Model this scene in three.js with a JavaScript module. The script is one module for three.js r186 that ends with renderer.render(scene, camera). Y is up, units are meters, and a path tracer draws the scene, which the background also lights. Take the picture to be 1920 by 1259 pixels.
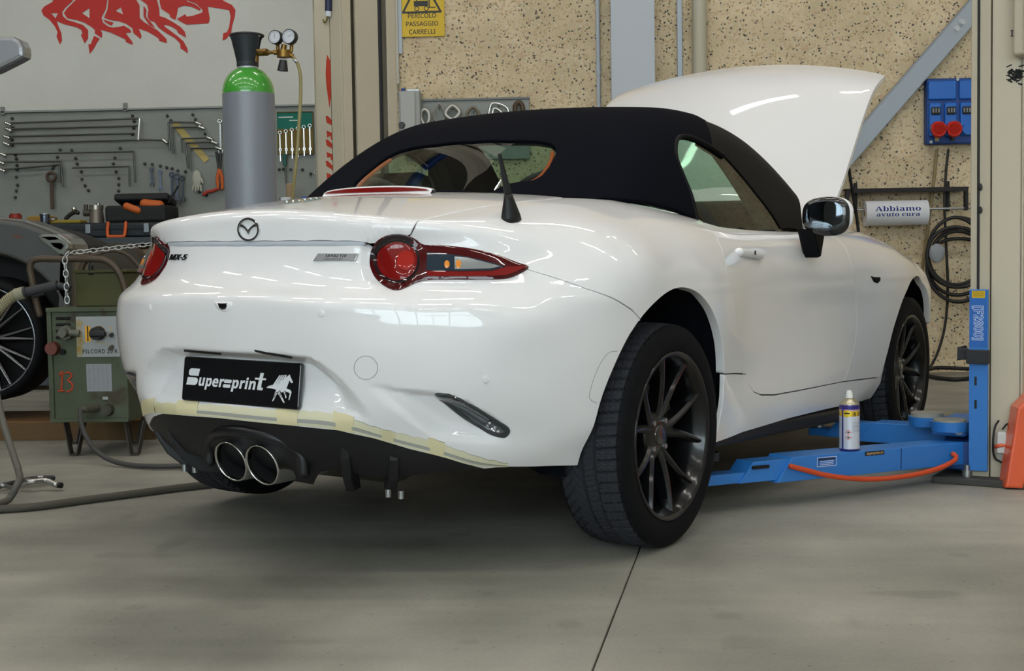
import * as THREE from 'three';
import { mergeGeometries, mergeVertices, toCreasedNormals } from 'three/addons/utils/BufferGeometryUtils.js';
import { RoundedBoxGeometry } from 'three/addons/geometries/RoundedBoxGeometry.js';
import { RectAreaLightUniformsLib } from 'three/addons/lights/RectAreaLightUniformsLib.js';
import { FontLoader } from 'three/addons/loaders/FontLoader.js';
import { TextGeometry } from 'three/addons/geometries/TextGeometry.js';

// ------------------------------------------------------------------ camera, light, exposure
const scene = new THREE.Scene();
const renderer = new THREE.WebGLRenderer({ antialias: true });
renderer.toneMapping = THREE.LinearToneMapping;
renderer.toneMappingExposure = 1.0;
renderer.shadowMap.enabled = true;
RectAreaLightUniformsLib.init();
const V3 = (x, y, z) => new THREE.Vector3(x, y, z);

// room axes: x along the back wall, y up, z from the back wall towards the camera; the camera stands over x = z = 0
const FOCAL = 2482.9, FRAME = [1920, 1259], PITCH = 0.0568, ROLL = -0.0154, YAW = 0.0642;
const camPos = V3(0, 0.7936, 0);
const camFwd = V3(-Math.sin(YAW) * Math.cos(PITCH), -Math.sin(PITCH), -Math.cos(YAW) * Math.cos(PITCH));
const flatRight = V3(Math.cos(YAW), 0, -Math.sin(YAW)), flatUp = flatRight.clone().cross(camFwd);
const camRight = flatRight.clone().multiplyScalar(Math.cos(ROLL)).addScaledVector(flatUp, Math.sin(ROLL));
const camUp = flatUp.clone().multiplyScalar(Math.cos(ROLL)).addScaledVector(flatRight, -Math.sin(ROLL));
const camera = new THREE.PerspectiveCamera(2 * Math.atan(FRAME[1] / 2 / FOCAL) * 180 / Math.PI, FRAME[0] / FRAME[1], 0.1, 80);
camera.position.copy(camPos);
camera.quaternion.setFromRotationMatrix(new THREE.Matrix4().makeBasis(camRight, camUp, camFwd.clone().negate()));
scene.add(camera);

const FLUOR = new THREE.Color(1.0, 0.95, 0.875), DAY = new THREE.Color(0.875, 0.89, 1.0);
const TUBE_POWER = 33, SKY_POWER = 8.6;
scene.background = new THREE.Color().copy(DAY).multiplyScalar(SKY_POWER);
const WALL_Z = -9.02, ROOM = { x0: -7.5, x1: 6.2, z0: WALL_Z, z1: 7.5, h: 5.6 };

// ------------------------------------------------------------------ helpers
let seedState = 7;
const rnd = () => { seedState = (seedState * 1664525 + 1013904223) >>> 0; return seedState / 4294967296; };
const clamp = (x, a, b) => Math.min(b, Math.max(a, x)), lerp = (a, b, t) => a + (b - a) * t;
const sstep = (a, b, x) => { const t = clamp((x - a) / (b - a), 0, 1); return t * t * (3 - 2 * t); };
const names = new Map();
function numbered(n) { const k = names.get(n) ?? 0; names.set(n, k + 1); return k ? `${n}_${String(k).padStart(3, '0')}` : n; }
function tag(o, label, category, group) { o.userData.label = label; if (category) o.userData.category = category; if (group) o.userData.group = group; return o; }
function thing(name, label, category, pos = [0, 0, 0], turn = 0, group) {
  const o = new THREE.Group(); o.name = numbered(name); o.position.set(...pos); o.rotation.y = turn; scene.add(o);
  return tag(o, label, category, group);
}
function part(parent, name, geo, mat, label) {
  const m = new THREE.Mesh(Array.isArray(geo) ? merge(geo) : geo, mat); m.name = name; m.castShadow = m.receiveShadow = true; parent.add(m);
  if (label) m.userData.label = label; return m;
}
function single(name, geo, mat, label, category, group) {
  const m = part(scene, numbered(name), geo, mat); return tag(m, label, category, group);
}
function struct(name, geo, mat) { const m = part(scene, name, geo, mat); m.userData.kind = 'structure'; return m; }
function merge(list) {
  const a = list.map((g) => { const h = g.index ? g.toNonIndexed() : g.clone(); for (const k of Object.keys(h.attributes)) if (!['position', 'normal', 'uv'].includes(k)) h.deleteAttribute(k);
    if (!h.attributes.normal) h.computeVertexNormals();
    if (!h.attributes.uv) h.setAttribute('uv', new THREE.BufferAttribute(new Float32Array(h.attributes.position.count * 2), 2)); h.morphAttributes = {}; return h; });
  return a.length === 1 ? a[0] : mergeGeometries(a);
}
const M4 = () => new THREE.Matrix4();
function place(g, x, y, z, rx = 0, ry = 0, rz = 0) { g.applyMatrix4(M4().makeRotationFromEuler(new THREE.Euler(rx, ry, rz, 'YXZ')).setPosition(x, y, z)); return g; }
function box(x, y, z, w, h, d, r = 0.004, rx = 0, ry = 0, rz = 0) {
  const m = Math.min(w, h, d), rr = Math.min(r, m * 0.45);
  return place(rr > 0 ? new RoundedBoxGeometry(w, h, d, 1, rr) : new THREE.BoxGeometry(w, h, d), x, y, z, rx, ry, rz);
}
function cyl(x, y, z, r0, r1, h, seg = 24, rx = 0, ry = 0, rz = 0) { return place(new THREE.CylinderGeometry(r1, r0, h, seg), x, y, z, rx, ry, rz); }
function lathe(pts, seg = 48) { return new THREE.LatheGeometry(pts.map((p) => new THREE.Vector2(p[0], p[1])), seg); }
function tube(pts, r, seg = 8, n, closed = false) {
  const c = new THREE.CatmullRomCurve3(pts.map((p) => (p.isVector3 ? p : V3(...p))), closed, 'centripetal');
  const g = new THREE.TubeGeometry(c, n ?? Math.max(8, pts.length * 6), r, seg, closed);
  if (closed) return g;
  const caps = [0, 1].map((t) => { const p = c.getPointAt(t); return new THREE.SphereGeometry(r, seg, 6).translate(p.x, p.y, p.z); });
  return merge([g, ...caps]);
}
function rod(a, b, r, seg = 12, r2 = r) {
  a = a.isVector3 ? a : V3(...a); b = b.isVector3 ? b : V3(...b); const d = b.clone().sub(a), l = d.length();
  const g = new THREE.CylinderGeometry(r2, r, l, seg); g.applyQuaternion(new THREE.Quaternion().setFromUnitVectors(V3(0, 1, 0), d.normalize()));
  return g.translate((a.x + b.x) / 2, (a.y + b.y) / 2, (a.z + b.z) / 2);
}
function shapeOf(pts, holes = []) { const s = new THREE.Shape(pts.map((p) => new THREE.Vector2(p[0], p[1]))); for (const h of holes) s.holes.push(new THREE.Path(h.map((p) => new THREE.Vector2(p[0], p[1])))); return s; }
function extrude(pts, depth, bevel = 0, holes = []) {
  return new THREE.ExtrudeGeometry(shapeOf(pts, holes), { depth, bevelEnabled: bevel > 0, bevelSize: bevel, bevelThickness: bevel, bevelSegments: 2, bevelOffset: -bevel, curveSegments: 12 });
}
function spline2(pts, n, closed = false) { const c = new THREE.CatmullRomCurve3(pts.map((p) => V3(p[0], p[1], 0)), closed, 'centripetal'); return c.getPoints(n).slice(0, closed ? n : n + 1).map((p) => [p.x, p.y]); }
// a sight line through a point of the photograph, met with a plane of the room
function sight(px, py) { return camFwd.clone().addScaledVector(camRight, (px - 960) / FOCAL).addScaledVector(camUp, -(py - 629.5) / FOCAL); }
function at(px, py, axis, val) { const d = sight(px, py), k = (val - camPos[axis]) / d[axis]; return camPos.clone().addScaledVector(d, k); }
const onWall = (px, py, off = 0) => at(px, py, 'z', WALL_Z + off);
// ------------------------------------------------------------------ lamps of the hall: four rows of tube fittings along the back wall's direction
const TUBE_Z = [-6.3, -3.6, -1.35, 2.4], TUBE_N = 8, TUBE_LEN = 0.95, TUBE_W = 0.10, TUBE_Y = 4.9;
for (const z of TUBE_Z) for (let k = 0; k < TUBE_N; k++) {
  const lamp = thing('tube_lamp', 'white fluorescent tube fitting hung under the hall ceiling', 'lamp', [-6.3 + k * 1.55, TUBE_Y, z], 0, 'fluorescent tube fittings under the ceiling');
  const body = new THREE.Mesh(new RoundedBoxGeometry(TUBE_LEN + 0.06, 0.07, 0.17, 2, 0.02).translate(0, 0.05, 0), new THREE.MeshStandardMaterial({ color: 0xdddddd, roughness: 0.5 }));
  body.name = 'housing'; lamp.add(body);
  const glow = new THREE.Mesh(new THREE.BoxGeometry(TUBE_LEN, 0.02, TUBE_W), new THREE.MeshStandardMaterial({ color: 0xffffff, emissive: FLUOR, emissiveIntensity: 10 }));
  glow.name = 'tube'; lamp.add(glow);
  const l = new THREE.RectAreaLight(FLUOR, TUBE_POWER, TUBE_LEN, TUBE_W); l.name = 'tube_light'; l.rotation.x = -Math.PI / 2; l.position.y = -0.025; lamp.add(l);
  for (const s of [-1, 1]) { const w = new THREE.Mesh(new THREE.CylinderGeometry(0.004, 0.004, ROOM.h - TUBE_Y - 0.08, 6).translate(s * 0.4, (ROOM.h - TUBE_Y + 0.08) / 2, 0), body.material); w.name = 'hanger'; lamp.add(w); }
}
// ------------------------------------------------------------------ noise and textures
function hash2(x, y, s) { let h = (x * 374761393 + y * 668265263 + s * 1442695041) | 0; h = Math.imul(h ^ (h >>> 13), 1274126177); return ((h ^ (h >>> 16)) >>> 0) / 4294967296; }
function vnoise(x, y, per, s) {
  const xi = Math.floor(x), yi = Math.floor(y), fx = x - xi, fy = y - yi, ux = fx * fx * (3 - 2 * fx), uy = fy * fy * (3 - 2 * fy);
  const w = (v) => ((v % per) + per) % per;
  const a = hash2(w(xi), w(yi), s), b = hash2(w(xi + 1), w(yi), s), c = hash2(w(xi), w(yi + 1), s), d = hash2(w(xi + 1), w(yi + 1), s);
  return lerp(lerp(a, b, ux), lerp(c, d, ux), uy);
}
function fbm(x, y, per, s, oct = 4) { let v = 0, a = 0.5, t = 0; for (let i = 0; i < oct; i++) { v += a * vnoise(x, y, per, s + i * 17); t += a; a *= 0.5; x *= 2; y *= 2; per *= 2; } return v / t; }
function dataTex(w, h, fn, srgb = true) {
  const d = new Uint8Array(w * h * 4);
  for (let y = 0; y < h; y++) for (let x = 0; x < w; x++) { const c = fn(x / w, y / h, x, y), i = (y * w + x) * 4; d[i] = clamp(c[0], 0, 255); d[i + 1] = clamp(c[1], 0, 255); d[i + 2] = clamp(c[2], 0, 255); d[i + 3] = 255; }
  const t = new THREE.DataTexture(d, w, h); t.wrapS = t.wrapT = THREE.RepeatWrapping; t.magFilter = THREE.LinearFilter; t.minFilter = THREE.LinearMipmapLinearFilter; t.generateMipmaps = true;
  if (srgb) t.colorSpace = THREE.SRGBColorSpace; t.needsUpdate = true; return t;
}
function canvasTex(w, h, draw) { const c = document.createElement('canvas'); c.width = w; c.height = h; draw(c.getContext('2d'), w, h); const t = new THREE.CanvasTexture(c); t.colorSpace = THREE.SRGBColorSpace; t.anisotropy = 8; return t; }
const std = (color, roughness = 0.6, metalness = 0, extra = {}) => new THREE.MeshStandardMaterial({ color, roughness, metalness, ...extra });
const phys = (o) => new THREE.MeshPhysicalMaterial(o);

// ------------------------------------------------------------------ the car's surface
// car axes: u forwards from the rear axle, y up, w to the car's right
const CAR_ROLL = 0.017, carPivot = V3(0, 0.31, 0.85), CAR_TURN = Math.PI * 29 / 180;
const carBasis = M4().makeBasis(V3(Math.sin(CAR_TURN), 0, -Math.cos(CAR_TURN)), V3(0, 1, 0), V3(Math.cos(CAR_TURN), 0, Math.sin(CAR_TURN)));
const carQuat = new THREE.Quaternion().setFromRotationMatrix(carBasis).multiply(new THREE.Quaternion().setFromAxisAngle(V3(1, 0, 0), CAR_ROLL));
const fromCam0 = (u, y, w) => V3((u + 3.2551) * Math.sin(CAR_TURN) + (w - 2.4017) * Math.cos(CAR_TURN), y, -(u + 3.2551) * Math.cos(CAR_TURN) + (w - 2.4017) * Math.sin(CAR_TURN));
const carPos = fromCam0(carPivot.x, carPivot.y, carPivot.z).sub(carPivot.clone().applyQuaternion(carQuat));
const carInv = carQuat.clone().invert();
const carEye = camPos.clone().sub(carPos).applyQuaternion(carInv);
const carSight = (px, py) => sight(px, py).applyQuaternion(carInv);
const toRoom = (P) => P.clone().applyQuaternion(carQuat).add(carPos);
function inCar(px, py, axis, val) { const d = carSight(px, py); return carEye.clone().addScaledVector(d, (val - carEye[axis]) / d[axis]); }

function cubic(xs, ys) {   // natural cubic spline
  const n = xs.length, m = new Float64Array(n), c = new Float64Array(n), d = new Float64Array(n);
  for (let i = 1; i < n - 1; i++) {
    const a = xs[i] - xs[i - 1], b = xs[i + 1] - xs[i], r = 6 * ((ys[i + 1] - ys[i]) / b - (ys[i] - ys[i - 1]) / a), q = 2 * (a + b) - a * c[i - 1];
    c[i] = b / q; d[i] = (r - a * d[i - 1]) / q;
  }
  for (let i = n - 2; i > 0; i--) m[i] = d[i] - c[i] * m[i + 1];
  return (x) => {
    let i = 0; while (i < n - 2 && x > xs[i + 1]) i++;
    const h = xs[i + 1] - xs[i]; let A = (xs[i + 1] - x) / h, B = 1 - A;
    if (x < xs[0] || x > xs[n - 1]) { const e = x < xs[0] ? 0 : n - 1, s = e ? (ys[n - 1] - ys[n - 2]) / h + h * (m[n - 2] + 2 * m[n - 1]) / 6 : (ys[1] - ys[0]) / h - h * (2 * m[0] + m[1]) / 6; return ys[e] + s * (x - xs[e]); }
    return A * ys[i] + B * ys[i + 1] + ((A * A * A - A) * m[i] + (B * B * B - B) * m[i + 1]) * h * h / 6;
  };
}
const UC = -0.25, UF = 2.45, R0 = 0.55, LR = R0 * Math.PI / 2, Y0 = 0.6, LF = LR + UF - UC;
const SIDE_U = [-0.25, -0.05, 0.15, 0.35, 0.55, 0.8, 1.1, 1.4, 1.7, 1.95, 2.2, 2.45];
// plan outlines level by level: the rear corner as points (u, w), then the half widths along the side
const LEVELS = [
  [0.16, [[-0.60, 0], [-0.59, 0.2], [-0.55, 0.34], [-0.48, 0.44], [-0.38, 0.54]], [0.60, 0.64, 0.71, 0.755, 0.765, 0.765, 0.76, 0.755, 0.75, 0.73, 0.72, 0.70]],
  [0.24, [[-0.72, 0], [-0.71, 0.2], [-0.67, 0.35], [-0.60, 0.47], [-0.50, 0.58], [-0.40, 0.65]], [0.72, 0.74, 0.785, 0.810, 0.81, 0.806, 0.80, 0.795, 0.79, 0.775, 0.775, 0.755]],
  [0.30, [[-0.775, 0], [-0.765, 0.2], [-0.73, 0.34], [-0.66, 0.48], [-0.58, 0.58], [-0.48, 0.66], [-0.38, 0.71]], [0.755, 0.77, 0.81, 0.82, 0.82, 0.813, 0.807, 0.80, 0.795, 0.792, 0.80, 0.78]],
  [0.36, [[-0.805, 0], [-0.795, 0.2], [-0.77, 0.32], [-0.71, 0.45], [-0.64, 0.55], [-0.56, 0.63], [-0.45, 0.71]], [0.79, 0.795, 0.82, 0.828, 0.82, 0.81, 0.803, 0.80, 0.798, 0.805, 0.82, 0.80]],
  [0.42, [[-0.824, 0], [-0.817, 0.15], [-0.797, 0.3], [-0.75, 0.43], [-0.68, 0.54], [-0.60, 0.628], [-0.50, 0.705], [-0.4, 0.76]], [0.805, 0.82, 0.835, 0.832, 0.815, 0.803, 0.796, 0.795, 0.80, 0.818, 0.83, 0.812]],
  [0.50, [[-0.838, 0], [-0.831, 0.15], [-0.812, 0.3], [-0.765, 0.44], [-0.70, 0.556], [-0.65, 0.615], [-0.56, 0.69], [-0.43, 0.765]], [0.818, 0.833, 0.845, 0.838, 0.815, 0.798, 0.789, 0.790, 0.804, 0.828, 0.84, 0.822]],
  [0.56, [[-0.845, 0], [-0.838, 0.15], [-0.821, 0.3], [-0.777, 0.44], [-0.71, 0.557], [-0.65, 0.628], [-0.57, 0.695], [-0.44, 0.77]], [0.825, 0.84, 0.848, 0.842, 0.815, 0.796, 0.787, 0.789, 0.806, 0.834, 0.844, 0.826]],
  [0.62, [[-0.850, 0], [-0.843, 0.15], [-0.828, 0.296], [-0.785, 0.43], [-0.715, 0.556], [-0.65, 0.633], [-0.58, 0.70], [-0.45, 0.77]], [0.83, 0.845, 0.85, 0.844, 0.815, 0.796, 0.787, 0.790, 0.81, 0.837, 0.846, 0.826]],
  [0.66, [[-0.851, 0], [-0.844, 0.15], [-0.828, 0.296], [-0.783, 0.43], [-0.713, 0.554], [-0.65, 0.628], [-0.58, 0.695], [-0.45, 0.77]], [0.833, 0.849, 0.852, 0.844, 0.815, 0.797, 0.79, 0.795, 0.814, 0.838, 0.846, 0.823]],
  [0.69, [[-0.848, 0], [-0.841, 0.15], [-0.823, 0.296], [-0.774, 0.43], [-0.705, 0.545], [-0.638, 0.624], [-0.575, 0.678], [-0.45, 0.765]], [0.836, 0.851, 0.852, 0.842, 0.815, 0.798, 0.792, 0.798, 0.814, 0.836, 0.843, 0.818]],
  [0.702, [[-0.842, 0], [-0.834, 0.15], [-0.812, 0.296], [-0.760, 0.43], [-0.695, 0.536], [-0.63, 0.615], [-0.57, 0.669], [-0.45, 0.760]], [0.836, 0.851, 0.852, 0.842, 0.815, 0.798, 0.792, 0.798, 0.814, 0.836, 0.843, 0.818]],
  [0.715, [[-0.824, 0], [-0.816, 0.15], [-0.790, 0.3], [-0.738, 0.43], [-0.68, 0.526], [-0.622, 0.600], [-0.562, 0.661], [-0.45, 0.751]], [0.836, 0.85, 0.85, 0.84, 0.815, 0.799, 0.793, 0.8, 0.813, 0.833, 0.839, 0.813]],
  [0.75, [[-0.789, 0], [-0.783, 0.15], [-0.757, 0.3], [-0.71, 0.42], [-0.66, 0.505], [-0.60, 0.585], [-0.54, 0.65], [-0.44, 0.735]], [0.832, 0.845, 0.845, 0.836, 0.813, 0.8, 0.795, 0.799, 0.81, 0.823, 0.825, 0.80]],
  [0.79, [[-0.770, 0], [-0.765, 0.15], [-0.74, 0.3], [-0.70, 0.4], [-0.645, 0.495], [-0.58, 0.58], [-0.52, 0.64], [-0.43, 0.71]], [0.819, 0.832, 0.832, 0.822, 0.808, 0.797, 0.792, 0.793, 0.798, 0.805, 0.80, 0.771]],
  [0.83, [[-0.758, 0], [-0.752, 0.2], [-0.717, 0.352], [-0.65, 0.47], [-0.57, 0.575], [-0.50, 0.64], [-0.42, 0.695]], [0.795, 0.812, 0.815, 0.808, 0.80, 0.79, 0.786, 0.785, 0.783, 0.782, 0.77, 0.74]],
  [0.88, [[-0.757, 0], [-0.748, 0.22], [-0.71, 0.40], [-0.665, 0.475], [-0.57, 0.565], [-0.48, 0.63], [-0.4, 0.675]], [0.75, 0.773, 0.782, 0.782, 0.778, 0.772, 0.766, 0.76, 0.75, 0.735, 0.715, 0.68]],
  [0.93, [[-0.757, 0], [-0.742, 0.24], [-0.69, 0.42], [-0.64, 0.48], [-0.55, 0.54], [-0.46, 0.585], [-0.38, 0.62]], [0.675, 0.71, 0.735, 0.742, 0.745, 0.745, 0.74, 0.73, 0.71, 0.68, 0.65, 0.61]],
  [1.00, [[-0.752, 0], [-0.735, 0.24], [-0.67, 0.40], [-0.61, 0.45], [-0.52, 0.49], [-0.42, 0.52], [-0.36, 0.54]], [0.565, 0.61, 0.65, 0.67, 0.68, 0.69, 0.68, 0.66, 0.63, 0.59, 0.55, 0.50]],
];
// resampled on an even grid for quick bicubic reading
const GRID = { n: 150, m: 140, y0: 0.16, y1: 1.0, s1: LF };
const gridW = new Float64Array((GRID.n + 1) * (GRID.m + 1));
{
  const rows = LEVELS.map(([y, rear, side]) => {
    const xs = [], ys = [];
    for (const [u, w] of rear) { xs.push(R0 * Math.atan2(w, UC - u)); ys.push(Math.hypot(w, UC - u)); }
    const mirrored = xs.slice(1).map((x, i) => [-x, ys[i + 1]]).reverse().slice(-2);
    SIDE_U.forEach((u, i) => { xs.push(LR + u - UC); ys.push(side[i]); });
    return cubic([...mirrored.map((p) => p[0]), ...xs], [...mirrored.map((p) => p[1]), ...ys]);
  });
  const yl = LEVELS.map((l) => l[0]);
  for (let i = 0; i <= GRID.n; i++) {
    const s = GRID.s1 * i / GRID.n, col = cubic(yl, rows.map((f) => f(s)));
    for (let j = 0; j <= GRID.m; j++) gridW[i * (GRID.m + 1) + j] = col(lerp(GRID.y0, GRID.y1, j / GRID.m));
  }
}
const cr = (a, b, c, d, t) => b + 0.5 * t * (c - a + t * (2 * a - 5 * b + 4 * c - d + t * (3 * (b - c) + d - a)));
function baseW(s, y) {
  const x = clamp(s / GRID.s1 * GRID.n, 0, GRID.n - 1e-6), v = clamp((y - GRID.y0) / (GRID.y1 - GRID.y0) * GRID.m, -3, GRID.m + 6), i = Math.floor(x), j = clamp(Math.floor(v), 0, GRID.m - 1);
  const g = (a, b) => { const ii = Math.min(Math.abs(a), GRID.n), k = ii * (GRID.m + 1); return b < 0 ? 2 * gridW[k] - gridW[k + 1] : b > GRID.m ? 2 * gridW[k + GRID.m] - gridW[k + GRID.m - 1] : gridW[k + b]; };
  const t = v - j, q = [];
  for (let a = -1; a < 3; a++) q.push(t < 0 || t > 1 ? lerp(g(i + a, j), g(i + a, j + 1), t) : cr(g(i + a, j - 1), g(i + a, j), g(i + a, j + 1), g(i + a, j + 2), t));
  return cr(...q, x - i);
}
// dents: [polygon in (s, y), depth, width of the slope at its rim]
const dents = [];
function inside(p, x, y) { let c = false; for (let i = 0, j = p.length - 1; i < p.length; j = i++) if ((p[i][1] > y) !== (p[j][1] > y) && x < (p[j][0] - p[i][0]) * (y - p[i][1]) / (p[j][1] - p[i][1]) + p[i][0]) c = !c; return c; }
function rimDist(p, x, y) {
  let best = 1e9, at = 0;
  for (let i = 0, j = p.length - 1; i < p.length; j = i++) {
    const ax = p[j][0], ay = p[j][1], dx = p[i][0] - ax, dy = p[i][1] - ay, t = clamp(((x - ax) * dx + (y - ay) * dy) / (dx * dx + dy * dy + 1e-12), 0, 1), d = Math.hypot(ax + t * dx - x, ay + t * dy - y);
    if (d < best) best = d, at = j;
  }
  return [best, at];
}
function bodyW(s, y, plain) {
  let r = baseW(s, y);
  if (!plain) for (const d of dents) {
    if (s < d.lo[0] || s > d.hi[0] || y < d.lo[1] || y > d.hi[1] || !inside(d.poly, s, y)) continue;
    r -= d.fn(s, y);
  }
  return r;
}
const deckC = cubic([-0.80, -0.757, -0.66, -0.5, -0.3, -0.15, 0.05, 0.23, 0.46, 0.65, 1.0, 1.4, 1.8, 2.16, 2.31, 2.55, 2.8, 3.05], [0.905, 0.914, 0.930, 0.950, 0.973, 0.983, 0.988, 0.978, 0.955, 0.938, 0.930, 0.929, 0.932, 0.930, 0.910, 0.855, 0.78, 0.66]);
const deckQ = cubic([-0.8, -0.66, -0.4, -0.1, 0.16, 0.5, 1.0, 1.5, 2.0, 2.5, 3.0], [0.2, 0.2, 0.14, 0.09, 0.08, 0.075, 0.075, 0.075, 0.08, 0.09, 0.12]);
const deckT = (u, w) => deckC(u) - deckQ(u) * w * w;
function station(u, w) {   // along the car's outline: s, distance from the spine
  const a = Math.abs(w);
  if (u < UC) { const f = Math.atan2(a, UC - u); return [R0 * f, Math.hypot(a, UC - u)]; }
  if (u > UF) { const f = Math.atan2(u - UF, a); return [LF + R0 * f, Math.hypot(a, u - UF)]; }
  return [LR + u - UC, a];
}
function frontW(s, y) { const f = (s - LF) / R0, b = baseW(LF, y), a = 0.6 * (0.55 + 0.45 * sstep(0.1, 0.45, y)) * (1 - 0.35 * sstep(0.6, 0.95, y)), n = 2.5; return Math.pow(Math.pow(Math.abs(Math.sin(f)) / a, n) + Math.pow(Math.abs(Math.cos(f)) / b, n), -1 / n); }
function smax(a, b, k) { const h = Math.max(k - Math.abs(a - b), 0) / k; return Math.max(a, b) + h * h * k * 0.25; }
let plainBody = false;
function bodyF(u, y, w) {
  const [s, r] = station(u, w), G = r - (s > LF ? frontW(s, y) : bodyW(s, y, plainBody)), D = y - deckT(u, w);
  const k = lerp(0.03, 0.15, sstep(0.50, 0.95, s));
  return smax(G, D, k);
}
// the canopy: roof, sides and rear slope of the soft top
const roofC = cubic([-0.2, -0.1, 0, 0.1, 0.25, 0.35, 0.455, 0.6, 0.8, 1.0, 1.15, 1.3, 1.5], [0.90, 0.955, 1.013, 1.074, 1.164, 1.215, 1.256, 1.288, 1.304, 1.298, 1.27, 1.20, 1.07]);
const roofQ = cubic([-0.2, 0, 0.17, 0.35, 0.5, 0.8, 1.2, 1.5], [0.30, 0.30, 0.28, 0.20, 0.13, 0.10, 0.10, 0.10]);
const roofSide = cubic([-0.2, 0, 0.15, 0.3, 0.5, 0.8, 1.1, 1.4, 1.7], [0.50, 0.615, 0.665, 0.69, 0.705, 0.710, 0.708, 0.70, 0.685]);
function canopyF(u, y, w) {
  const a = Math.abs(w), T = y - (roofC(u) - roofQ(u) * a * a), S = a - (roofSide(u) - 0.34 * (y - 0.89) - 0.35 * (y - 0.89) * Math.abs(y - 0.89));
  return smax(T, S, lerp(0.05, 0.12, sstep(0.1, 0.5, u)));
}
function root(f, o, d, t0, t1) {   // first change of sign outwards, Illinois steps
  let a = t0, b = t1, fa = f(o.x + d.x * a, o.y + d.y * a, o.z + d.z * a), fb = f(o.x + d.x * b, o.y + d.y * b, o.z + d.z * b), side = 0, t = b;
  if (fa > 0 || fb < 0) return fa > 0 ? a : b;
  for (let i = 0; i < 40; i++) {
    t = (a * fb - b * fa) / (fb - fa); if (i > 12) t = (a + b) / 2;
    const ft = f(o.x + d.x * t, o.y + d.y * t, o.z + d.z * t);
    if (Math.abs(ft) < 1e-6) break;
    if (ft < 0) { a = t; fa = ft; if (side < 0) fb /= 2; side = -1; } else { b = t; fb = ft; if (side > 0) fa /= 2; side = 1; }
  }
  return t;
}
function surfNormal(f, p, h = 0.0015) {
  return V3(f(p.x + h, p.y, p.z) - f(p.x - h, p.y, p.z), f(p.x, p.y + h, p.z) - f(p.x, p.y - h, p.z), f(p.x, p.y, p.z + h) - f(p.x, p.y, p.z - h)).normalize();
}
// charts: flat coordinates (a, b) for star-shaped pieces of a surface
const TH = 0.75;
const sideChart = {
  to(P) { const [s, r] = station(P.x, P.z); return [s * (P.z < 0 ? -1 : 1), Math.atan2(P.y - Y0, r) * TH]; },
  ray(a, b) {
    const s = Math.abs(a), sg = a < 0 ? -1 : 1, t = b / TH, c = Math.cos(t); let o, d;
    if (s < LR) { const f = s / R0; o = V3(UC, Y0, 0); d = V3(-Math.cos(f) * c, Math.sin(t), sg * Math.sin(f) * c); }
    else if (s > LF) { const f = (s - LF) / R0; o = V3(UF, Y0, 0); d = V3(Math.sin(f) * c, Math.sin(t), sg * Math.cos(f) * c); }
    else { o = V3(UC + s - LR, Y0, 0); d = V3(0, Math.sin(t), sg * c); }
    return [o, d];
  },
};
function domeChart(c) {   // directions round "up" from the point c, equidistant
  return {
    to(P) { const x = P.x - c.x, y = P.y - c.y, z = P.z - c.z, h = Math.hypot(x, z), a = Math.atan2(h, y) * 0.6; return h < 1e-9 ? [0, 0] : [a * x / h, a * z / h]; },
    ray(a, b) { const h = Math.hypot(a, b), t = h / 0.6, s = h < 1e-9 ? 0 : Math.sin(t) / h; return [c, V3(a * s, Math.cos(t), b * s)]; },
  };
}
const lidChart = domeChart(V3(-0.25, 0.6, 0)), roofChart = domeChart(V3(0.65, 0.9, 0));
const misses = [];
function onF(f, px, py, t0 = 1.5) {   // where a sight line meets a surface of the car
  const d = carSight(px, py); let t = t0, g = 0, near = [1e9, 0];
  for (let i = 0; i < 4000; i++) { g = f(carEye.x + d.x * t, carEye.y + d.y * t, carEye.z + d.z * t); if (g < near[0]) near = [g, t]; if (g < 0) break; t += clamp(g * 0.5, 0.002, 0.05); if (t > 9) { misses.push([px, py, +near[0].toFixed(3)]); return carEye.clone().addScaledVector(d, near[1]); } }
  let a = t - 0.06, b = t; for (let i = 0; i < 30; i++) { const m = (a + b) / 2; if (f(carEye.x + d.x * m, carEye.y + d.y * m, carEye.z + d.z * m) < 0) b = m; else a = m; }
  return carEye.clone().addScaledVector(d, b);
}
const onBody = (px, py) => onF(bodyF, px, py), onCanopy = (px, py) => onF(canopyF, px, py);
const mirror = (P) => V3(P.x, P.y, -P.z);

// ------------------------------------------------------------------ panels cut from a surface
function area2(p) { let a = 0; for (let i = 0, j = p.length - 1; i < p.length; j = i++) a += p[j][0] * p[i][1] - p[i][0] * p[j][1]; return a / 2; }
function densify(p, step) { const o = []; for (let i = 0; i < p.length; i++) { const a = p[i], b = p[(i + 1) % p.length], n = Math.max(1, Math.round(Math.hypot(b[0] - a[0], b[1] - a[1]) / step)); for (let k = 0; k < n; k++) o.push([lerp(a[0], b[0], k / n), lerp(a[1], b[1], k / n)]); } return o; }
function insetPoly(p, d) {
  const n = p.length;
  return p.map((q, i) => {
    const a = p[(i + n - 1) % n], b = p[(i + 1) % n]; let e1x = q[0] - a[0], e1y = q[1] - a[1], e2x = b[0] - q[0], e2y = b[1] - q[1];
    const l1 = Math.hypot(e1x, e1y) || 1, l2 = Math.hypot(e2x, e2y) || 1; let nx = -e1y / l1 - e2y / l2, ny = e1x / l1 + e2x / l2; const l = Math.hypot(nx, ny) || 1; nx /= l; ny /= l;
    const cosh = Math.max(0.5, nx * -e1y / l1 + ny * e1x / l1); return [q[0] + nx * d / cosh, q[1] + ny * d / cosh];
  });
}
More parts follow.
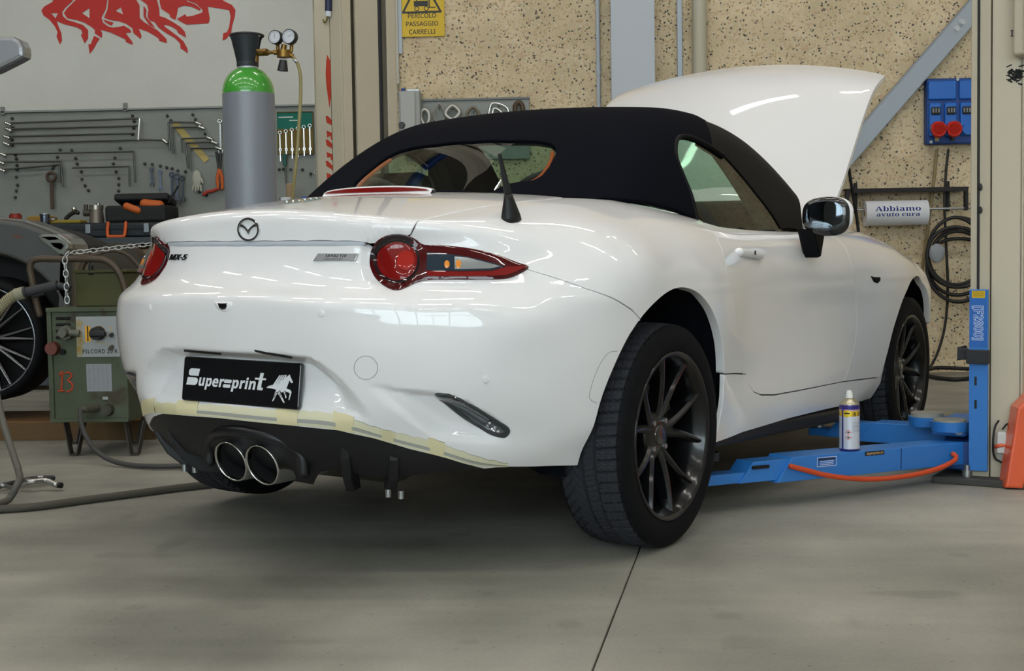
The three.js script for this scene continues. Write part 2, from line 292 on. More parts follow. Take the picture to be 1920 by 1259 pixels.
function clipAxis(poly, ax, v, keepBelow) {
  const out = []; for (let i = 0; i < poly.length; i++) { const a = poly[i], b = poly[(i + 1) % poly.length], ia = keepBelow ? a[ax] <= v : a[ax] >= v, ib = keepBelow ? b[ax] <= v : b[ax] >= v; if (ia) out.push(a); if (ia !== ib) { const t = (v - a[ax]) / (b[ax] - a[ax]), c = [lerp(a[0], b[0], t), lerp(a[1], b[1], t)]; c[ax] = v; out.push(c); } } return out;
}
// the region of a polygon (with holes bridged in) on an even grid: { pts, tris }
function gridFill(poly, step) {
  const pts = [], tris = [], key = new Map();
  const id = (p) => { const k = Math.round(p[0] * 1e6) + '_' + Math.round(p[1] * 1e6); let v = key.get(k); if (v === undefined) { v = pts.length; pts.push(p); key.set(k, v); } return v; };
  const xs = poly.map((p) => p[0]), x0 = Math.min(...xs), x1 = Math.max(...xs), nx = Math.ceil((x1 - x0) / step);
  for (let i = 0; i < nx; i++) {
    const xa = x0 + i * step, xb = xa + step; let strip = clipAxis(clipAxis(poly, 0, xa, false), 0, xb, true); if (strip.length < 3) continue;
    const ys = strip.map((p) => p[1]), ya = Math.floor(Math.min(...ys) / step), yb = Math.ceil(Math.max(...ys) / step);
    for (let j = ya; j < yb; j++) {
      let c = clipAxis(clipAxis(strip, 1, j * step, false), 1, (j + 1) * step, true);
      c = c.filter((p, k) => { const q = c[(k + 1) % c.length]; return Math.hypot(p[0] - q[0], p[1] - q[1]) > 1e-7; });
      if (c.length < 3 || Math.abs(area2(c)) < 1e-9) continue;
      if (c.length === 4 && Math.abs(area2(c)) > 0.999 * step * step) { const q = c.map(id); tris.push([q[0], q[1], q[2]], [q[0], q[2], q[3]]); continue; }
      const f = THREE.ShapeUtils.triangulateShape(c.map((p) => new THREE.Vector2(p[0], p[1])), []);
      for (const t of f) { const q = t.map((k) => id(c[k])); if (q[0] !== q[1] && q[1] !== q[2] && q[0] !== q[2]) tris.push(area2(t.map((k) => c[k])) > 0 ? q : [q[0], q[2], q[1]]); }
    }
  }
  return { pts, tris };
}
function bridgeHoles(poly, holes) {   // joins each hole to the outline by a slit
  let out = poly.slice();
  for (let h of holes) {
    if (area2(h) > 0) h = h.slice().reverse(); let best = [1e9, 0, 0];
    out.forEach((p, i) => h.forEach((q, j) => { const d = Math.hypot(p[0] - q[0], p[1] - q[1]); if (d < best[0]) best = [d, i, j]; }));
    const [, i, j] = best; out = [...out.slice(0, i + 1), ...h.slice(j), ...h.slice(0, j + 1), ...out.slice(i)];
  }
  return out;
}
/* f: surface, chart, outline: points in car axes or (a, b) pairs; opt: { step, gap, rim, lift, bulge, holes, uv } */
function panel(f, chart, outline, opt = {}) {
  const { step = 0.014, gap = 0.0016, rim = 0.014, lift = 0, holes = [], bulge = 0 } = opt;
  const flat = (o) => o.map((p) => (p.isVector3 ? chart.to(p) : p));
  let poly = flat(outline); if (area2(poly) < 0) poly.reverse(); poly = densify(poly, Math.min(step, 0.01)); if (gap) poly = insetPoly(poly, gap);
  let hs = holes.map((h) => { let q = flat(h); if (area2(q) > 0) q.reverse(); q = densify(q, 0.008); return gap ? insetPoly(q, gap) : q; });
  const { pts, tris } = gridFill(bridgeHoles(poly, hs), step), P = [], N = [], UVs = [], I = [];
  const solve = (q, up) => { const [o, d] = chart.ray(q[0], q[1]), t = root(f, o, d, 0.02, 2.2), p = o.clone().addScaledVector(d, t), n = surfNormal(f, p, opt.h ?? 0.0015); if (n.dot(d) < 0) n.negate(); if (up) p.addScaledVector(n, up); return [p, n, d]; };
  let span = 1; if (bulge) span = Math.max(...pts.map((q) => rimDist(poly, q[0], q[1])[0]));
  let flip = null; const dome = (q) => { const e = Math.min(1, rimDist(poly, q[0], q[1])[0] / span); return lift + bulge * Math.sqrt(1 - (1 - e) * (1 - e)); };
  pts.forEach((q) => { const [p, n] = solve(q, bulge ? dome(q) : lift); P.push(p.x, p.y, p.z); N.push(n.x, n.y, n.z); UVs.push(q[0], q[1]); });
  let facing = 0;
  for (const t of tris) { const v = t.map((k) => V3(P[3 * k], P[3 * k + 1], P[3 * k + 2])), n = V3(N[3 * t[0]], N[3 * t[0] + 1], N[3 * t[0] + 2]); facing += v[1].clone().sub(v[0]).cross(v[2].clone().sub(v[0])).dot(n); }
  flip = facing < 0;
  for (const t of tris) {
    I.push(...(flip ? [t[0], t[2], t[1]] : t));
  }
  if (rim) for (const loop of [poly, ...hs]) {   // the edge folded inwards
    const base = P.length / 3, n = loop.length;
    loop.forEach((q, i) => {
      const [p, nn] = solve(q, lift), a = loop[(i + n - 1) % n], b = loop[(i + 1) % n], ex = b[0] - a[0], ey = b[1] - a[1], l = Math.hypot(ex, ey) || 1, [p2] = solve([q[0] + ey / l * 0.004, q[1] - ex / l * 0.004], lift), out = p2.sub(p).normalize();
      for (const [k, m] of [[0, 0.35], [0.0025, 0.9], [rim, 1]]) { const v = p.clone().addScaledVector(nn, -k), no = nn.clone().multiplyScalar(1 - m).addScaledVector(out, m).normalize(); P.push(v.x, v.y, v.z); N.push(no.x, no.y, no.z); UVs.push(q[0], q[1]); }
    });
    let turn = 0; const vec = (k) => V3(P[3 * k], P[3 * k + 1], P[3 * k + 2]), nor = (k) => V3(N[3 * k], N[3 * k + 1], N[3 * k + 2]);
    for (let i = 0; i < n; i++) { const a = base + i * 3 + 1, b = base + ((i + 1) % n) * 3 + 1; turn += vec(b).sub(vec(a)).cross(vec(a + 1).sub(vec(a))).dot(nor(a + 1)); }
    for (let i = 0; i < n; i++) for (let k = 0; k < 2; k++) { const a = base + i * 3 + k, b = base + ((i + 1) % n) * 3 + k; I.push(...(turn < 0 ? [a, a + 1, b, b, a + 1, b + 1] : [a, b, a + 1, b, b + 1, a + 1])); }
  }
  const g = new THREE.BufferGeometry();
  g.setAttribute('position', new THREE.Float32BufferAttribute(P, 3)); g.setAttribute('normal', new THREE.Float32BufferAttribute(N, 3)); g.setAttribute('uv', new THREE.Float32BufferAttribute(UVs, 2)); g.setIndex(I);
  if (bulge) { const m = g; m.computeVertexNormals(); }
  return g;
}
function mirrored(g) {
  const m = g.clone(); for (const k of ['position', 'normal']) { const a = m.attributes[k]; for (let i = 0; i < a.count; i++) a.setZ(i, -a.getZ(i)); }
  if (m.index) { const a = m.index.array; for (let i = 0; i < a.length; i += 3) { const t = a[i + 1]; a[i + 1] = a[i + 2]; a[i + 2] = t; } }
  else for (const k of Object.keys(m.attributes)) { const { array: a, itemSize: s } = m.attributes[k]; for (let i = 0; i < a.length; i += 3 * s) for (let j = 0; j < s; j++) { const t = a[i + s + j]; a[i + s + j] = a[i + 2 * s + j]; a[i + 2 * s + j] = t; } }
  return m;
}
// ------------------------------------------------------------------ materials
const M = {
  paint: phys({ color: new THREE.Color(0.80, 0.79, 0.80), roughness: 0.42, clearcoat: 1, clearcoatRoughness: 0.03 }),
  fabric: phys({ color: 0x0a0c14, roughness: 0.95, specularIntensity: 0.15 }), matte: phys({ color: 0x08090c, roughness: 0.6, specularIntensity: 0.3 }), black: std(0x08090b, 0.55), trim: std(0x0a0a0c, 0.35), gloss: phys({ color: 0x050608, roughness: 0.25, clearcoat: 1, clearcoatRoughness: 0.04 }),
  rubber: phys({ color: 0x0c0d10, roughness: 0.75, specularIntensity: 0.3 }), tread: phys({ color: 0x323338, roughness: 0.9, specularIntensity: 0.3 }), felt: phys({ color: 0x0d0f16, roughness: 1, specularIntensity: 0.2 }), dark: std(0x08080a, 0.9),
  chrome: std(0xdddddd, 0.08, 1), steel: std(0xa8abad, 0.35, 0.9),
  glass: phys({ color: 0xdfeee8, roughness: 0.0, transmission: 1, thickness: 0, ior: 1.5 }),
  tint: phys({ color: 0xb4cfc0, roughness: 0.0, transmission: 1, thickness: 0, ior: 1.5 }),
};
// ------------------------------------------------------------------ the white roadster
const car = thing('roadster', 'white two-seat soft-top roadster with its bonnet raised, standing on the blue lift arms', 'car');
car.position.copy(carPos); car.quaternion.copy(carQuat);
const px = (list, f = onBody) => list.map((p) => (p.isVector3 ? p : f(p[0], p[1])));
const both = (parent, name, g0, m, label, g = Array.isArray(g0) ? merge(g0) : g0) => [part(parent, name, g, m, label), part(parent, name, mirrored(g), m, label)];
const arcPts = (c, R, a0, a1, n, wf) => Array.from({ length: n + 1 }, (_, i) => { const a = lerp(a0, a1, i / n) * Math.PI / 180; return [c[0] + R * Math.cos(a), c[1] + R * Math.sin(a)]; });
const onSide = (u, y) => { const s = LR + u - UC; let w = u < UC ? 0.7 : bodyW(s, y, true); if (u < UC) for (let i = 0; i < 12; i++) { const f = Math.atan2(w, UC - u), r = bodyW(R0 * f, y, true); w = Math.sqrt(Math.max(0.01, r * r - (UC - u) ** 2)); } return V3(u, y, w); };
const REAR_ARCH = [0, 0.375], FRONT_ARCH = [2.31, 0.37], AR = 0.337, AF = 0.33;
plainBody = true;
const P = (x, y) => onBody(x, y);
const rearArc = (a0, a1, n) => arcPts(REAR_ARCH, AR, a0, a1, n).map((q) => onSide(q[0], q[1]));
const frontArc = (a0, a1, n) => arcPts(FRONT_ARCH, AF, a0, a1, n).map((q) => onSide(q[0], q[1]));
const sideY = (a, b) => { const q = sideChart.to(a); return q; };
// dents in the bumper: number plate recess, fog lamp scoops, lamp sockets
{
  const sy = (q) => { const v = V3(q[0], q[1], q[2]); return [station(v.x, v.z)[0], v.y]; };
  const recR = [[-0.82, 0.566, 0], [-0.82, 0.565, 0.18], [-0.82, 0.560, 0.25], [-0.82, 0.545, 0.285], [-0.815, 0.52, 0.32], [-0.81, 0.496, 0.352], [-0.80, 0.46, 0.385], [-0.79, 0.43, 0.41], [-0.79, 0.40, 0.42], [-0.81, 0.385, 0.3], [-0.82, 0.385, 0.0]].map(sy);
  const rec = [...recR.slice(1, -1), ...recR.slice(1, -1).reverse().map((q) => [-q[0], q[1]])];
  const addDent = (poly, fn) => { const xs = poly.map((q) => q[0]), ys = poly.map((q) => q[1]); dents.push({ poly, fn, lo: [Math.min(...xs), Math.min(...ys)], hi: [Math.max(...xs), Math.max(...ys)] }); };
  addDent(rec, (s, y) => { const d = rimDist(rec, s, y)[0], up = sstep(0.40, 0.50, y); return 0.052 * lerp(0.25, 1, up) * sstep(0, lerp(0.05, 0.028, up), d); });
  const sockPx = [[668, 470], [676, 455], [690, 446], [712, 448], [730, 470], [748, 500], [760, 530], [757, 545], [742, 553], [722, 552], [700, 545], [682, 530], [671, 505]], sock = sockPx.map((q) => { const p = P(...q); return [station(p.x, p.z)[0], p.y]; });
  addDent(sock, (s, y) => { const d = rimDist(sock, s, y)[0]; return 0.016 * sstep(0, 0.030, d) * sstep(0.845, 0.82, y); });
  const scoopPx = [[690, 718], [730, 724], [767, 731], [800, 736], [817, 737], [847, 741], [880, 754], [913, 773], [938, 789], [957, 803], [962, 812], [955, 825], [940, 833], [915, 838], [880, 838], [850, 834], [815, 826], [770, 800], [720, 765], [690, 740]];
  const scoop = scoopPx.map((q) => { const p = P(...q); return [station(p.x, p.z)[0], p.y]; });
  const crest = 13;   // the first edges are the sharp upper crease, the others the soft lower lip
  const upper = scoop.slice(0, 11), lower = scoop.slice(10);
  const openDist = (l, x, y) => { let b = 1e9; for (let i = 0; i + 1 < l.length; i++) { const dx = l[i + 1][0] - l[i][0], dy = l[i + 1][1] - l[i][1], t = clamp(((x - l[i][0]) * dx + (y - l[i][1]) * dy) / (dx * dx + dy * dy), 0, 1); b = Math.min(b, Math.hypot(l[i][0] + t * dx - x, l[i][1] + t * dy - y)); } return b; };
  addDent(scoop, (s, y) => { const du = openDist(upper, s, y), dl = openDist(lower, s, y), far = sstep(scoop[0][0], scoop[4][0], s); return 0.034 * sstep(0, 0.012, du) * sstep(0, 0.06, dl) * lerp(0.15, 1, far); });
}
plainBody = false;
const seamL = P(693, 463), lampTip = P(988, 505), lidLamp = P(770, 441), lidCorner = P(782, 416);
const archSeam = rearArc(129, 130, 1)[0];
const lidSeam = px([[820, 405.8], [885, 391], [953, 381.5], [1020, 375.5], [1057, 371]]);
const underLamp = px([[740, 478], [800, 488], [880, 497]]);
const seamRow = [0.30, 0.2, 0.1, 0].map((w) => { const f = V3(-0.75, 0.824, w); return f; });
const bumperTop = [archSeam, ...px([[1150, 560], [1100, 542], [1040, 521]]), lampTip, ...underLamp.slice().reverse(), seamL, ...[0.27, 0.18, 0.09, 0].map((w) => { const y = 0.8265; const s = station(-0.75, w)[0]; const r = baseW(s, y), f = s / R0; return V3(UC - r * Math.cos(f), y, w); })];
const bumperLow = [P(1072, 876), P(1000, 876), P(945, 876), P(907, 880), P(880, 873), P(830, 858), P(767, 843), P(700, 823), P(633, 808), P(533, 798), P(445, 789)].map((p) => p);
const half = [...rearArc(129, 200, 24), ...bumperLow.slice(1)].filter(Boolean);
half[half.length - 1].z = 0;
const bumperHalf = [...bumperTop.slice().reverse(), ...half];           // centre top -> arch -> centre bottom
const bumperAll = [...bumperHalf, ...bumperHalf.slice(1, -1).reverse().map(mirror)];
part(car, 'rear_bumper', panel(bodyF, sideChart, bumperAll, { step: 0.011 }), M.paint);
const canopyBase = px([[1057, 371], [1123, 374], [1183, 378], [1240, 391], [1279, 401], [1304, 409]]);
const doorRear = px([[1319, 417], [1327, 422], [1347, 453], [1363, 507], [1380, 580], [1393, 650], [1400, 702]]);
const quarter = [lidLamp, lidCorner, ...lidSeam, ...canopyBase.slice(1), ...doorRear, P(1376, 701), ...rearArc(13, 129, 40), ...px([[1150, 560], [1100, 542], [1040, 521]]), lampTip, ...underLamp.slice().reverse(), P(735, 462)];
both(car, 'quarter_panel', panel(bodyF, sideChart, quarter, { rim: 0.026 }), M.paint);
const lidHalf = [...[0, 0.09, 0.18, 0.27].map((w) => { const y = 0.8365; const s = station(-0.75, w)[0]; const r = baseW(s, y), f = s / R0; return V3(UC - r * Math.cos(f), y, w); }), P(693, 459), P(735, 458), lidLamp, lidCorner, ...lidSeam, V3(-0.10, 0.97, 0.35), V3(-0.15, 0.978, 0.2), V3(-0.17, 0.98, 0)];
part(car, 'boot_lid', panel(bodyF, lidChart, [...lidHalf, ...lidHalf.slice(1, -1).reverse().map(mirror)], { step: 0.012 }), M.paint);
const doorLine = [...doorRear, ...px([[1405, 722], [1413, 735], [1427, 741], [1453, 741], [1497, 733], [1547, 723], [1582, 716]])], doorFront = px([[1593, 687], [1602, 653], [1607, 603], [1605, 553], [1600, 510], [1590, 477], [1578, 455]]), doorTop = px([[1560, 443], [1508, 435], [1433, 433], [1390, 430], [1347, 425]]);
both(car, 'door', panel(bodyF, sideChart, [...doorLine, ...doorFront, ...doorTop]), M.paint);
const fenderTop = [V3(1.6, 0.9, 0.62), V3(2.0, 0.92, 0.60), V3(2.4, 0.87, 0.56), V3(2.75, 0.74, 0.50), V3(2.9, 0.62, 0.5)];
both(car, 'front_wing', panel(bodyF, sideChart, [...doorFront.slice().reverse(), P(1582, 716), P(1648, 708), ...frontArc(172, 20, 40), onSide(2.70, 0.50), V3(2.8, 0.55, 0.6), ...fenderTop.slice().reverse()], { rim: 0.026 }), M.paint);
const sillLow = px([[1341, 831], [1391, 812], [1481, 785], [1587, 760], [1632, 748]]);
both(car, 'sill', panel(bodyF, sideChart, [P(1376, 701), ...doorLine.slice(6), P(1648, 709), ...frontArc(172, 196, 8), ...sillLow.slice().reverse(), ...rearArc(-22, 13, 12)]), M.paint);
// ------------------------------------------------------------------ soft top, glass, cabin
const pc = (l) => px(l, onCanopy);
const canopyTop = (u, w) => { let a = 0.8, b = 1.5; for (let i = 0; i < 40; i++) { const m = (a + b) / 2; if (canopyF(u, m, w) < 0) a = m; else b = m; } return V3(u, a, w); };
const topEdgeR = pc([[1304, 410], [1296, 368], [1279, 326], [1268, 296], [1267, 271], [1273, 257], [1290, 255], [1312, 262], [1336, 274]]);
const baseRear = [V3(-0.148, 0.97, 0), V3(-0.135, 0.97, 0.2), V3(-0.09, 0.968, 0.36), V3(-0.03, 0.965, 0.47), V3(0.05, 0.962, 0.56), V3(0.14, 0.957, 0.625), V3(0.26, 0.945, 0.665), V3(0.36, 0.93, 0.68)];
const topHalf = [...baseRear, ...topEdgeR, canopyTop(0.90, 0.50), canopyTop(0.93, 0.35), canopyTop(0.95, 0.15), canopyTop(0.955, 0)];
const sheet = (h) => [...h, ...h.slice(1, -1).reverse().map(mirror)];
const winR = pc([[897, 264], [954, 263], [1010, 264], [1032, 268], [1042, 277], [1041, 290], [1030, 312], [1016, 329], [999, 338], [954, 344]]);
winR[0].z = 0;
const winHalf = [...winR, canopyTop(-0.03, 0.24), canopyTop(-0.045, 0)];
const softTop = part(car, 'soft_top', panel(canopyF, roofChart, sheet(topHalf), { step: 0.016, holes: [sheet(winHalf)], rim: 0.02, gap: 0.001 }), M.fabric, 'black fabric soft top');
const rearWin = part(car, 'rear_window', panel(canopyF, roofChart, sheet(winHalf), { step: 0.02, lift: -0.006, rim: 0, gap: -0.006 }), M.glass);
part(softTop, 'window_binding', [...[1, -1].map((s) => tube(pc([[1041, 279], [1040, 290], [1029, 312], [1014, 328], [1000, 336]]).map((p) => V3(p.x + 0.004, p.y - 0.012, s * (p.z - 0.012))), 0.007, 8))], std(0xc2500e, 0.6), 'orange binding inside the rear window');
const glassLine = pc([[1308, 410], [1298, 368], [1281, 326], [1270, 296], [1269, 270], [1275, 258], [1290, 256], [1326, 271], [1358, 292], [1392, 330], [1424, 370], [1452, 407], [1466, 428], [1420, 431], [1380, 428], [1345, 424]]);
const pillarIn = pc([[1318, 262], [1336, 274], [1358, 288], [1392, 326], [1424, 366], [1452, 403], [1467, 428], [1508, 432]]);
const pillarOut = [canopyTop(1.42, 0.645), canopyTop(1.3, 0.60), canopyTop(1.15, 0.555), canopyTop(1.0, 0.515), canopyTop(0.90, 0.50)];
both(car, 'windscreen_pillar', panel(canopyF, roofChart, [...pillarIn, ...pillarOut], { step: 0.014, gap: 0, rim: 0.03, lift: -0.004 }), M.matte);
both(car, 'pillar_trim', panel(canopyF, roofChart, pc([[1350, 268], [1372, 284], [1410, 326], [1444, 370], [1470, 405], [1490, 430], [1440, 431], [1408, 376], [1372, 318], [1344, 278]]), { step: 0.014, gap: 0, rim: 0, lift: -0.03 }), std(0x2a2822, 0.8));
both(car, 'window_seal', tube(glassLine.slice(0, 9).map((p) => V3(p.x, p.y, p.z - 0.004)), 0.008, 8, 80), M.matte);
both(car, 'side_window', panel(canopyF, roofChart, glassLine, { step: 0.02, lift: -0.008, rim: 0, gap: -0.008 }), M.tint);
{
  const hw = [canopyTop(0.955, 0), canopyTop(0.95, 0.15), canopyTop(0.93, 0.35), canopyTop(0.90, 0.5), canopyTop(1.0, 0.515), canopyTop(1.15, 0.555), canopyTop(1.3, 0.60), canopyTop(1.42, 0.645), canopyTop(1.5, 0.4), canopyTop(1.52, 0.2), canopyTop(1.53, 0)];
  part(car, 'windscreen', panel(canopyF, roofChart, sheet(hw), { step: 0.025, lift: -0.01, rim: 0 }), M.tint);
  part(car, 'header_rail', panel(canopyF, roofChart, sheet([canopyTop(0.93, 0), canopyTop(0.92, 0.2), canopyTop(0.90, 0.38), canopyTop(0.88, 0.49), canopyTop(0.93, 0.505), canopyTop(0.965, 0.35), canopyTop(0.985, 0.15), canopyTop(0.99, 0)]), { step: 0.02, lift: -0.003 }), M.matte);
}
// cabin: seats, headrests, dash, wheel, mirror
for (const s of [-1, 1]) {
  const seat = new THREE.Group(); seat.name = 'seat'; seat.position.set(0.42, 0.42, s * 0.36); car.add(seat);
  part(seat, 'backrest', [box(-0.02, 0.28, 0, 0.15, 0.56, 0.44, 0.06, 0, 0, 0.2), box(-0.08, 0.57, 0, 0.11, 0.17, 0.27, 0.05, 0, 0, 0.2)], M.black);
  part(seat, 'cushion', box(0.28, 0.02, 0, 0.5, 0.16, 0.46, 0.06, 0, 0, 0.1), M.black);
}
part(car, 'cabin_tub', [box(0.65, 0.34, 0, 1.7, 0.04, 1.36, 0.01), box(0.14, 0.62, 0, 0.05, 0.6, 1.24, 0.02, 0, 0, 0.12), box(0.7, 0.55, 0, 1.3, 0.3, 0.2, 0.05)], M.dark);
part(car, 'dashboard', [box(1.34, 0.87, 0, 0.34, 0.24, 1.16, 0.05), box(1.58, 0.90, 0, 0.4, 0.1, 1.12, 0.03), box(1.2, 0.95, -0.36, 0.14, 0.1, 0.34, 0.05)], M.black);
part(car, 'steering_wheel', [place(new THREE.TorusGeometry(0.18, 0.014, 10, 40), 1.02, 0.80, -0.36, 0, Math.PI / 2, 0.0), rod([1.02, 0.80, -0.36], [1.3, 0.72, -0.36], 0.03), box(1.03, 0.8, -0.36, 0.04, 0.05, 0.34, 0.015)], M.black);
part(car, 'interior_mirror', [box(1.06, 1.145, 0, 0.03, 0.065, 0.22, 0.015), rod([1.07, 1.16, 0], [1.10, 1.215, 0], 0.008)], M.black);
part(car, 'roll_hoop', [...[-1, 1].map((s) => tube([[0.16, 0.80, s * 0.2], [0.16, 0.98, s * 0.22], [0.16, 1.03, s * 0.30], [0.16, 1.03, s * 0.42], [0.16, 0.98, s * 0.5], [0.16, 0.8, s * 0.52]], 0.018, 10))], M.black);
// ------------------------------------------------------------------ raised bonnet
{
  const E = [[1.62, 0.905], [1.74, 0.945], [1.86, 1.0], [1.99, 1.13], [2.17, 1.345], [2.32, 1.492], [2.45, 1.556]], ex = cubic(E.map((_, i) => i / 6), E.map((p) => p[0])), ey = cubic(E.map((_, i) => i / 6), E.map((p) => p[1]));
  const q = (t, s, off) => { const h = 0.004, dx = ex(t + h) - ex(t - h), dy = ey(t + h) - ey(t - h), l = Math.hypot(dx, dy), w = lerp(0.625, 0.645, t) * s, c = (0.062 * (1 - s * s) + 0.012 * Math.pow(1 - Math.abs(s), 0.25)) * sstep(-0.1, 0.5, t), b = 0.07 * (1 - s * s) * t * t * t, d = c - off; return V3(ex(t) - dy / l * d + dx / l * b, ey(t) + dx / l * d + dy / l * b, w); };
  const mk = (off, flip) => { const n = 60, m = 60, pos = [], idx = []; for (let i = 0; i <= n; i++) for (let j = 0; j <= m; j++) { const p = q(i / n, -1 + 2 * j / m, off); pos.push(p.x, p.y, p.z); } for (let i = 0; i < n; i++) for (let j = 0; j < m; j++) { const a = i * (m + 1) + j, b = a + m + 1; idx.push(...(flip ? [a, a + 1, b, b, a + 1, b + 1] : [a, b, a + 1, b, b + 1, a + 1])); } const g = new THREE.BufferGeometry(); g.setAttribute('position', new THREE.Float32BufferAttribute(pos, 3)); g.setIndex(idx); g.computeVertexNormals(); return g; };
  const rim = []; const ring = []; for (let j = 0; j <= 40; j++) ring.push([0, -1 + j / 20]); for (let i = 1; i <= 40; i++) ring.push([i / 40, 1]); for (let j = 1; j <= 40; j++) ring.push([1, 1 - j / 20]); for (let i = 1; i < 40; i++) ring.push([1 - i / 40, -1]);
  const pos = [], idx = []; ring.forEach(([t, s]) => { for (const o of [0, 0.018]) { const p = q(t, s, o); pos.push(p.x, p.y, p.z); } }); ring.forEach((_, i) => { const a = 2 * i, b = 2 * ((i + 1) % ring.length); idx.push(a, b, a + 1, a + 1, b, b + 1); });
  const g = new THREE.BufferGeometry(); g.setAttribute('position', new THREE.Float32BufferAttribute(pos, 3)); g.setIndex(idx); g.computeVertexNormals();
  const hood = part(car, 'bonnet', [mk(0, true), g], M.paint, 'white bonnet hinged open at the windscreen');
  part(hood, 'inner_panel', mk(0.019, false), std(0x3a3a3c, 0.7));
  part(hood, 'hinge', [...[-1, 1].map((s) => rod([1.66, 0.86, s * 0.58], [1.80, 0.965, s * 0.58], 0.012))], M.black);
  part(hood, 'prop_rod', tube([[1592, 318], [1596, 345], [1603, 385], [1608, 420], [1611, 450]].map((q) => inCar(q[0], q[1], 'z', 0.60)), 0.007, 8, 30), M.black);
}
// ------------------------------------------------------------------ wheels
const [tyreGeo, treadGeo] = (() => {
  const prof = [[0.226, 0.088], [0.232, 0.098], [0.245, 0.102], [0.265, 0.104], [0.283, 0.101], [0.296, 0.095], [0.303, 0.088]];
  const xs = []; const N = 84; for (let i = 0; i <= N; i++) xs.push(lerp(0.083, -0.083, i / N));
  const ring = [...prof.map((p) => [p[0], p[1], false]), ...xs.map((x) => [0.3075 - 0.0035 * (x / 0.083) ** 4, x, true]), ...prof.slice().reverse().map((p) => [p[0], -p[1], false])];
  const NT = 900, pos = [], idx = [], uv = [];
  const saw = (v, p, w) => { const m = ((v % p) + p) % p; return Math.min(m, p - m) < w; };
  const depth = (t, x) => {
    const a = t * 0.3075; let d = 0;
    if (Math.abs(x - 0.0215) < 0.0034 || Math.abs(x + 0.0165) < 0.0034) d = 0.009;
    const pitch = 2 * Math.PI * 0.3075 / 62; if (x > 0.024 && x < 0.075 && saw(a + (x - 0.05) * 0.12 + pitch / 2, pitch, 0.0009)) d = 0.003; if (x > 0.024 && x < 0.078 && saw(a + (x - 0.05) * 0.12 + pitch / 4, pitch / 2, 0.0008)) d = 0.002;
    if (x > 0.024 && saw(a + (x - 0.05) * 0.12, pitch, 0.0030)) d = 0.009;
    if (x > 0.05 && x < 0.054) d = Math.max(d, 0.002);
    if (x <= 0.018 && x > -0.013 && saw(a + x * 0.3, pitch / 2, 0.0014)) d = Math.max(d, 0.003);
    if (x < -0.02) { const v = Math.abs(x + 0.052) * 1.1; if (saw(a - v, pitch, 0.0026)) d = 0.006; if (Math.abs(x + 0.052 - 0.006 * Math.sin(a / pitch * Math.PI)) < 0.0022) d = Math.max(d, 0.004); }
    return d;
  };
  for (let i = 0; i <= NT; i++) for (let j = 0; j < ring.length; j++) { const t = i / NT * 2 * Math.PI, [r, x, tr] = ring[j], R = r - (tr ? depth(i === NT ? 0 : t, x) : 0); pos.push(R * Math.cos(t), R * Math.sin(t), x); uv.push(i / NT * 20, j / ring.length); }
  const m = ring.length, tread = []; for (let i = 0; i < NT; i++) for (let j = 0; j + 1 < m; j++) { const a = i * m + j, b = a + m; (ring[j][2] && ring[j + 1][2] ? tread : idx).push(a, a + 1, b, b, a + 1, b + 1); }
  const mk = (ii) => { const g = new THREE.BufferGeometry(); g.setAttribute('position', new THREE.Float32BufferAttribute(pos, 3)); g.setAttribute('uv', new THREE.Float32BufferAttribute(uv, 2)); g.setIndex(ii); g.computeVertexNormals(); return g; };
  return [mk(idx), mk(tread)];
})();
const alongW = (g) => g.rotateX(Math.PI / 2);   // lathe axis y -> z
const rimGeo = alongW(lathe([[0.200, -0.095], [0.226, -0.100], [0.228, -0.085], [0.205, -0.07], [0.195, -0.02], [0.200, 0.06], [0.213, 0.082], [0.217, 0.092], [0.222, 0.100], [0.229, 0.102], [0.2325, 0.098], [0.230, 0.090], [0.222, 0.080]], 96));
function spokeGeo(a0, a1) {   // from the hub outwards, deeper than wide, dished towards the hub
  const n = 10, pos = [], idx = [];
  for (let i = 0; i <= n; i++) {
    const t = i / n, r = lerp(0.045, 0.214, t), a = lerp(a0, a1, Math.pow(t, 0.8)), w = lerp(0.017, 0.010, t), zf = lerp(0.052, 0.086, Math.pow(t, 0.7)), zb = zf - lerp(0.045, 0.03, t), c = Math.cos(a), s = Math.sin(a);
    for (const [k, z] of [[-1, zb], [-0.75, zf - 0.008], [-0.25, zf], [0.25, zf], [0.75, zf - 0.008], [1, zb]]) pos.push(r * c - k * w * s, r * s + k * w * c, z);
  }
  for (let i = 0; i < n; i++) for (let k = 0; k < 6; k++) { const a = i * 6 + k, b = i * 6 + (k + 1) % 6; idx.push(a, a + 6, b, b, a + 6, b + 6); }
  const g = new THREE.BufferGeometry(); g.setAttribute('position', new THREE.Float32BufferAttribute(pos, 3)); g.setIndex(idx); return toCreasedNormals(g, 0.5);
}
const RIMM = phys({ color: 0x08090c, roughness: 0.3, specularIntensity: 0.6, clearcoat: 0.5, clearcoatRoughness: 0.12 });
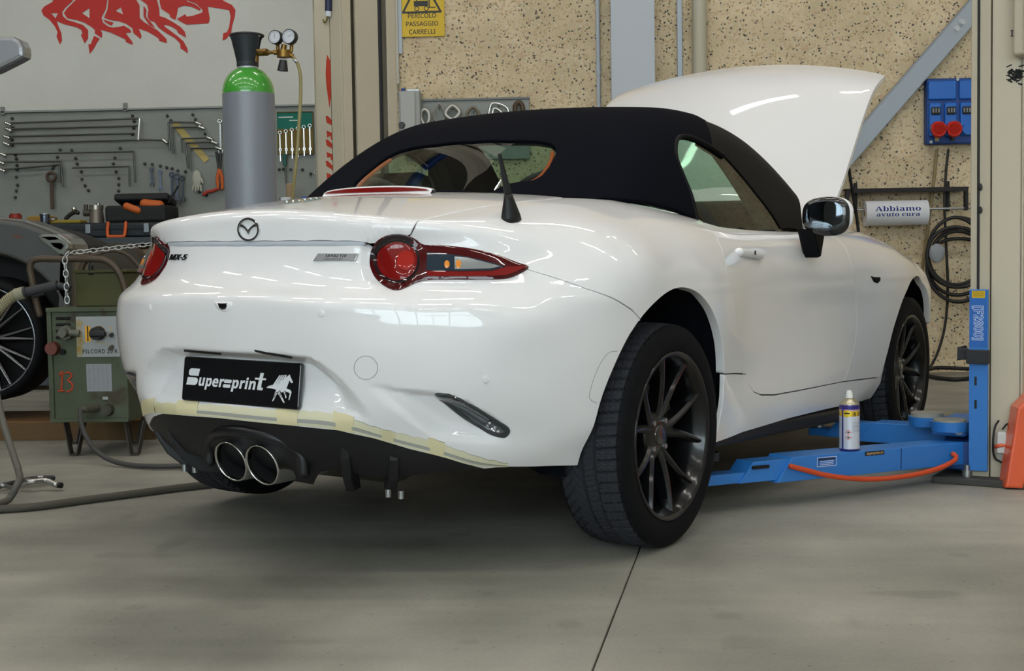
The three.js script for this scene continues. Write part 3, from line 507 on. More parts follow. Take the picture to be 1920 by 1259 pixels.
function makeWheel() {
  const w = new THREE.Group(); w.name = 'wheel';
  const ty = part(w, 'tyre', tyreGeo, M.rubber); part(w, 'tread', treadGeo, M.tread, 'dusty tread blocks'); part(w, 'rim', rimGeo, RIMM);
  for (let k = 0; k < 5; k++) for (const s of [-1, 1]) { const c = (80 + 72 * k) * Math.PI / 180; part(w, 'spoke', spokeGeo(c + s * 0.12, c + s * 0.33), RIMM); }
  part(w, 'hub', alongW(lathe([[0, 0.056], [0.034, 0.056], [0.038, 0.054], [0.062, 0.050], [0.070, 0.040], [0.072, 0.0]], 48)), RIMM);
  part(w, 'centre_cap', alongW(lathe([[0, 0.0625], [0.022, 0.062], [0.028, 0.059], [0.029, 0.054]], 40)), M.gloss);
  for (let k = 0; k < 4; k++) { const a = (45 + 90 * k) * Math.PI / 180; part(w, 'wheel_nut', cyl(0.05 * Math.cos(a), 0.05 * Math.sin(a), 0.05, 0.009, 0.008, 0.02, 6, Math.PI / 2), M.steel); }
  for (let k = 0; k < 1; k++) part(w, 'brake_disc', alongW(lathe([[0.06, 0.0], [0.14, 0.0], [0.14, -0.02], [0.06, -0.02]], 48)), std(0x5a5148, 0.5, 0.7));
  part(w, 'brake_caliper', box(0.10, 0.05, -0.005, 0.07, 0.14, 0.07, 0.015, 0, 0, 0.4), std(0x3a3630, 0.6, 0.3));
  return w;
}
const wheel0 = makeWheel();
for (const [u, y, w, turn] of [[0, 0.308, 0.733, 0], [0, 0.308, -0.733, Math.PI], [2.31, 0.308, 0.718, 0], [2.31, 0.308, -0.718, Math.PI]]) { const k = u || w < 0 ? wheel0.clone() : wheel0; k.position.set(u, y, w); k.rotation.y = turn; car.add(k); }
{   // wheel wells: felt lining over each wheel
  for (const [c, R] of [[REAR_ARCH, AR + 0.012], [FRONT_ARCH, AF + 0.012]]) {
    const band = [], n = 40, ring = arcPts(c, R, -25, 205, n), pos = [], idx = [];
    ring.forEach((p) => { pos.push(p[0], p[1], 0.832, p[0], p[1], 0.60, c[0] + (p[0] - c[0]) * 0.9, c[1] + (p[1] - c[1]) * 0.9, 0.53, c[0], c[1] - 0.05, 0.53); });
    for (let i = 0; i < n; i++) for (let k = 0; k < 3; k++) { const a = i * 4 + k, b = a + 4; idx.push(a, b, a + 1, a + 1, b, b + 1); }
    for (let i = 0; i <= n; i++) { const s = LR + pos[12 * i] - UC; const q = pos[12 * i] < UC ? onSide(pos[12 * i], Math.max(0.25, pos[12 * i + 1])).z : bodyW(s, Math.max(0.2, pos[12 * i + 1]), true); pos[12 * i + 2] = q - 0.028; }
    const g = new THREE.BufferGeometry(); g.setAttribute('position', new THREE.Float32BufferAttribute(pos, 3)); g.setIndex(idx); g.computeVertexNormals();
    both(car, 'wheel_well', g, M.felt, 'black felt lining of the wheel well');
  }
  part(car, 'underbody', [box(1.1, 0.27, 0, 1.5, 0.05, 1.4, 0.02), box(2.3, 0.30, 0, 1.2, 0.05, 1.0, 0.02), box(-0.1, 0.33, 0, 0.9, 0.06, 1.0, 0.02), box(-0.45, 0.30, 0, 0.3, 0.10, 0.7, 0.04)], M.dark);
  part(car, 'rear_axle', [rod([0, 0.30, -0.7], [0, 0.30, 0.7], 0.03), box(0.05, 0.30, 0, 0.3, 0.18, 0.3, 0.06), box(0.12, 0.25, 0.5, 0.35, 0.05, 0.08, 0.02, 0, 0.3), box(0.12, 0.25, -0.5, 0.35, 0.05, 0.08, 0.02, 0, -0.3)], std(0x26262a, 0.6, 0.3));
  for (const s of [-1, 1]) part(car, 'sill_strip', box(1.0, 0.225, s * 0.76, 1.35, 0.05, 0.09, 0.015, 0, s * 0.01, -0.045), M.black);
  // dark shell behind the panels' gaps
  const shell = []; const W2 = (u, y) => bodyW(LR + u - UC, y, true) - 0.05;
  const rowY = [0.28, 0.4, 0.55, 0.7, 0.76], us = []; for (let u = 0.36; u <= 1.95; u += 0.1) us.push(u);
  for (const s of [-1, 1]) { const pos = [], idx = []; us.forEach((u) => rowY.forEach((y) => pos.push(u, y, s * W2(u, y)))); for (let i = 0; i + 1 < us.length; i++) for (let j = 0; j + 1 < rowY.length; j++) { const a = i * rowY.length + j, b = a + rowY.length; idx.push(a, b, a + 1, a + 1, b, b + 1); } const g = new THREE.BufferGeometry(); g.setAttribute('position', new THREE.Float32BufferAttribute(pos, 3)); g.setIndex(idx); g.computeVertexNormals(); shell.push(g); }
  const back = [], bi = [], nb = 40, yb = [0.30, 0.42, 0.55, 0.68, 0.75, 0.82, 0.88]; for (let i = 0; i <= nb; i++) { const f = lerp(-1.25, 1.25, i / nb); yb.forEach((y) => { const r = bodyW(Math.abs(f) * R0, y, true) - 0.085; back.push(UC - r * Math.cos(f), y, r * Math.sin(f)); }); }
  for (let i = 0; i < nb; i++) for (let j = 0; j + 1 < yb.length; j++) { const a = i * yb.length + j, b = a + yb.length; bi.push(a, b, a + 1, a + 1, b, b + 1); }
  const g2 = new THREE.BufferGeometry(); g2.setAttribute('position', new THREE.Float32BufferAttribute(back, 3)); g2.setIndex(bi); g2.computeVertexNormals(); shell.push(g2);
  part(car, 'inner_shell', [...shell, box(-0.27, 0.85, 0, 0.60, 0.02, 0.72, 0.01, 0, 0, 0.12)], M.dark);
}
// ------------------------------------------------------------------ lamps, badges, trim of the car
const circle = (cx, cy, rx, ry, n = 36, a0 = 0, a1 = 360) => Array.from({ length: n }, (_, i) => { const a = lerp(a0, a1, i / (a1 - a0 === 360 ? n : n - 1)) * Math.PI / 180; return [cx + rx * Math.cos(a), cy + ry * Math.sin(a)]; });
const glossy = (r, g, b, ro = 0.2, extra = {}) => phys({ color: new THREE.Color(r, g, b), roughness: ro, specularIntensity: 0.2, clearcoat: 1, clearcoatRoughness: 0.02, ...extra });
const RED = glossy(0.065, 0.002, 0.003), REDIN = glossy(0.20, 0.005, 0.004, 0.3), REDHOT = glossy(0.36, 0.012, 0.006, 0.35), BEZEL = glossy(0.012, 0.006, 0.008, 0.15);
const lampPx = [[693, 489], [694, 501], [703, 521], [722, 538], [742, 545], [761, 540], [780, 531], [802, 526], [847, 525], [904, 525], [951, 523], [971, 516], [991, 502], [969, 493], [932, 479], [885, 467], [829, 460], [793, 458], [780, 449], [765, 442], [742, 439], [724, 442], [707, 452], [697, 467]];
const lampOut = px(spline2(lampPx, 110, true));
const ringPx = (r0, r1, a0, a1, cx = 745, cy = 491) => [...circle(cx, cy, r1 * 0.97, r1, 40, a0, a1), ...circle(cx, cy, r0 * 0.97, r0, 40, a0, a1).reverse()];
for (const s of [1, -1]) {
  const side = (g) => (s > 0 ? g : mirrored(g));
  const lamp = part(car, 'tail_lamp', side(panel(bodyF, sideChart, lampOut, { step: 0.008, lift: 0.003, bulge: 0.007, gap: 0, rim: 0.02, h: 0.012 })), RED, 'red round tail lamp with a pointed side wing');
  part(lamp, 'bezel', side(panel(bodyF, sideChart, px(ringPx(43, 52, 182, 305)), { step: 0.008, lift: 0.0085, gap: 0, rim: 0.012, h: 0.012 })), BEZEL, 'black bezel');
  part(lamp, 'dark_ring', side(panel(bodyF, sideChart, px(ringPx(39.5, 44, 0, 359.9)), { step: 0.006, lift: 0.0105, gap: 0, rim: 0.004, h: 0.012 })), BEZEL);
  part(lamp, 'round_lens', side(panel(bodyF, sideChart, px(circle(746, 491, 37, 38.5)), { step: 0.006, lift: 0.0095, bulge: 0.005, gap: 0, rim: 0.006, h: 0.012 })), REDIN);
  part(lamp, 'lens_core', side(panel(bodyF, sideChart, px(circle(762, 491, 16, 19)), { step: 0.006, lift: 0.0143, bulge: 0.0015, gap: 0, rim: 0.004, h: 0.012 })), REDHOT);
  part(lamp, 'clear_insert', side(panel(bodyF, sideChart, px([[801, 475], [829, 477], [876, 484], [913, 493], [945, 503], [922, 510], [866, 511], [800, 510]]), { step: 0.006, lift: 0.0105, gap: 0, rim: 0.005, h: 0.012 })), glossy(0.022, 0.034, 0.05, 0.12));
  part(lamp, 'reflector', side(panel(bodyF, sideChart, px([[852, 484], [878, 487], [912, 496], [936, 503], [918, 507], [866, 508], [852, 508]]), { step: 0.005, lift: 0.0118, gap: 0, rim: 0.003, h: 0.012 })), phys({ color: 0xd8dce0, roughness: 0.18, metalness: 0.85, clearcoat: 1 }), 'silvery reflector');
  for (const [x, y, r] of [[838, 499, 5], [859, 499, 6]]) part(lamp, 'indicator_bulb', side(panel(bodyF, sideChart, px(circle(x, y, r, r * 1.5, 16)), { step: 0.004, lift: 0.0112, bulge: 0.002, gap: 0, rim: 0.003, h: 0.012 })), glossy(0.75, 0.26, 0.03), 'amber indicator bulb');
  part(lamp, 'red_frame', side(panel(bodyF, sideChart, px([[800, 512], [866, 513], [922, 512], [948, 504], [985, 503], [966, 513], [948, 519], [904, 521], [847, 521], [803, 521]]), { step: 0.006, lift: 0.0105, gap: 0, rim: 0.004, h: 0.012 })), REDIN);
  // rear fog reflector in its scoop
  const fogOut = px(spline2([[815, 739], [823, 737], [847, 742], [880, 757], [913, 776], [938, 792], [955, 803], [956, 810], [948, 820], [938, 821], [921, 817], [897, 803], [863, 780], [838, 760]], 60, true));
  const fog = part(car, 'bumper_lamp', side(panel(bodyF, sideChart, fogOut, { step: 0.007, lift: 0.004, bulge: 0.006, gap: 0, rim: 0.02, h: 0.012 })), glossy(0.035, 0.04, 0.045, 0.2), 'dark slanted lamp in the bumper scoop');
  part(fog, 'reflector', side(panel(bodyF, sideChart, px([[850, 750], [880, 762], [912, 782], [938, 797], [947, 806], [938, 811], [915, 806], [890, 790], [866, 769]]), { step: 0.006, lift: 0.0105, gap: 0, rim: 0.003, h: 0.012 })), std(0x6d7378, 0.35, 0.6));
  for (const [x, y] of [[917, 792], [925, 800], [932, 797], [936, 804], [928, 806], [922, 788]]) part(fog, 'facet', side(panel(bodyF, sideChart, px(circle(x, y, 3, 3.4, 8)), { step: 0.004, lift: 0.0125, bulge: 0.002, gap: 0, rim: 0.002, h: 0.012 })), M.chrome);
}
const ringTube = (pts, r, closed = true) => tube(pts.map((p) => p.clone()), r, 6, pts.length * 3, closed);
const SEAM = std(0x9b9c9e, 0.6);
for (const [x, y, rx, ry] of [[602, 588, 7, 7.4], [910.5, 712, 7, 7.6]]) both(car, 'parking_sensor', [panel(bodyF, sideChart, px(circle(x, y, rx, ry, 28)), { step: 0.004, lift: 0.0012, bulge: 0.0012, gap: 0, rim: 0.004 }), panel(bodyF, sideChart, px(circle(x, y, rx * 0.62, ry * 0.62, 24)), { step: 0.004, lift: 0.0036, gap: 0, rim: 0.003 })], M.paint);
part(car, 'towing_eye_cover', [ringTube(px(circle(686, 690, 22, 22, 40)), 0.0009)], SEAM, 'round cover outlined in the bumper');
part(car, 'reflector_cover', [ringTube(px([[1157, 659], [1143, 661], [1132, 672], [1118, 698], [1107, 732], [1105, 745], [1110, 752], [1119, 756]]), 0.0009, false)], SEAM);
{   // reversing camera in its white hood
  const cam = part(car, 'reversing_camera', panel(bodyF, sideChart, px([[402, 566], [436, 566], [436, 574], [430, 582], [420, 585], [410, 581], [403, 573]]), { step: 0.005, lift: 0.001, bulge: 0.004, gap: 0, rim: 0.004 }), M.paint);
  part(cam, 'lens', panel(bodyF, sideChart, px([[411, 569], [428, 569], [428, 575], [425, 580], [419, 581], [414, 578]]), { step: 0.004, lift: 0.0055, bulge: 0.002, gap: 0, rim: 0.004 }), M.gloss, 'black lens');
}
// badges
const fontBold = await new FontLoader().loadAsync('fonts/droid/droid_sans_bold.typeface.json');
function onSkin(g, cx, cy, scale = 1, lift = 0.001, twist = 0) {   // stands a flat piece (x right, y up, z out) on the body
  const p = onBody(cx, cy), n = surfNormal(bodyF, p, 0.01), up = V3(0, 1, 0).addScaledVector(n, -n.y).normalize(), right = up.clone().cross(n);
  g.rotateZ(twist).scale(scale, scale, scale).applyMatrix4(M4().makeBasis(right, up, n).setPosition(p.addScaledVector(n, lift))); return g;
}
{
  const ov = (rx, ry, n = 48) => Array.from({ length: n }, (_, i) => { const a = i / n * 2 * Math.PI; return [rx * Math.cos(a), ry * Math.sin(a) * (Math.sin(a) < 0 ? 0.96 : 1)]; });
  const ring = extrude(ov(0.0375, 0.0305), 0.004, 0.0012, [ov(0.0308, 0.0242)]);
  const wing = (s) => extrude([[0, -0.0125], [s * 0.006, -0.003], [s * 0.015, 0.0045], [s * 0.0345, 0.0095], [s * 0.0315, 0.0165], [s * 0.018, 0.0130], [s * 0.008, 0.007], [0, 0.000]].map((p) => p), 0.004, 0.0008);
  part(car, 'oval_badge', [ring, wing(1), wing(-1)].map((g) => onSkin(g, 468, 431, 1.02, 0.001)), M.chrome, 'chrome oval badge with wings');
  const t = new TextGeometry('MX-5', { font: fontBold, size: 0.0175, depth: 0.003, curveSegments: 4, bevelEnabled: false }); t.computeBoundingBox(); t.translate(-(t.boundingBox.max.x) / 2, -0.009, 0).applyMatrix4(M4().set(1.7, 0.6, 0, 0, 0, 1, 0, 0, 0, 0, 1, 0, 0, 0, 0, 1));
  part(car, 'model_badge', onSkin(t, 335, 482.5, 0.9, 0.0005), std(0x55585c, 0.15, 1), 'chrome model lettering');
  const bt = canvasTex(512, 96, (c, w, h) => { c.fillStyle = '#b9bcc0'; c.fillRect(0, 0, w, h); c.fillStyle = '#33363a'; c.font = 'italic bold 54px sans-serif'; c.textAlign = 'center'; c.fillText('SKYACTIV', w / 2, 50); c.font = 'italic 32px sans-serif'; c.fillText('TECHNOLOGY', w / 2 - 20, 86); });
  const plate = extrude([[-0.062, -0.0095], [0.054, -0.0095], [0.062, 0.0095], [-0.05, 0.0095]], 0.0025, 0.0008);
  const uv = plate.attributes.uv, po = plate.attributes.position; for (let i = 0; i < uv.count; i++) uv.setXY(i, (po.getX(i) + 0.062) / 0.124, (po.getY(i) + 0.0095) / 0.019);
  part(car, 'script_badge', onSkin(plate, 630, 483, 0.98, 0.0005), new THREE.MeshStandardMaterial({ map: bt, roughness: 0.2, metalness: 0.8 }), 'small chrome script badge');
}
part(car, 'lid_buffer', panel(bodyF, sideChart, px([[304, 463], [312, 463], [312, 468], [304, 468]]), { step: 0.004, lift: 0.004, gap: 0, rim: 0.01, h: 0.01 }), M.black);
{   // lip under the boot lid: the light channel along the seam
  const pts = []; for (let w = -0.36; w <= 0.361; w += 0.02) { const r = baseW(station(-0.75, w)[0], 0.831), s = station(-0.75, w)[0], f = s / R0; pts.push(V3(UC - (r - 0.009) * Math.cos(f), 0.8315, (r - 0.009) * Math.sin(f) * Math.sign(w || 1))); }
  part(car, 'lid_channel', tube(pts, 0.0085, 8, 80), std(0xb9bdc6, 0.5));
}
// high brake lamp on the boot lid
{
  const n = 40, pos = [], idx = [], lens = [], li = [], W = 0.197, u0 = (w) => -0.238 + 0.05 * w * w, base = (u, w) => deckT(u, w) - 0.004, foot = 0.9795, hh = (w) => 0.0155 * Math.pow(Math.max(0, 1 - (w / W) ** 2), 0.5) + 0.001;
  for (let i = 0; i <= n; i++) {
    const w = lerp(-W, W, i / n), u = u0(w), y = foot, h = hh(w), e = 1 - (w / W) ** 2;
    for (const [du, yy] of [[-0.016, base(u, w)], [-0.004, y], [-0.006, y + h * 0.9], [-0.002, y + h + 0.0025], [0.012, y + h + 0.003], [0.11 * e + 0.016, base(u + 0.11, w) - 0.004]]) pos.push(u + du, yy, w);
    lens.push(u - 0.0065, y + 0.001, w * 0.97, u - 0.008, y + h * 0.88, w * 0.97);
  }
  for (let i = 0; i < n; i++) { for (let k = 0; k < 5; k++) { const a = i * 6 + k, b = a + 6; idx.push(a, b, a + 1, a + 1, b, b + 1); } li.push(2 * i, 2 * i + 2, 2 * i + 1, 2 * i + 1, 2 * i + 2, 2 * i + 3); }
  const mk = (p, i) => { const g = new THREE.BufferGeometry(); g.setAttribute('position', new THREE.Float32BufferAttribute(p, 3)); g.setIndex(i); g.computeVertexNormals(); return g; };
  const h = part(car, 'high_brake_lamp', mk(pos, idx), M.paint, 'white housing of the high brake lamp');
  part(h, 'lens', mk(lens, li), REDIN, 'long red lens');
}
{   // stub aerial
  const p = onBody(958, 409), a = part(car, 'aerial', lathe([[0, -0.012], [0.026, -0.008], [0.024, 0.006], [0.0125, 0.050], [0.011, 0.060], [0, 0.060]], 24).scale(1.25, 1, 0.9).rotateZ(0.22).translate(p.x, p.y, p.z), M.black, 'black stub aerial');

  part(a, 'mast', rod([p.x - 0.011, p.y + 0.054, p.z], [p.x - 0.046, p.y + 0.158, p.z - 0.004], 0.010, 12, 0.0042), M.black);
}
{   // door handle
  const p = onBody(1402, 476), g = new THREE.CapsuleGeometry(0.019, 0.165, 8, 20).rotateZ(Math.PI / 2).scale(1, 0.72, 0.62);
  const a = g.attributes.position; for (let i = 0; i < a.count; i++) { const x = a.getX(i); a.setZ(i, a.getZ(i) + 0.020 * (1 - (x / 0.105) ** 2) + 0.002); a.setY(i, a.getY(i) - 0.06 * x); } g.computeVertexNormals();
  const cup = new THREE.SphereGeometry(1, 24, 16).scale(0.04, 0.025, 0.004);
  both(car, 'door_handle', g.translate(p.x, p.y, p.z), M.paint);
  both(car, 'handle_lock', box(p.x - 0.020, p.y + 0.003, p.z + 0.033, 0.004, 0.013, 0.006, 0.002), M.black);
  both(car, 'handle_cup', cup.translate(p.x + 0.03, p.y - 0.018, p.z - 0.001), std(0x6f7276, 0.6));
}
both(car, 'side_marker', panel(bodyF, sideChart, px([[1632, 518], [1640, 520], [1650, 520], [1650, 527], [1645, 532], [1638, 529]]), { step: 0.005, lift: 0.001, bulge: 0.003, gap: 0, rim: 0.004 }), M.matte, 'small dark side marker lamp');
{   // door mirrors
  const c = V3(1.08, 0.925, 0.872);
  const shell = (sx, sy, sz, e, bias) => { const g = new THREE.SphereGeometry(1, 40, 28); const a = g.attributes.position; for (let i = 0; i < a.count; i++) { let x = a.getX(i), y = a.getY(i), z = a.getZ(i); const q = Math.pow(Math.abs(y) ** e + Math.abs(z) ** e, 1 / e) || 1, r = Math.hypot(y, z) || 1, k = r / q; y *= k; z *= k; if (x < 0) x *= 0.28; const tap = 1 - 0.22 * Math.max(0, -z) * (y < 0 ? 1 : 0.4); a.setXYZ(i, x * sx, y * sy * tap, z * sz); } g.computeVertexNormals(); return g; };
  const m0 = shell(0.080, 0.066, 0.080, 3.0).rotateY(0.12).translate(c.x, c.y, c.z);
  const heads = both(car, 'door_mirror', m0, M.gloss, 'black door mirror with a white cap');
  const cap = shell(0.090, 0.060, 0.081, 2.8).rotateY(0.12).translate(c.x + 0.016, c.y + 0.006, c.z + 0.005);
  const gl = shell(0.01, 0.051, 0.063, 3).rotateY(0.12).translate(c.x - 0.026, c.y + 0.002, c.z + 0.002);
  const foot = extrude([[-0.06, 0.035], [0.06, 0.035], [0.022, -0.058], [0.004, -0.062]], 0.045, 0.008).translate(1.12, 0.848, 0.785);
  heads.forEach((h, i) => { const f = (g) => (i ? mirrored(g) : g); part(h, 'mirror_cap', f(cap.clone()), M.paint, 'white cap'); part(h, 'mirror_glass', f(gl.clone()), std(0x596066, 0.03, 1)); part(h, 'mirror_foot', f(foot.clone()), M.matte); });
}
// number plate panel, lettering printed on it
{
  const tex = canvasTex(2048, 628, (c, w, h) => {
    c.fillStyle = '#05060a'; c.fillRect(0, 0, w, h); c.fillStyle = '#e4e6ea'; c.strokeStyle = '#e4e6ea';
    c.save(); c.translate(70, 400); c.transform(1, 0, -0.2, 1, 0, 0);
    c.beginPath(); c.moveTo(45, -235); c.quadraticCurveTo(-4, -235, 0, -180); c.quadraticCurveTo(4, -132, 50, -132); c.lineTo(190, -132); c.lineTo(190, -235); c.closePath(); c.fill();
    c.beginPath(); c.moveTo(0, -108); c.lineTo(135, -108); c.quadraticCurveTo(196, -108, 196, -55); c.quadraticCurveTo(196, 0, 140, 0); c.lineTo(0, 0); c.closePath(); c.fill();
    c.font = 'bold 206px sans-serif'; c.lineWidth = 5; for (const [s, x, w] of [['uper', 206, 460], ['prin', 806, 432]]) { const m = c.measureText(s).width; c.save(); c.translate(x, 0); c.scale(w / m, 1); c.fillText(s, 0, 0); c.strokeText(s, 0, 0); c.restore(); }
    c.beginPath(); c.roundRect(668, -112, 132, 50, 18); c.fill(); c.beginPath(); c.roundRect(664, -44, 132, 46, 18); c.fill();
    c.fillRect(1262, -235, 60, 200); c.beginPath(); c.roundRect(1262, -75, 66, 77, 22); c.fill(); c.fillRect(1190, -165, 190, 26); c.fillRect(1290, -34, 70, 36);
    c.restore();
    const horse = (x, y, k) => { c.save(); c.translate(x, y); c.scale(k, k); c.beginPath(); c.moveTo(0, 90); c.quadraticCurveTo(80, 40, 150, 60); c.quadraticCurveTo(200, -10, 262, -40); c.lineTo(282, -58); c.lineTo(290, -38); c.lineTo(330, 20); c.lineTo(312, 32); c.lineTo(282, 5); c.quadraticCurveTo(268, 50, 250, 90); c.quadraticCurveTo(320, 95, 318, 130); c.lineTo(296, 205); c.lineTo(286, 200); c.lineTo(298, 135); c.quadraticCurveTo(270, 120, 240, 125); c.lineTo(262, 180); c.lineTo(248, 190); c.lineTo(222, 130); c.quadraticCurveTo(190, 140, 170, 125); c.lineTo(240, 230); c.lineTo(228, 240); c.lineTo(150, 150); c.quadraticCurveTo(120, 160, 118, 190); c.lineTo(90, 230); c.lineTo(82, 225); c.lineTo(100, 180); c.quadraticCurveTo(110, 130, 125, 110); c.quadraticCurveTo(70, 95, 0, 98); c.closePath(); c.fill(); c.restore(); };
    horse(1500, 235, 1.32); c.lineWidth = 10; c.strokeStyle = '#05060a';
    for (let i = 0; i < 5; i++) { c.beginPath(); c.moveTo(1560 + i * 34, 330 - i * 8); c.quadraticCurveTo(1640 + i * 26, 270 - i * 22, 1720 + i * 22, 195 - i * 6); c.stroke(); }
    c.lineWidth = 9; for (let i = 0; i < 5; i++) { c.beginPath(); c.ellipse(1620 + i * 45, 430 + (i % 2) * 20, 16, 44, 0.4, 0, 6.3); c.stroke(); }
    c.fillStyle = '#e4e6ea'; for (let i = 0; i < 4; i++) { c.beginPath(); c.moveTo(1600 + i * 40, 320); c.lineTo(1700 + i * 34, 180 - i * 3); c.lineTo(1722 + i * 34, 178 - i * 3); c.lineTo(1640 + i * 40, 315); c.fill(); }
  });
  const W = 0.406, H = 0.116, g = extrude((() => { const r = 0.008, o = []; for (const [cx, cy, a] of [[W / 2 - r, H / 2 - r, 0], [-W / 2 + r, H / 2 - r, 90], [-W / 2 + r, -H / 2 + r, 180], [W / 2 - r, -H / 2 + r, 270]]) for (let k = 0; k <= 5; k++) { const t = (a + k * 18) * Math.PI / 180; o.push([cx + r * Math.cos(t), cy + r * Math.sin(t)]); } return o; })(), 0.008, 0.0025);
  const uv = g.attributes.uv, po = g.attributes.position, no = g.attributes.normal; for (let i = 0; i < uv.count; i++) { const f = no.getZ(i) > 0.9; uv.setXY(i, f ? (po.getX(i) + W / 2) / W : 0.002, f ? (po.getY(i) + H / 2) / H : 0.002); }
  const n = V3(-1, 0.115, 0).normalize(), up = V3(0, 1, 0).addScaledVector(n, -n.y).normalize(), right = up.clone().cross(n);
  g.applyMatrix4(M4().makeBasis(right, up, n).setPosition(-0.7935, 0.4785, 0));
  part(car, 'plate_panel', g, phys({ map: tex, roughness: 0.3, clearcoat: 1, clearcoatRoughness: 0.03 }), 'black plate with white lettering and running horses');
  for (const s of [[345, 415], [478, 548]]) part(car, 'plate_lamp', panel(bodyF, sideChart, px([[s[0], 656], [s[1], 660 + (s[0] > 400 ? 9 : 2)], [s[1], 663 + (s[0] > 400 ? 9 : 2)], [s[0], 659]]), { step: 0.004, lift: 0.002, gap: 0, rim: 0.004 }), M.black);
}
// lower valance with the twin tail pipes, masking tape along the bumper's edge
{
  const low = [[907, 882], [880, 881], [839, 887], [780, 894], [700, 898], [660, 889], [627, 884], [600, 887]].map((q) => P(...q));
  const topL = bumperLow.slice(3).map((p) => V3(p.x, p.y - 0.001, p.z)); topL[topL.length - 1] = topL[topL.length - 1].clone(); topL[topL.length - 1].z = 0;
  const halfD = [...topL.slice().reverse(), ...low.slice(1), V3(-0.66, 0.21, 0.12), V3(-0.68, 0.215, 0)];
  const hole = [[0.155, 0.235], [0.16, 0.28], [0.14, 0.325], [0.10, 0.343], [0, 0.348]].map(([w, y]) => V3(-0.78, y, w));
  const dif = part(car, 'rear_valance', panel(bodyF, sideChart, sheet(halfD), { step: 0.012, gap: 0, lift: -0.004, rim: 0.02 }), std(0x101114, 0.55), 'black plastic rear valance');
  const arch = []; for (let i = 0; i <= 24; i++) { const a = Math.PI * i / 24, w = 0.165 * Math.cos(a), y = 0.255 + 0.098 * Math.pow(Math.sin(a), 0.6); arch.push(V3(-0.80 + 0.05 * (w / 0.165) ** 2, y, -w)); }
  part(dif, 'pipe_hood', tube(arch, 0.016, 12, 60), std(0x101116, 0.38));
  for (const w of [-0.50, -0.335, 0.30, 0.46]) {   // upright fins, thicker at the foot
    const s = station(-0.75, w)[0], f = s / R0, rr = (y) => baseW(s, y), y1 = Math.abs(w) > 0.45 ? 0.315 : 0.355, prof = [[rr(y1) - 0.012, y1], [rr(0.30) + 0.004, 0.30], [rr(0.25) + 0.016, 0.245], [rr(0.22) + 0.006, 0.205], [rr(0.22) - 0.10, 0.195], [rr(0.26) - 0.10, 0.26]];
    const g = extrude(prof, 0.016, 0.004).translate(0, 0, -0.008); const sg = Math.sign(w); g.applyMatrix4(M4().makeBasis(V3(-Math.cos(f), 0, sg * Math.sin(f)), V3(0, 1, 0), V3(-sg * Math.sin(f), 0, -Math.cos(f)).multiplyScalar(1)).setPosition(UC, 0, 0)); part(dif, 'fin', g, std(0x121317, 0.5));
  }
  for (const s of [-1, 1]) for (const d of [0, 0.04]) part(car, 'hanger_bolt', [cyl(-0.655, 0.207, s * 0.36 + d, 0.008, 0.008, 0.02, 6)], M.steel);
  part(car, 'silencer', [place(new THREE.CapsuleGeometry(0.09, 0.5, 8, 24).rotateX(Math.PI / 2), -0.50, 0.29, 0)], std(0x55524c, 0.5, 0.8));
  const SLASH = M4().set(1, -0.32, 0, 0, 0, 1, 0, 0, 0, 0, 1, 0, 0, 0, 0, 1);
  for (const s of [-1, 1]) {
    const pipe = part(car, 'tail_pipe', lathe([[0.0485, 0.30], [0.0485, 0.002], [0.0505, -0.003], [0.0535, -0.003], [0.0545, 0.003], [0.0545, 0.30]], 48).rotateZ(-Math.PI / 2).applyMatrix4(SLASH).translate(-0.782, 0.2685, s * 0.0545), M.chrome, 'polished tail pipe');
    part(pipe, 'bore', [lathe([[0.0478, 0.30], [0.0478, 0.012]], 40).rotateZ(-Math.PI / 2).applyMatrix4(SLASH).translate(-0.782, 0.2685, s * 0.0545), cyl(-0.56, 0.2685, s * 0.0545, 0.048, 0.048, 0.005, 32, 0, 0, Math.PI / 2)], M.dark, 'sooty bore');
  }
  const tapeTop = [[252, 768], [262, 758], [293, 754], [350, 757], [433, 762], [533, 770], [633, 778], [700, 800], [800, 825], [839, 837], [900, 858], [960, 871]], tapeLow = [[258, 792], [277, 778], [305, 777], [350, 780], [433, 788], [533, 798], [633, 808], [700, 823], [767, 842], [839, 861], [880, 873], [955, 877]];
  const ct = cubic(tapeTop.map((p) => p[0]), tapeTop.map((p) => p[1])), cl = cubic(tapeLow.map((p) => p[0]), tapeLow.map((p) => p[1]));
  const pale = [std(0xd9cfa6, 0.75), std(0xcfc79f, 0.8), std(0xd8d3b6, 0.8)], grey = std(0xa3a39c, 0.7);
  const spans = [[268, 292, 0], [292, 372, 1], [334, 374, 0], [370, 520, 2], [520, 560, 0], [558, 630, 2], [626, 664, 0], [660, 716, 2], [712, 742, 1], [738, 806, 2], [802, 834, 0], [832, 952, 2]];
  spans.forEach(([a, b, k], i) => {
    const strip = (f0, f1, l) => { const o = []; const n = Math.max(3, Math.round((b - a) / 12)); for (let j = 0; j <= n; j++) { const x = lerp(a, b, j / n); o.push([x, lerp(ct(x), cl(x), f0) + (f0 === 0 ? (k === 0 ? -5 : 0) + 1.2 * Math.sin(x * 0.21 + i) : 0)]); } for (let j = n; j >= 0; j--) { const x = lerp(a, b, j / n); o.push([x, lerp(ct(x), cl(x), f1) - 1.5]); } return panel(bodyF, sideChart, px(o), { step: 0.008, lift: l, gap: 0, rim: 0.0008 }); };
    const tp = part(car, 'masking_tape', strip(0, 1, 0.0012 + (k === 0 ? 0.0008 : 0)), pale[k], 'cream masking tape');
    if (k === 2) part(tp, 'tape_overlap', strip(0.52, 0.8, 0.0022), grey, 'grey strip showing through the tape');
  });
}
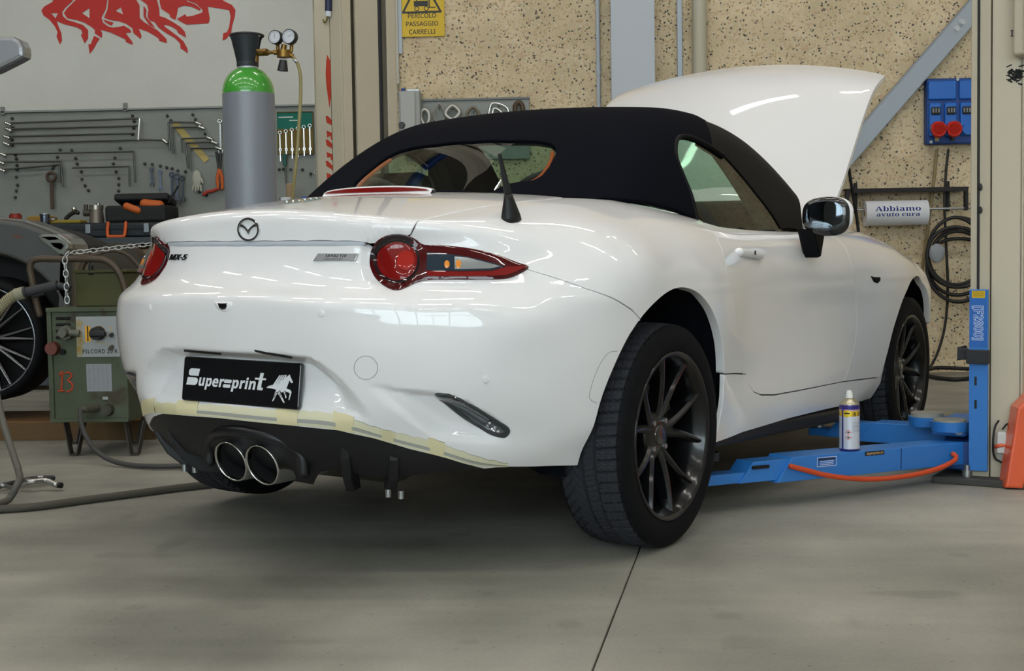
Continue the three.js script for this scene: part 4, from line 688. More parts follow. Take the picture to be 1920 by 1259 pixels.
// ------------------------------------------------------------------ the hall
function uvMetres(g, ax = 'xy') { const p = g.attributes.position, n = g.attributes.normal, a = new Float32Array(p.count * 2); for (let i = 0; i < p.count; i++) { const k = [Math.abs(n.getX(i)), Math.abs(n.getY(i)), Math.abs(n.getZ(i))], m = k.indexOf(Math.max(...k)); a[2 * i] = m === 0 ? p.getZ(i) : p.getX(i); a[2 * i + 1] = m === 1 ? p.getZ(i) : p.getY(i); } g.setAttribute('uv', new THREE.BufferAttribute(a, 2)); return g; }
function sized(t, m) { const c = t.clone(); c.repeat.set(1 / m, 1 / m); c.needsUpdate = true; return c; }
// exposed aggregate: tan gravel set in mortar, with dark and pale grains of about 2 cm
const GN = 1024, GS = 1.9; const grains = [];
for (let i = 0; i < 9500; i++) { const k = rnd(); grains.push([rnd() * GN, rnd() * GN, k < 0.27 ? 2.0 + rnd() * 2.2 : 2.5 + rnd() * 3.4, k, rnd() * 6.28, 0.55 + rnd() * 0.45]); }
const gField = (() => {
  const id = new Int16Array(GN * GN).fill(-1), e = new Float32Array(GN * GN);
  grains.forEach(([cx, cy, r, k, a, f], n) => { const c = Math.cos(a), s = Math.sin(a), R = Math.ceil(r) + 1; for (let y = -R; y <= R; y++) for (let x = -R; x <= R; x++) { const u = (x * c + y * s) / r, v = (-x * s + y * c) / (r * f), d = u * u + v * v; if (d > 1) continue; const i = ((Math.round(cy + y) + GN) % GN) * GN + (Math.round(cx + x) + GN) % GN; id[i] = n; e[i] = 1 - d; } });
  return { id, e };
})();
const graniteMap = dataTex(GN, GN, (u, v, x, y) => {
  const i = y * GN + x, n = gField.id[i], f = fbm(u * 14, v * 14, 14, 3), fine = hash2(x, y, 5) * 16 - 8; let c = [212 + 40 * (f - 0.5), 194 + 38 * (f - 0.5), 160 + 36 * (f - 0.5)];
  if (n >= 0) { const k = grains[n][3]; c = k < 0.15 ? [80, 80, 76] : k < 0.27 ? [134, 122, 106] : k < 0.45 ? [218, 204, 178] : k < 0.62 ? [216, 192, 160] : k < 0.8 ? [198, 176, 136] : [206, 178, 148]; c = c.map((q) => q + 14 * (f - 0.5)); }
  return c.map((q) => q + fine);
});
const graniteBump = dataTex(GN, GN, (u, v, x, y) => { const i = y * GN + x, b = 70 + (gField.id[i] >= 0 ? 130 * Math.sqrt(gField.e[i]) : 20 * hash2(x, y, 9)); return [b, b, b]; }, false);
const granite = std(0xffffff, 0.9, 0, { map: sized(graniteMap, GS), bumpMap: sized(graniteBump, GS), bumpScale: 0.006 });
const plasterMap = dataTex(512, 512, (u, v, x, y) => { const f = fbm(u * 6, v * 6, 6, 11, 5), g = 196 + 12 * (f - 0.5) + 5 * (hash2(x, y, 2) - 0.5); return [g, g, g - 7]; });
const plaster = std(0xffffff, 0.85, 0, { map: sized(plasterMap, 3) });
// concrete: cloudy, with trowel streaks, stains and dust grains
const FN = 2048, FS = 6.5;
const floorMap = dataTex(FN, FN, (u, v, x, y) => {
  const big = fbm(u * 5, v * 5, 5, 21, 4), mid = fbm(u * 26, v * 18, 26, 22, 4), streak = fbm(u * 12, v * 60, 12, 23, 3), fine = hash2(x, y, 24) - 0.5, spot = fbm(u * 48, v * 48, 48, 25, 2), stain = sstep(0.50, 0.80, fbm(u * 7, v * 7, 7, 27, 5));
  let g = 150 + 44 * (big - 0.5) + 40 * (mid - 0.5) + 26 * (streak - 0.5) + 9 * fine - 26 * stain - 12 * sstep(0.78, 0.9, spot) - (hash2(x >> 1, y >> 1, 77) > 0.9985 ? 30 : 0);
  g *= 0.93; return [g * 1.0, g * 0.985, g * 0.915];
});
const floorRough = dataTex(512, 512, (u, v, x, y) => { const g = 150 + 60 * (fbm(u * 8, v * 8, 8, 31, 4) - 0.5) + 20 * (hash2(x, y, 32) - 0.5); return [g, g, g]; }, false);
const floorMat = std(0xffffff, 1, 0, { map: sized(floorMap, FS), roughnessMap: sized(floorRough, 3.1), bumpMap: sized(floorMap, FS), bumpScale: 0.0016 });
{   // two slabs with a sawn joint between them
  const a = at(1195, 1040, 'y', 0), b = at(1110, 1259, 'y', 0), x = (z) => lerp(a.x, b.x, (z - a.z) / (b.z - a.z)), za = ROOM.z0 - 0.3, zb = ROOM.z1 + 0.3, gap = 0.002;
  const slab = (l) => { const g = new THREE.ExtrudeGeometry(shapeOf(l.map(([px_, pz]) => [px_, -pz])), { depth: 0.18, bevelEnabled: true, bevelSize: 0.0015, bevelThickness: 0.0015, bevelSegments: 1, bevelOffset: -0.0015 }); g.translate(0, 0, -0.18 - 0.0015).rotateX(-Math.PI / 2); return uvMetres(g); };
  const fl = struct('floor', box(RXc(), -0.27, (za + zb) / 2, ROOM.x1 - ROOM.x0 + 0.6, 0.16, zb - za, 0), std(0x2c2a27, 1));
  part(fl, 'floor_slab', slab([[ROOM.x0 - 0.3, za], [x(za) - gap, za], [x(zb) - gap, zb], [ROOM.x0 - 0.3, zb]]), floorMat);
  part(fl, 'floor_slab', slab([[x(za) + gap, za], [ROOM.x1 + 0.3, za], [ROOM.x1 + 0.3, zb], [x(zb) + gap, zb]]), floorMat);
}
function RXc() { return (ROOM.x0 + ROOM.x1) / 2; }
const RX = RXc(), RW = ROOM.x1 - ROOM.x0, RZ = (ROOM.z0 + ROOM.z1) / 2, RD = ROOM.z1 - ROOM.z0;
struct('wall_back', uvMetres(box(RX, ROOM.h / 2, ROOM.z0 - 0.15, RW + 0.6, ROOM.h, 0.3, 0)), granite);
struct('wall_left', uvMetres(box(ROOM.x0 - 0.15, ROOM.h / 2, RZ, 0.3, ROOM.h, RD, 0)), std(0x3a3a3c, 0.9));
struct('wall_right', uvMetres(box(ROOM.x1 + 0.15, ROOM.h / 2, RZ, 0.3, ROOM.h, RD, 0)), plaster);
struct('ceiling', uvMetres(box(RX, ROOM.h + 0.1, RZ, RW + 0.6, 0.2, RD + 0.6, 0)), std(0x8f8d85, 0.9));
{   // the front wall behind the camera, with a band of windows
  const z = ROOM.z1 + 0.15, x0 = -6.2, x1 = 4.2, y0 = 1.2, y1 = 4.9;
  struct('wall_front', [box(RX, y0 / 2, z, RW + 0.6, y0, 0.3, 0), box(RX, (y1 + ROOM.h) / 2, z, RW + 0.6, ROOM.h - y1, 0.3, 0), box((ROOM.x0 - 0.3 + x0) / 2, (y0 + y1) / 2, z, x0 - ROOM.x0 + 0.3, y1 - y0, 0.3, 0), box((ROOM.x1 + 0.3 + x1) / 2, (y0 + y1) / 2, z, ROOM.x1 + 0.3 - x1, y1 - y0, 0.3, 0)].map((g) => uvMetres(g)), plaster);
  const win = struct('window_1', box((x0 + x1) / 2, y0, z, x1 - x0, 0.08, 0.12, 0), std(0x55585a, 0.5, 0.3));
  for (let i = 0; i <= 6; i++) part(win, 'mullion', box(lerp(x0, x1, i / 6), (y0 + y1) / 2, z, 0.12, y1 - y0, 0.12, 0), win.material);
  for (const y of [(y0 + y1) / 2, y1]) part(win, 'transom', box((x0 + x1) / 2, y, z, x1 - x0, 0.1, 0.1, 0), win.material);
  for (let i = 0; i < 6; i++) for (let j = 0; j < 2; j++) part(win, 'pane', new THREE.PlaneGeometry((x1 - x0) / 6 - 0.12, (y1 - y0) / 2 - 0.1).translate(lerp(x0, x1, (i + 0.5) / 6), lerp(y0, y1, (j + 0.5) / 2), z), M.glass);
}
// ------------------------------------------------------------------ along the back wall
const W3 = (x, y, off = 0) => onWall(x, y, off);
function wallBox(x0, y0, x1, y1, z0, z1, r = 0.004) { const a = W3(x0, y0, z1), b = W3(x1, y1, z1), c = W3(x0, y1, z1), d = W3(x1, y0, z1); const xa = (a.x + c.x) / 2, xb = (b.x + d.x) / 2, ya = (b.y + c.y) / 2, yb = (a.y + d.y) / 2; return box((xa + xb) / 2, (ya + yb) / 2, WALL_Z + (z0 + z1) / 2, xb - xa, yb - ya, z1 - z0, r); }
const galv = std(0x9aa1a8, 0.5, 0.55), paleGrey = std(0xb4bac2, 0.55), beige = std(0xb9b4a0, 0.55);
{   // steel column, conduits, the tall beige pipe
  const c = thing('steel_column', 'pale grey steel wall column behind the raised bonnet', 'column', [0.256, 0, WALL_Z + 0.16]);
  part(c, 'flange', box(0, ROOM.h / 2, 0.07, 0.285, ROOM.h, 0.02, 0.003), paleGrey); part(c, 'web', box(0, ROOM.h / 2, -0.03, 0.02, ROOM.h, 0.18, 0), paleGrey); part(c, 'rear_flange', box(0, ROOM.h / 2, -0.14, 0.285, ROOM.h, 0.02, 0), paleGrey);
  const k = thing('conduit', 'thin pale conduit running up the wall left of the steel column', 'conduit', [0.03, 0, WALL_Z + 0.025]);
  part(k, 'pipe', cyl(0, 2.85, 0, 0.014, 0.014, 5.5, 12), paleGrey); part(k, 'coupling', cyl(0, 2.06, 0, 0.018, 0.018, 0.06, 12), paleGrey);
  const k2 = thing('conduit', 'flat grey cable duct on the wall right of the steel column', 'conduit', [0.575, 0, WALL_Z + 0.012]); part(k2, 'duct', box(0, 2.85, 0, 0.035, 5.5, 0.024, 0.003), galv);
  const p = thing('wall_pipe', 'thick beige downpipe standing before the gravel wall', 'pipe', [0.70, 0, WALL_Z + 0.08]);
  part(p, 'pipe', cyl(0, 2.8, 0, 0.048, 0.048, 5.56, 24), beige); for (const y of [1.6, 3.4]) part(p, 'clamp', [cyl(0, y, 0, 0.053, 0.053, 0.03, 24), box(0, y, -0.05, 0.03, 0.03, 0.06)], galv);
}
{   // diagonal brace of galvanised angle, bolted
  const a = W3(1604, 276, 0.10), b = W3(1850, -8, 0.10), d = b.clone().sub(a), l = d.length(), ang = Math.atan2(d.y, d.x), t = thing('diagonal_brace', 'galvanised steel brace slanting up across the gravel wall', 'brace', [(a.x + b.x) / 2, (a.y + b.y) / 2, WALL_Z + 0.06]);
  t.rotation.z = ang;
  part(t, 'web', box(0, 0, 0.03, l + 1.2, 0.115, 0.008, 0.002), galv); part(t, 'lip', box(0, 0.062, 0.0, l + 1.2, 0.008, 0.07, 0.002), galv); part(t, 'lower_lip', box(0, -0.058, 0.0, l + 1.2, 0.006, 0.06, 0.002), galv);
  for (const [x, y] of [[1804, 42], [1794, 54]]) { const q = W3(x, y, 0.1).sub(t.position).applyAxisAngle(V3(0, 0, 1), -ang); part(t, 'bolt', [cyl(q.x, q.y, 0.044, 0.018, 0.018, 0.016, 6, Math.PI / 2), cyl(q.x, q.y, 0.036, 0.024, 0.024, 0.004, 20, Math.PI / 2)], M.steel); }
}
{   // blue socket board
  const c = W3(1795, 208, 0.08), t = thing('socket_board', 'blue wall board of industrial sockets with two red plugs', 'socket board', [c.x, c.y, WALL_Z]), BL = std(0x1565c0, 0.45), BD = std(0x0f3f86, 0.5);
  part(t, 'base', box(0.0, 0, 0.04, 0.40, 0.43, 0.08, 0.012), BD);
  for (const x of [-0.1, 0.1]) part(t, 'cover', box(x, 0.135, 0.085, 0.185, 0.125, 0.03, 0.012), BL);
  for (const x of [-0.145, -0.045, 0.055, 0.15]) { const s = part(t, 'socket', box(x, -0.055, 0.085, 0.082, 0.22, 0.03, 0.012), BL); part(s, 'fuse_window', box(x, 0.0, 0.105, 0.06, 0.05, 0.012, 0.01), M.black); for (let i = 0; i < 3; i++) part(s, 'fuse', box(x - 0.018 + i * 0.018, 0.002, 0.112, 0.010, 0.028, 0.006, 0.002), std(0x84868a, 0.5)); part(s, 'outlet', cyl(x, -0.125, 0.11, 0.036, 0.036, 0.05, 24, Math.PI / 2), BL); }
  for (const [x, y] of [[-0.17, -0.2], [0.0, 0.205]]) part(t, 'screw', cyl(x, y, 0.082, 0.01, 0.01, 0.008, 12, Math.PI / 2), M.steel);
  const RP = std(0xc02416, 0.4);
  const plug = (x, label, turn) => { const g = thing('plug', label, 'plug', [c.x + x, c.y - 0.125, WALL_Z + 0.135], 0, undefined); part(g, 'cap', cyl(0, 0, 0.03, 0.044, 0.046, 0.06, 28, Math.PI / 2 + 0.5), RP); part(g, 'collar', place(new THREE.TorusGeometry(0.044, 0.006, 8, 28), 0, 0.0, 0.052, -0.0), RP); part(g, 'gland', rod([0, -0.045, 0.0], [0, -0.075, 0.0], 0.014), std(turn ? 0x22242a : 0x9a8a62, 0.6)); return g; };
  plug(-0.145, 'red round plug on the beige cable, left in the blue socket board', 0); plug(-0.045, 'red round plug on the black cable, right of the other red plug', 1);
}
single('power_cable', tube([[1756, 283], [1753, 320], [1746, 380], [1738, 440], [1730, 500], [1722, 560], [1715, 620]].map((q) => W3(q[0], q[1], 0.06)), 0.011), std(0x8a7a58, 0.7), 'beige cable hanging down from the left red plug', 'cable');
single('power_cable', tube([[1778, 282], [1774, 320], [1771, 380], [1774, 460], [1777, 540], [1772, 610], [1758, 662], [1744, 690]].map((q) => W3(q[0], q[1], 0.09)), 0.009), std(0x1c1b18, 0.6), 'black cable hanging down from the right red plug', 'cable');
{   // black rail with its rod and the paper roll
  const c = W3(1703, 375, 0.15), L = W3(1588, 375, 0.15).x - c.x, R = W3(1818, 375, 0.15).x - c.x, yT = W3(1700, 356, 0.15).y - c.y, yR = W3(1700, 392, 0.15).y - c.y;
  const t = thing('roll_rack', 'black steel wall rack with a bright rod for paper rolls', 'rack', [c.x, c.y, WALL_Z]), BK = std(0x1d1a1b, 0.7);
  part(t, 'rail', [box((L + R) / 2, yT, 0.12, R - L, 0.03, 0.006, 0.001), box((L + R) / 2, yT + 0.012, 0.06, R - L, 0.006, 0.12, 0.001)], BK);
  for (const x of [L + 0.01, R - 0.01]) part(t, 'end_plate', box(x, (yT + yR) / 2, 0.1, 0.02, yT - yR + 0.03, 0.05, 0.002), BK);
  part(t, 'rod', rod([L, yR, 0.1], [R + 0.02, yR, 0.1], 0.008), M.steel);
  for (const q of [[1610, 372], [1785, 372]]) { const x = W3(q[0], 370, 0.15).x - c.x; part(t, 'hook', box(x, (yT + yR) / 2 + 0.02, 0.04, 0.022, 0.2, 0.03, 0.004), BK); }
  const rl = W3(1624, 399, 0.15).x, rr = W3(1741, 399, 0.15).x, ry = W3(1680, 399, 0.18).y, R0_ = 0.082;
  const tex = canvasTex(512, 512, (g, w, h) => { g.fillStyle = '#d9dbe2'; g.fillRect(0, 0, w, h); for (let i = 0; i < 900; i++) { g.fillStyle = `rgba(150,155,170,${0.12 + 0.1 * rnd()})`; g.fillRect(rnd() * w, rnd() * h, 3, 2); } g.save(); g.translate(w / 2, h / 2); g.fillStyle = '#1a2a78'; g.textAlign = 'center'; g.font = 'bold 82px serif'; g.fillText('Abbiamo', 0, -10); g.font = 'bold 66px serif'; g.fillText('avuto cura', 0, 52); g.restore(); });
  const rg = new THREE.CylinderGeometry(R0_, R0_, rr - rl, 48, 1, false); const uv = rg.attributes.uv, po = rg.attributes.position, no = rg.attributes.normal;
  for (let i = 0; i < uv.count; i++) { if (Math.abs(no.getY(i)) < 0.5) { const a = Math.atan2(po.getX(i), po.getZ(i)); uv.setXY(i, (po.getY(i)) / (rr - rl) + 0.5, 0.5 - a / Math.PI * 0.9 - 0.02); } else uv.setXY(i, 0.02, 0.02); }
  rg.rotateZ(-Math.PI / 2);
  const roll = single('paper_roll', rg, std(0xffffff, 0.95, 0, { map: tex }), 'white paper towel roll with blue print on the wall rod', 'paper roll'); roll.position.set((rl + rr) / 2, ry, WALL_Z + 0.1);
  part(roll, 'core', cyl(0, 0, 0, 0.02, 0.02, rr - rl + 0.004, 20, 0, 0, Math.PI / 2), std(0x8a7350, 0.9));
}
{   // coiled hoses
  const loops = [[1796, 468, 60, 60, 0.10], [1793, 474, 52, 66, 0.16], [1795, 482, 58, 56, 0.21], [1798, 494, 57, 46, 0.15], [1800, 497, 60, 70, 0.10], [1796, 500, 58, 66, 0.17]], pts = [];
  loops.forEach(([cx, cy, rx, ry, off], k) => { for (let i = 0; i < 20; i++) { const a = -Math.PI / 2 + i / 20 * Math.PI * 2, n = loops[Math.min(k + 1, 5)], t = i / 20; pts.push(W3(lerp(cx, n[0], t) + lerp(rx, n[2], t) * Math.cos(a), lerp(cy, n[1], t) + lerp(ry, n[3], t) * Math.sin(a), lerp(off, n[4], t))); } });
  single('coiled_hose', tube(pts, 0.012, 8, 600), std(0x141414, 0.5), 'black hose hung up in large loops under the wall rack', 'hose');
  single('rag', (() => { const g = new THREE.SphereGeometry(0.05, 20, 14), a = g.attributes.position; for (let i = 0; i < a.count; i++) { const k = 0.7 + 0.6 * fbm(a.getX(i) * 30 + 5, a.getY(i) * 30 + a.getZ(i) * 17 + 9, 64, 3); a.setXYZ(i, a.getX(i) * k, a.getY(i) * k * 1.3, a.getZ(i) * k * 0.5); } g.computeVertexNormals(); const p = W3(1757, 476, 0.2); return g.translate(p.x, p.y, p.z); })(), std(0x8f9399, 0.8), 'crumpled grey rag stuck among the coiled hoses', 'rag');
  const fl = (y0, pts, label) => single('floor_hose', tube(pts.map((q) => { const p = at(q[0], q[1], 'y', y0); return p.setZ(Math.max(p.z, WALL_Z + 0.05)); }), 0.013, 8, 60), std(0x17161a, 0.6), label, 'hose');
  fl(0.04, [[1738, 694], [1760, 690], [1790, 691], [1815, 692], [1835, 694]], 'black hose lying along the foot of the gravel wall'); fl(0.014, [[1736, 704], [1760, 709], [1790, 712], [1822, 709], [1836, 700]], 'black hose curving over the floor before the wall');
}
{   // yellow warning sign
  const tl = W3(749, -60, 0.03), br = W3(833.5, 68, 0.03), bl = W3(749, 68, 0.03), w = br.x - bl.x, h = 0.44;
  const tex = canvasTex(768, 1108, (g, W, H) => {
    g.fillStyle = '#d9b400'; g.fillRect(0, 0, W, H); g.strokeStyle = '#14120a'; g.lineWidth = 34; g.lineJoin = 'round'; const yb = H * 0.628; g.beginPath(); g.moveTo(W / 2, 90); g.lineTo(W - 62, yb); g.lineTo(62, yb); g.closePath(); g.stroke();
    g.lineWidth = 14; for (const x of [300, 460]) { g.beginPath(); g.arc(x, yb - 60, 34, 0, 7); g.stroke(); } g.fillStyle = '#14120a'; g.fillRect(250, yb - 190, 240, 90); g.fillRect(500, yb - 260, 22, 190); g.fillRect(510, yb - 84, 110, 16); g.fillRect(290, yb - 290, 16, 110); g.fillRect(290, yb - 290, 150, 14);
    g.textAlign = 'center'; g.font = '112px sans-serif'; g.lineWidth = 3; ['PERICOLO', 'PASSAGGIO', 'CARRELLI'].forEach((s, i) => { g.font = (i === 1 ? 106 : 108) + 'px sans-serif'; g.fillText(s, W / 2, H * 0.715 + i * 136); g.strokeText(s, W / 2, H * 0.715 + i * 136); });
  });
  const g = extrude([[-w / 2, 0], [w / 2, 0], [w / 2, h], [-w / 2, h]], 0.004, 0.001); const uv = g.attributes.uv, po = g.attributes.position; for (let i = 0; i < uv.count; i++) uv.setXY(i, po.getX(i) / w + 0.5, po.getY(i) / h);
  single('warning_sign', g.translate((bl.x + br.x) / 2, (bl.y + br.y) / 2, WALL_Z + 0.01), std(0xffffff, 0.45, 0, { map: tex }), 'yellow warning sign with black lettering on the gravel wall', 'sign');
}
{   // white conduit and grey switch box left of the sign
  const x = W3(742, 100, 0.04).x, k = thing('conduit', 'white painted conduit beside the yellow warning sign', 'conduit', [x, 0, WALL_Z + 0.03]); part(k, 'pipe', cyl(0, 3.7, 0, 0.02, 0.02, 3.4, 14), std(0xc9c9c4, 0.6)); part(k, 'strip', box(0.03, 3.8, -0.015, 0.025, 3.2, 0.02, 0.003), std(0xb4bdc8, 0.5)); part(k, 'elbow', tube([[0, 2.0, 0], [0.0, 1.95, 0.01], [0.03, 1.93, 0.02], [0.06, 1.92, 0.03]], 0.017, 8), std(0x8d8a80, 0.6));
  const c = W3(769, 208, 0.1), b = thing('switch_box', 'grey metal switch box mounted under the yellow sign', 'switch box', [c.x, c.y - 0.05, WALL_Z]); part(b, 'housing', box(0, 0, 0.07, 0.145, 0.36, 0.14, 0.008), std(0x9ea09c, 0.5)); part(b, 'lid', box(-0.01, 0, 0.145, 0.10, 0.34, 0.016, 0.006), std(0xaeb0ac, 0.5)); part(b, 'knob', cyl(-0.05, -0.05, 0.16, 0.024, 0.02, 0.03, 20, Math.PI / 2), std(0x3a3a3c, 0.5)); part(b, 'top_bracket', box(0.02, 0.19, 0.06, 0.09, 0.016, 0.05, 0.004), M.steel); part(b, 'gland', cyl(-0.05, 0.19, 0.06, 0.014, 0.014, 0.03, 12), std(0x234a9c, 0.5));
}
{   // small grey tool board in the middle with hung clamps
  const bd = thing('tool_board', 'small grey tool board on the gravel wall behind the soft top', 'tool board', [0, 0, 0]); part(bd, 'panel', wallBox(762, 187, 993, 300, 0.015, 0.035, 0.003), std(0x8f928e, 0.6, 0.2)); part(bd, 'edge', wallBox(762, 184, 993, 188, 0.01, 0.05, 0.002), std(0x7c7f7c, 0.6, 0.2));
  const alu = std(0x9d9a92, 0.45, 0.7), hang = (x, y, pts, r, label, m = alu) => { const o = W3(x, y, 0.06), s = 1 / (FOCAL / 9); const t = thing('puller_clamp', label, 'clamp', [o.x, o.y, o.z]); part(t, 'frame', tube(pts.map((q) => [q[0] * s, -q[1] * s, 0.02]), r, 8, 40, true), m); part(t, 'hook', rod([0, 0.03, -0.03], [0, 0.0, 0.02], 0.006), M.steel); };
  hang(797, 212, [[-7, 0], [0, -6], [7, 0], [7, 16], [0, 22], [-6, 14]], 0.014, 'small silver clamp, leftmost on the small tool board', std(0xb8b6b0, 0.4, 0.7)); hang(824, 205, [[0, -10], [-9, 4], [-8, 20], [4, 24], [10, 10]], 0.006, 'thin wire clamp hung second from left on the small board'); hang(849, 208, [[0, -9], [13, 4], [0, 16], [-13, 6]], 0.016, 'diamond-shaped silver clamp on the small tool board', std(0xaeaca6, 0.4, 0.7));
  hang(888, 212, [[0, -10], [10, 2], [8, 14], [-8, 14], [-12, 2]], 0.010, 'dull bronze clamp in the middle of the small board', std(0x7d7466, 0.5, 0.6)); hang(935, 204, [[-13, -8], [-6, -10], [16, 0], [18, 20], [12, 22], [4, 6], [-8, 0], [-14, 20], [-18, 20]], 0.010, 'bright silver puller with legs on the small tool board', std(0xd0d0cc, 0.25, 0.9)); hang(973, 204, [[0, -11], [6, -6], [6, 10], [0, 14], [-6, 8], [-6, -6]], 0.016, 'rusty brown clamp, rightmost on the small board', std(0x5a4a3a, 0.6, 0.5));
}
{   // blue jib beam under the ceiling near the back wall
  const t = thing('ceiling_beam', 'blue steel beam hung slanting under the ceiling near the back wall', 'beam', [-2.2, 4.75, -7.9], 0); t.rotation.y = -0.86 + Math.PI / 2 - 0.7; const BB = std(0x1c4fa0, 0.5);
  part(t, 'web', box(0, 0, 0, 4.4, 0.16, 0.02, 0.003), BB); for (const y of [-0.08, 0.08]) part(t, 'flange', box(0, y, 0, 4.4, 0.02, 0.16, 0.004), BB); for (const x of [-1.0, 1.6]) part(t, 'hanger', box(x, 0.47, 0, 0.06, 0.78, 0.06, 0.004), BB);
}
// ------------------------------------------------------------------ the two-post lift, square to the car
const bayQuat = new THREE.Quaternion().setFromRotationMatrix(carBasis), bayInv = bayQuat.clone().invert();
const toBay = (P) => { const q = P.clone().sub(fromCam0(0, 0, 0)).applyQuaternion(bayInv); return q; };
const bayEye = toBay(camPos);
function inBay(px_, py_, axis, val) { const d = sight(px_, py_).applyQuaternion(bayInv); return bayEye.clone().addScaledVector(d, (val - bayEye[axis]) / d[axis]); }
function bayThing(name, label, category, u, y, w, group) { const o = thing(name, label, category, [0, 0, 0], 0, group); o.position.copy(fromCam0(u, y, w)); o.quaternion.copy(bayQuat); return o; }
const CREAM = std(0xbfb5a0, 0.5), CREAM2 = std(0xb3a994, 0.5), BLUE = phys({ color: new THREE.Color(0.022, 0.17, 0.52), roughness: 0.45, clearcoat: 0.3, clearcoatRoughness: 0.3 }), BLUED = std(0x123f7a, 0.55), RUBB = std(0x26282c, 0.8), ORANGE = phys({ color: new THREE.Color(0.72, 0.10, 0.03), roughness: 0.35, clearcoat: 0.6 });
// a post: an open channel 0.40 wide facing the car, 0.17 deep; s: +1 right of the car, -1 left
function post(label, s, w0) {
  const t = bayThing('lift_post', label, 'lift post', 1.44, 0, w0), H = 3.9, S = (w) => s * w;
  part(t, 'back_plate', box(0.2, H / 2, S(0.165), 0.40, H, 0.012, 0.002), CREAM);
  for (const u of [0.006, 0.394]) part(t, 'side_plate', box(u, H / 2, S(0.113), 0.012, H, 0.112, 0.002), CREAM);
  for (const u of [0.006, 0.394]) part(t, 'guide_strip', box(u - (u < 0.2 ? 0.006 : -0.006), H / 2, S(0.0325), 0.014, H, 0.065, 0.004), CREAM2);
  for (const u of [-0.0015, 0.4015]) part(t, 'seam', box(u, H / 2, S(0.067), 0.003, H, 0.004, 0), std(0x3a3226, 0.9));
  for (const u of [0.036, 0.364]) part(t, 'lip', box(u, H / 2, S(0.004), 0.06, H, 0.008, 0.002), CREAM);
  part(t, 'foot_plate', box(0.2, 0.012, S(0.10), 0.56, 0.024, 0.42, 0.004), std(0x3c3b38, 0.7));
  for (const [u, w] of [[-0.04, 0.0], [-0.04, 0.24], [0.44, 0.0], [0.44, 0.24]]) part(t, 'anchor_bolt', [cyl(u, 0.035, S(w), 0.018, 0.018, 0.024, 6), cyl(u, 0.05, S(w), 0.009, 0.009, 0.03, 10)], M.steel);
  return t;
}
const RP = post('cream car lift post at the right edge with blue carriage and blue arms', 1, 1.27), LP = post('cream car lift post behind the car, between tool wall and gravel wall', -1, -1.5);
part(RP, 'cable', rod([-0.008, 0.66, 0.027], [-0.008, 3.9, 0.022], 0.0045, 8), M.black);
part(LP, 'cover_plate', box(0.2, 1.95, -0.02, 0.165, 3.9, 0.012, 0.002), CREAM, 'smooth cover plate in the channel'); part(LP, 'hydraulic_hose', rod([0.302, 0.2, -0.03], [0.302, 3.9, -0.03], 0.018, 10), std(0x14161c, 0.6));
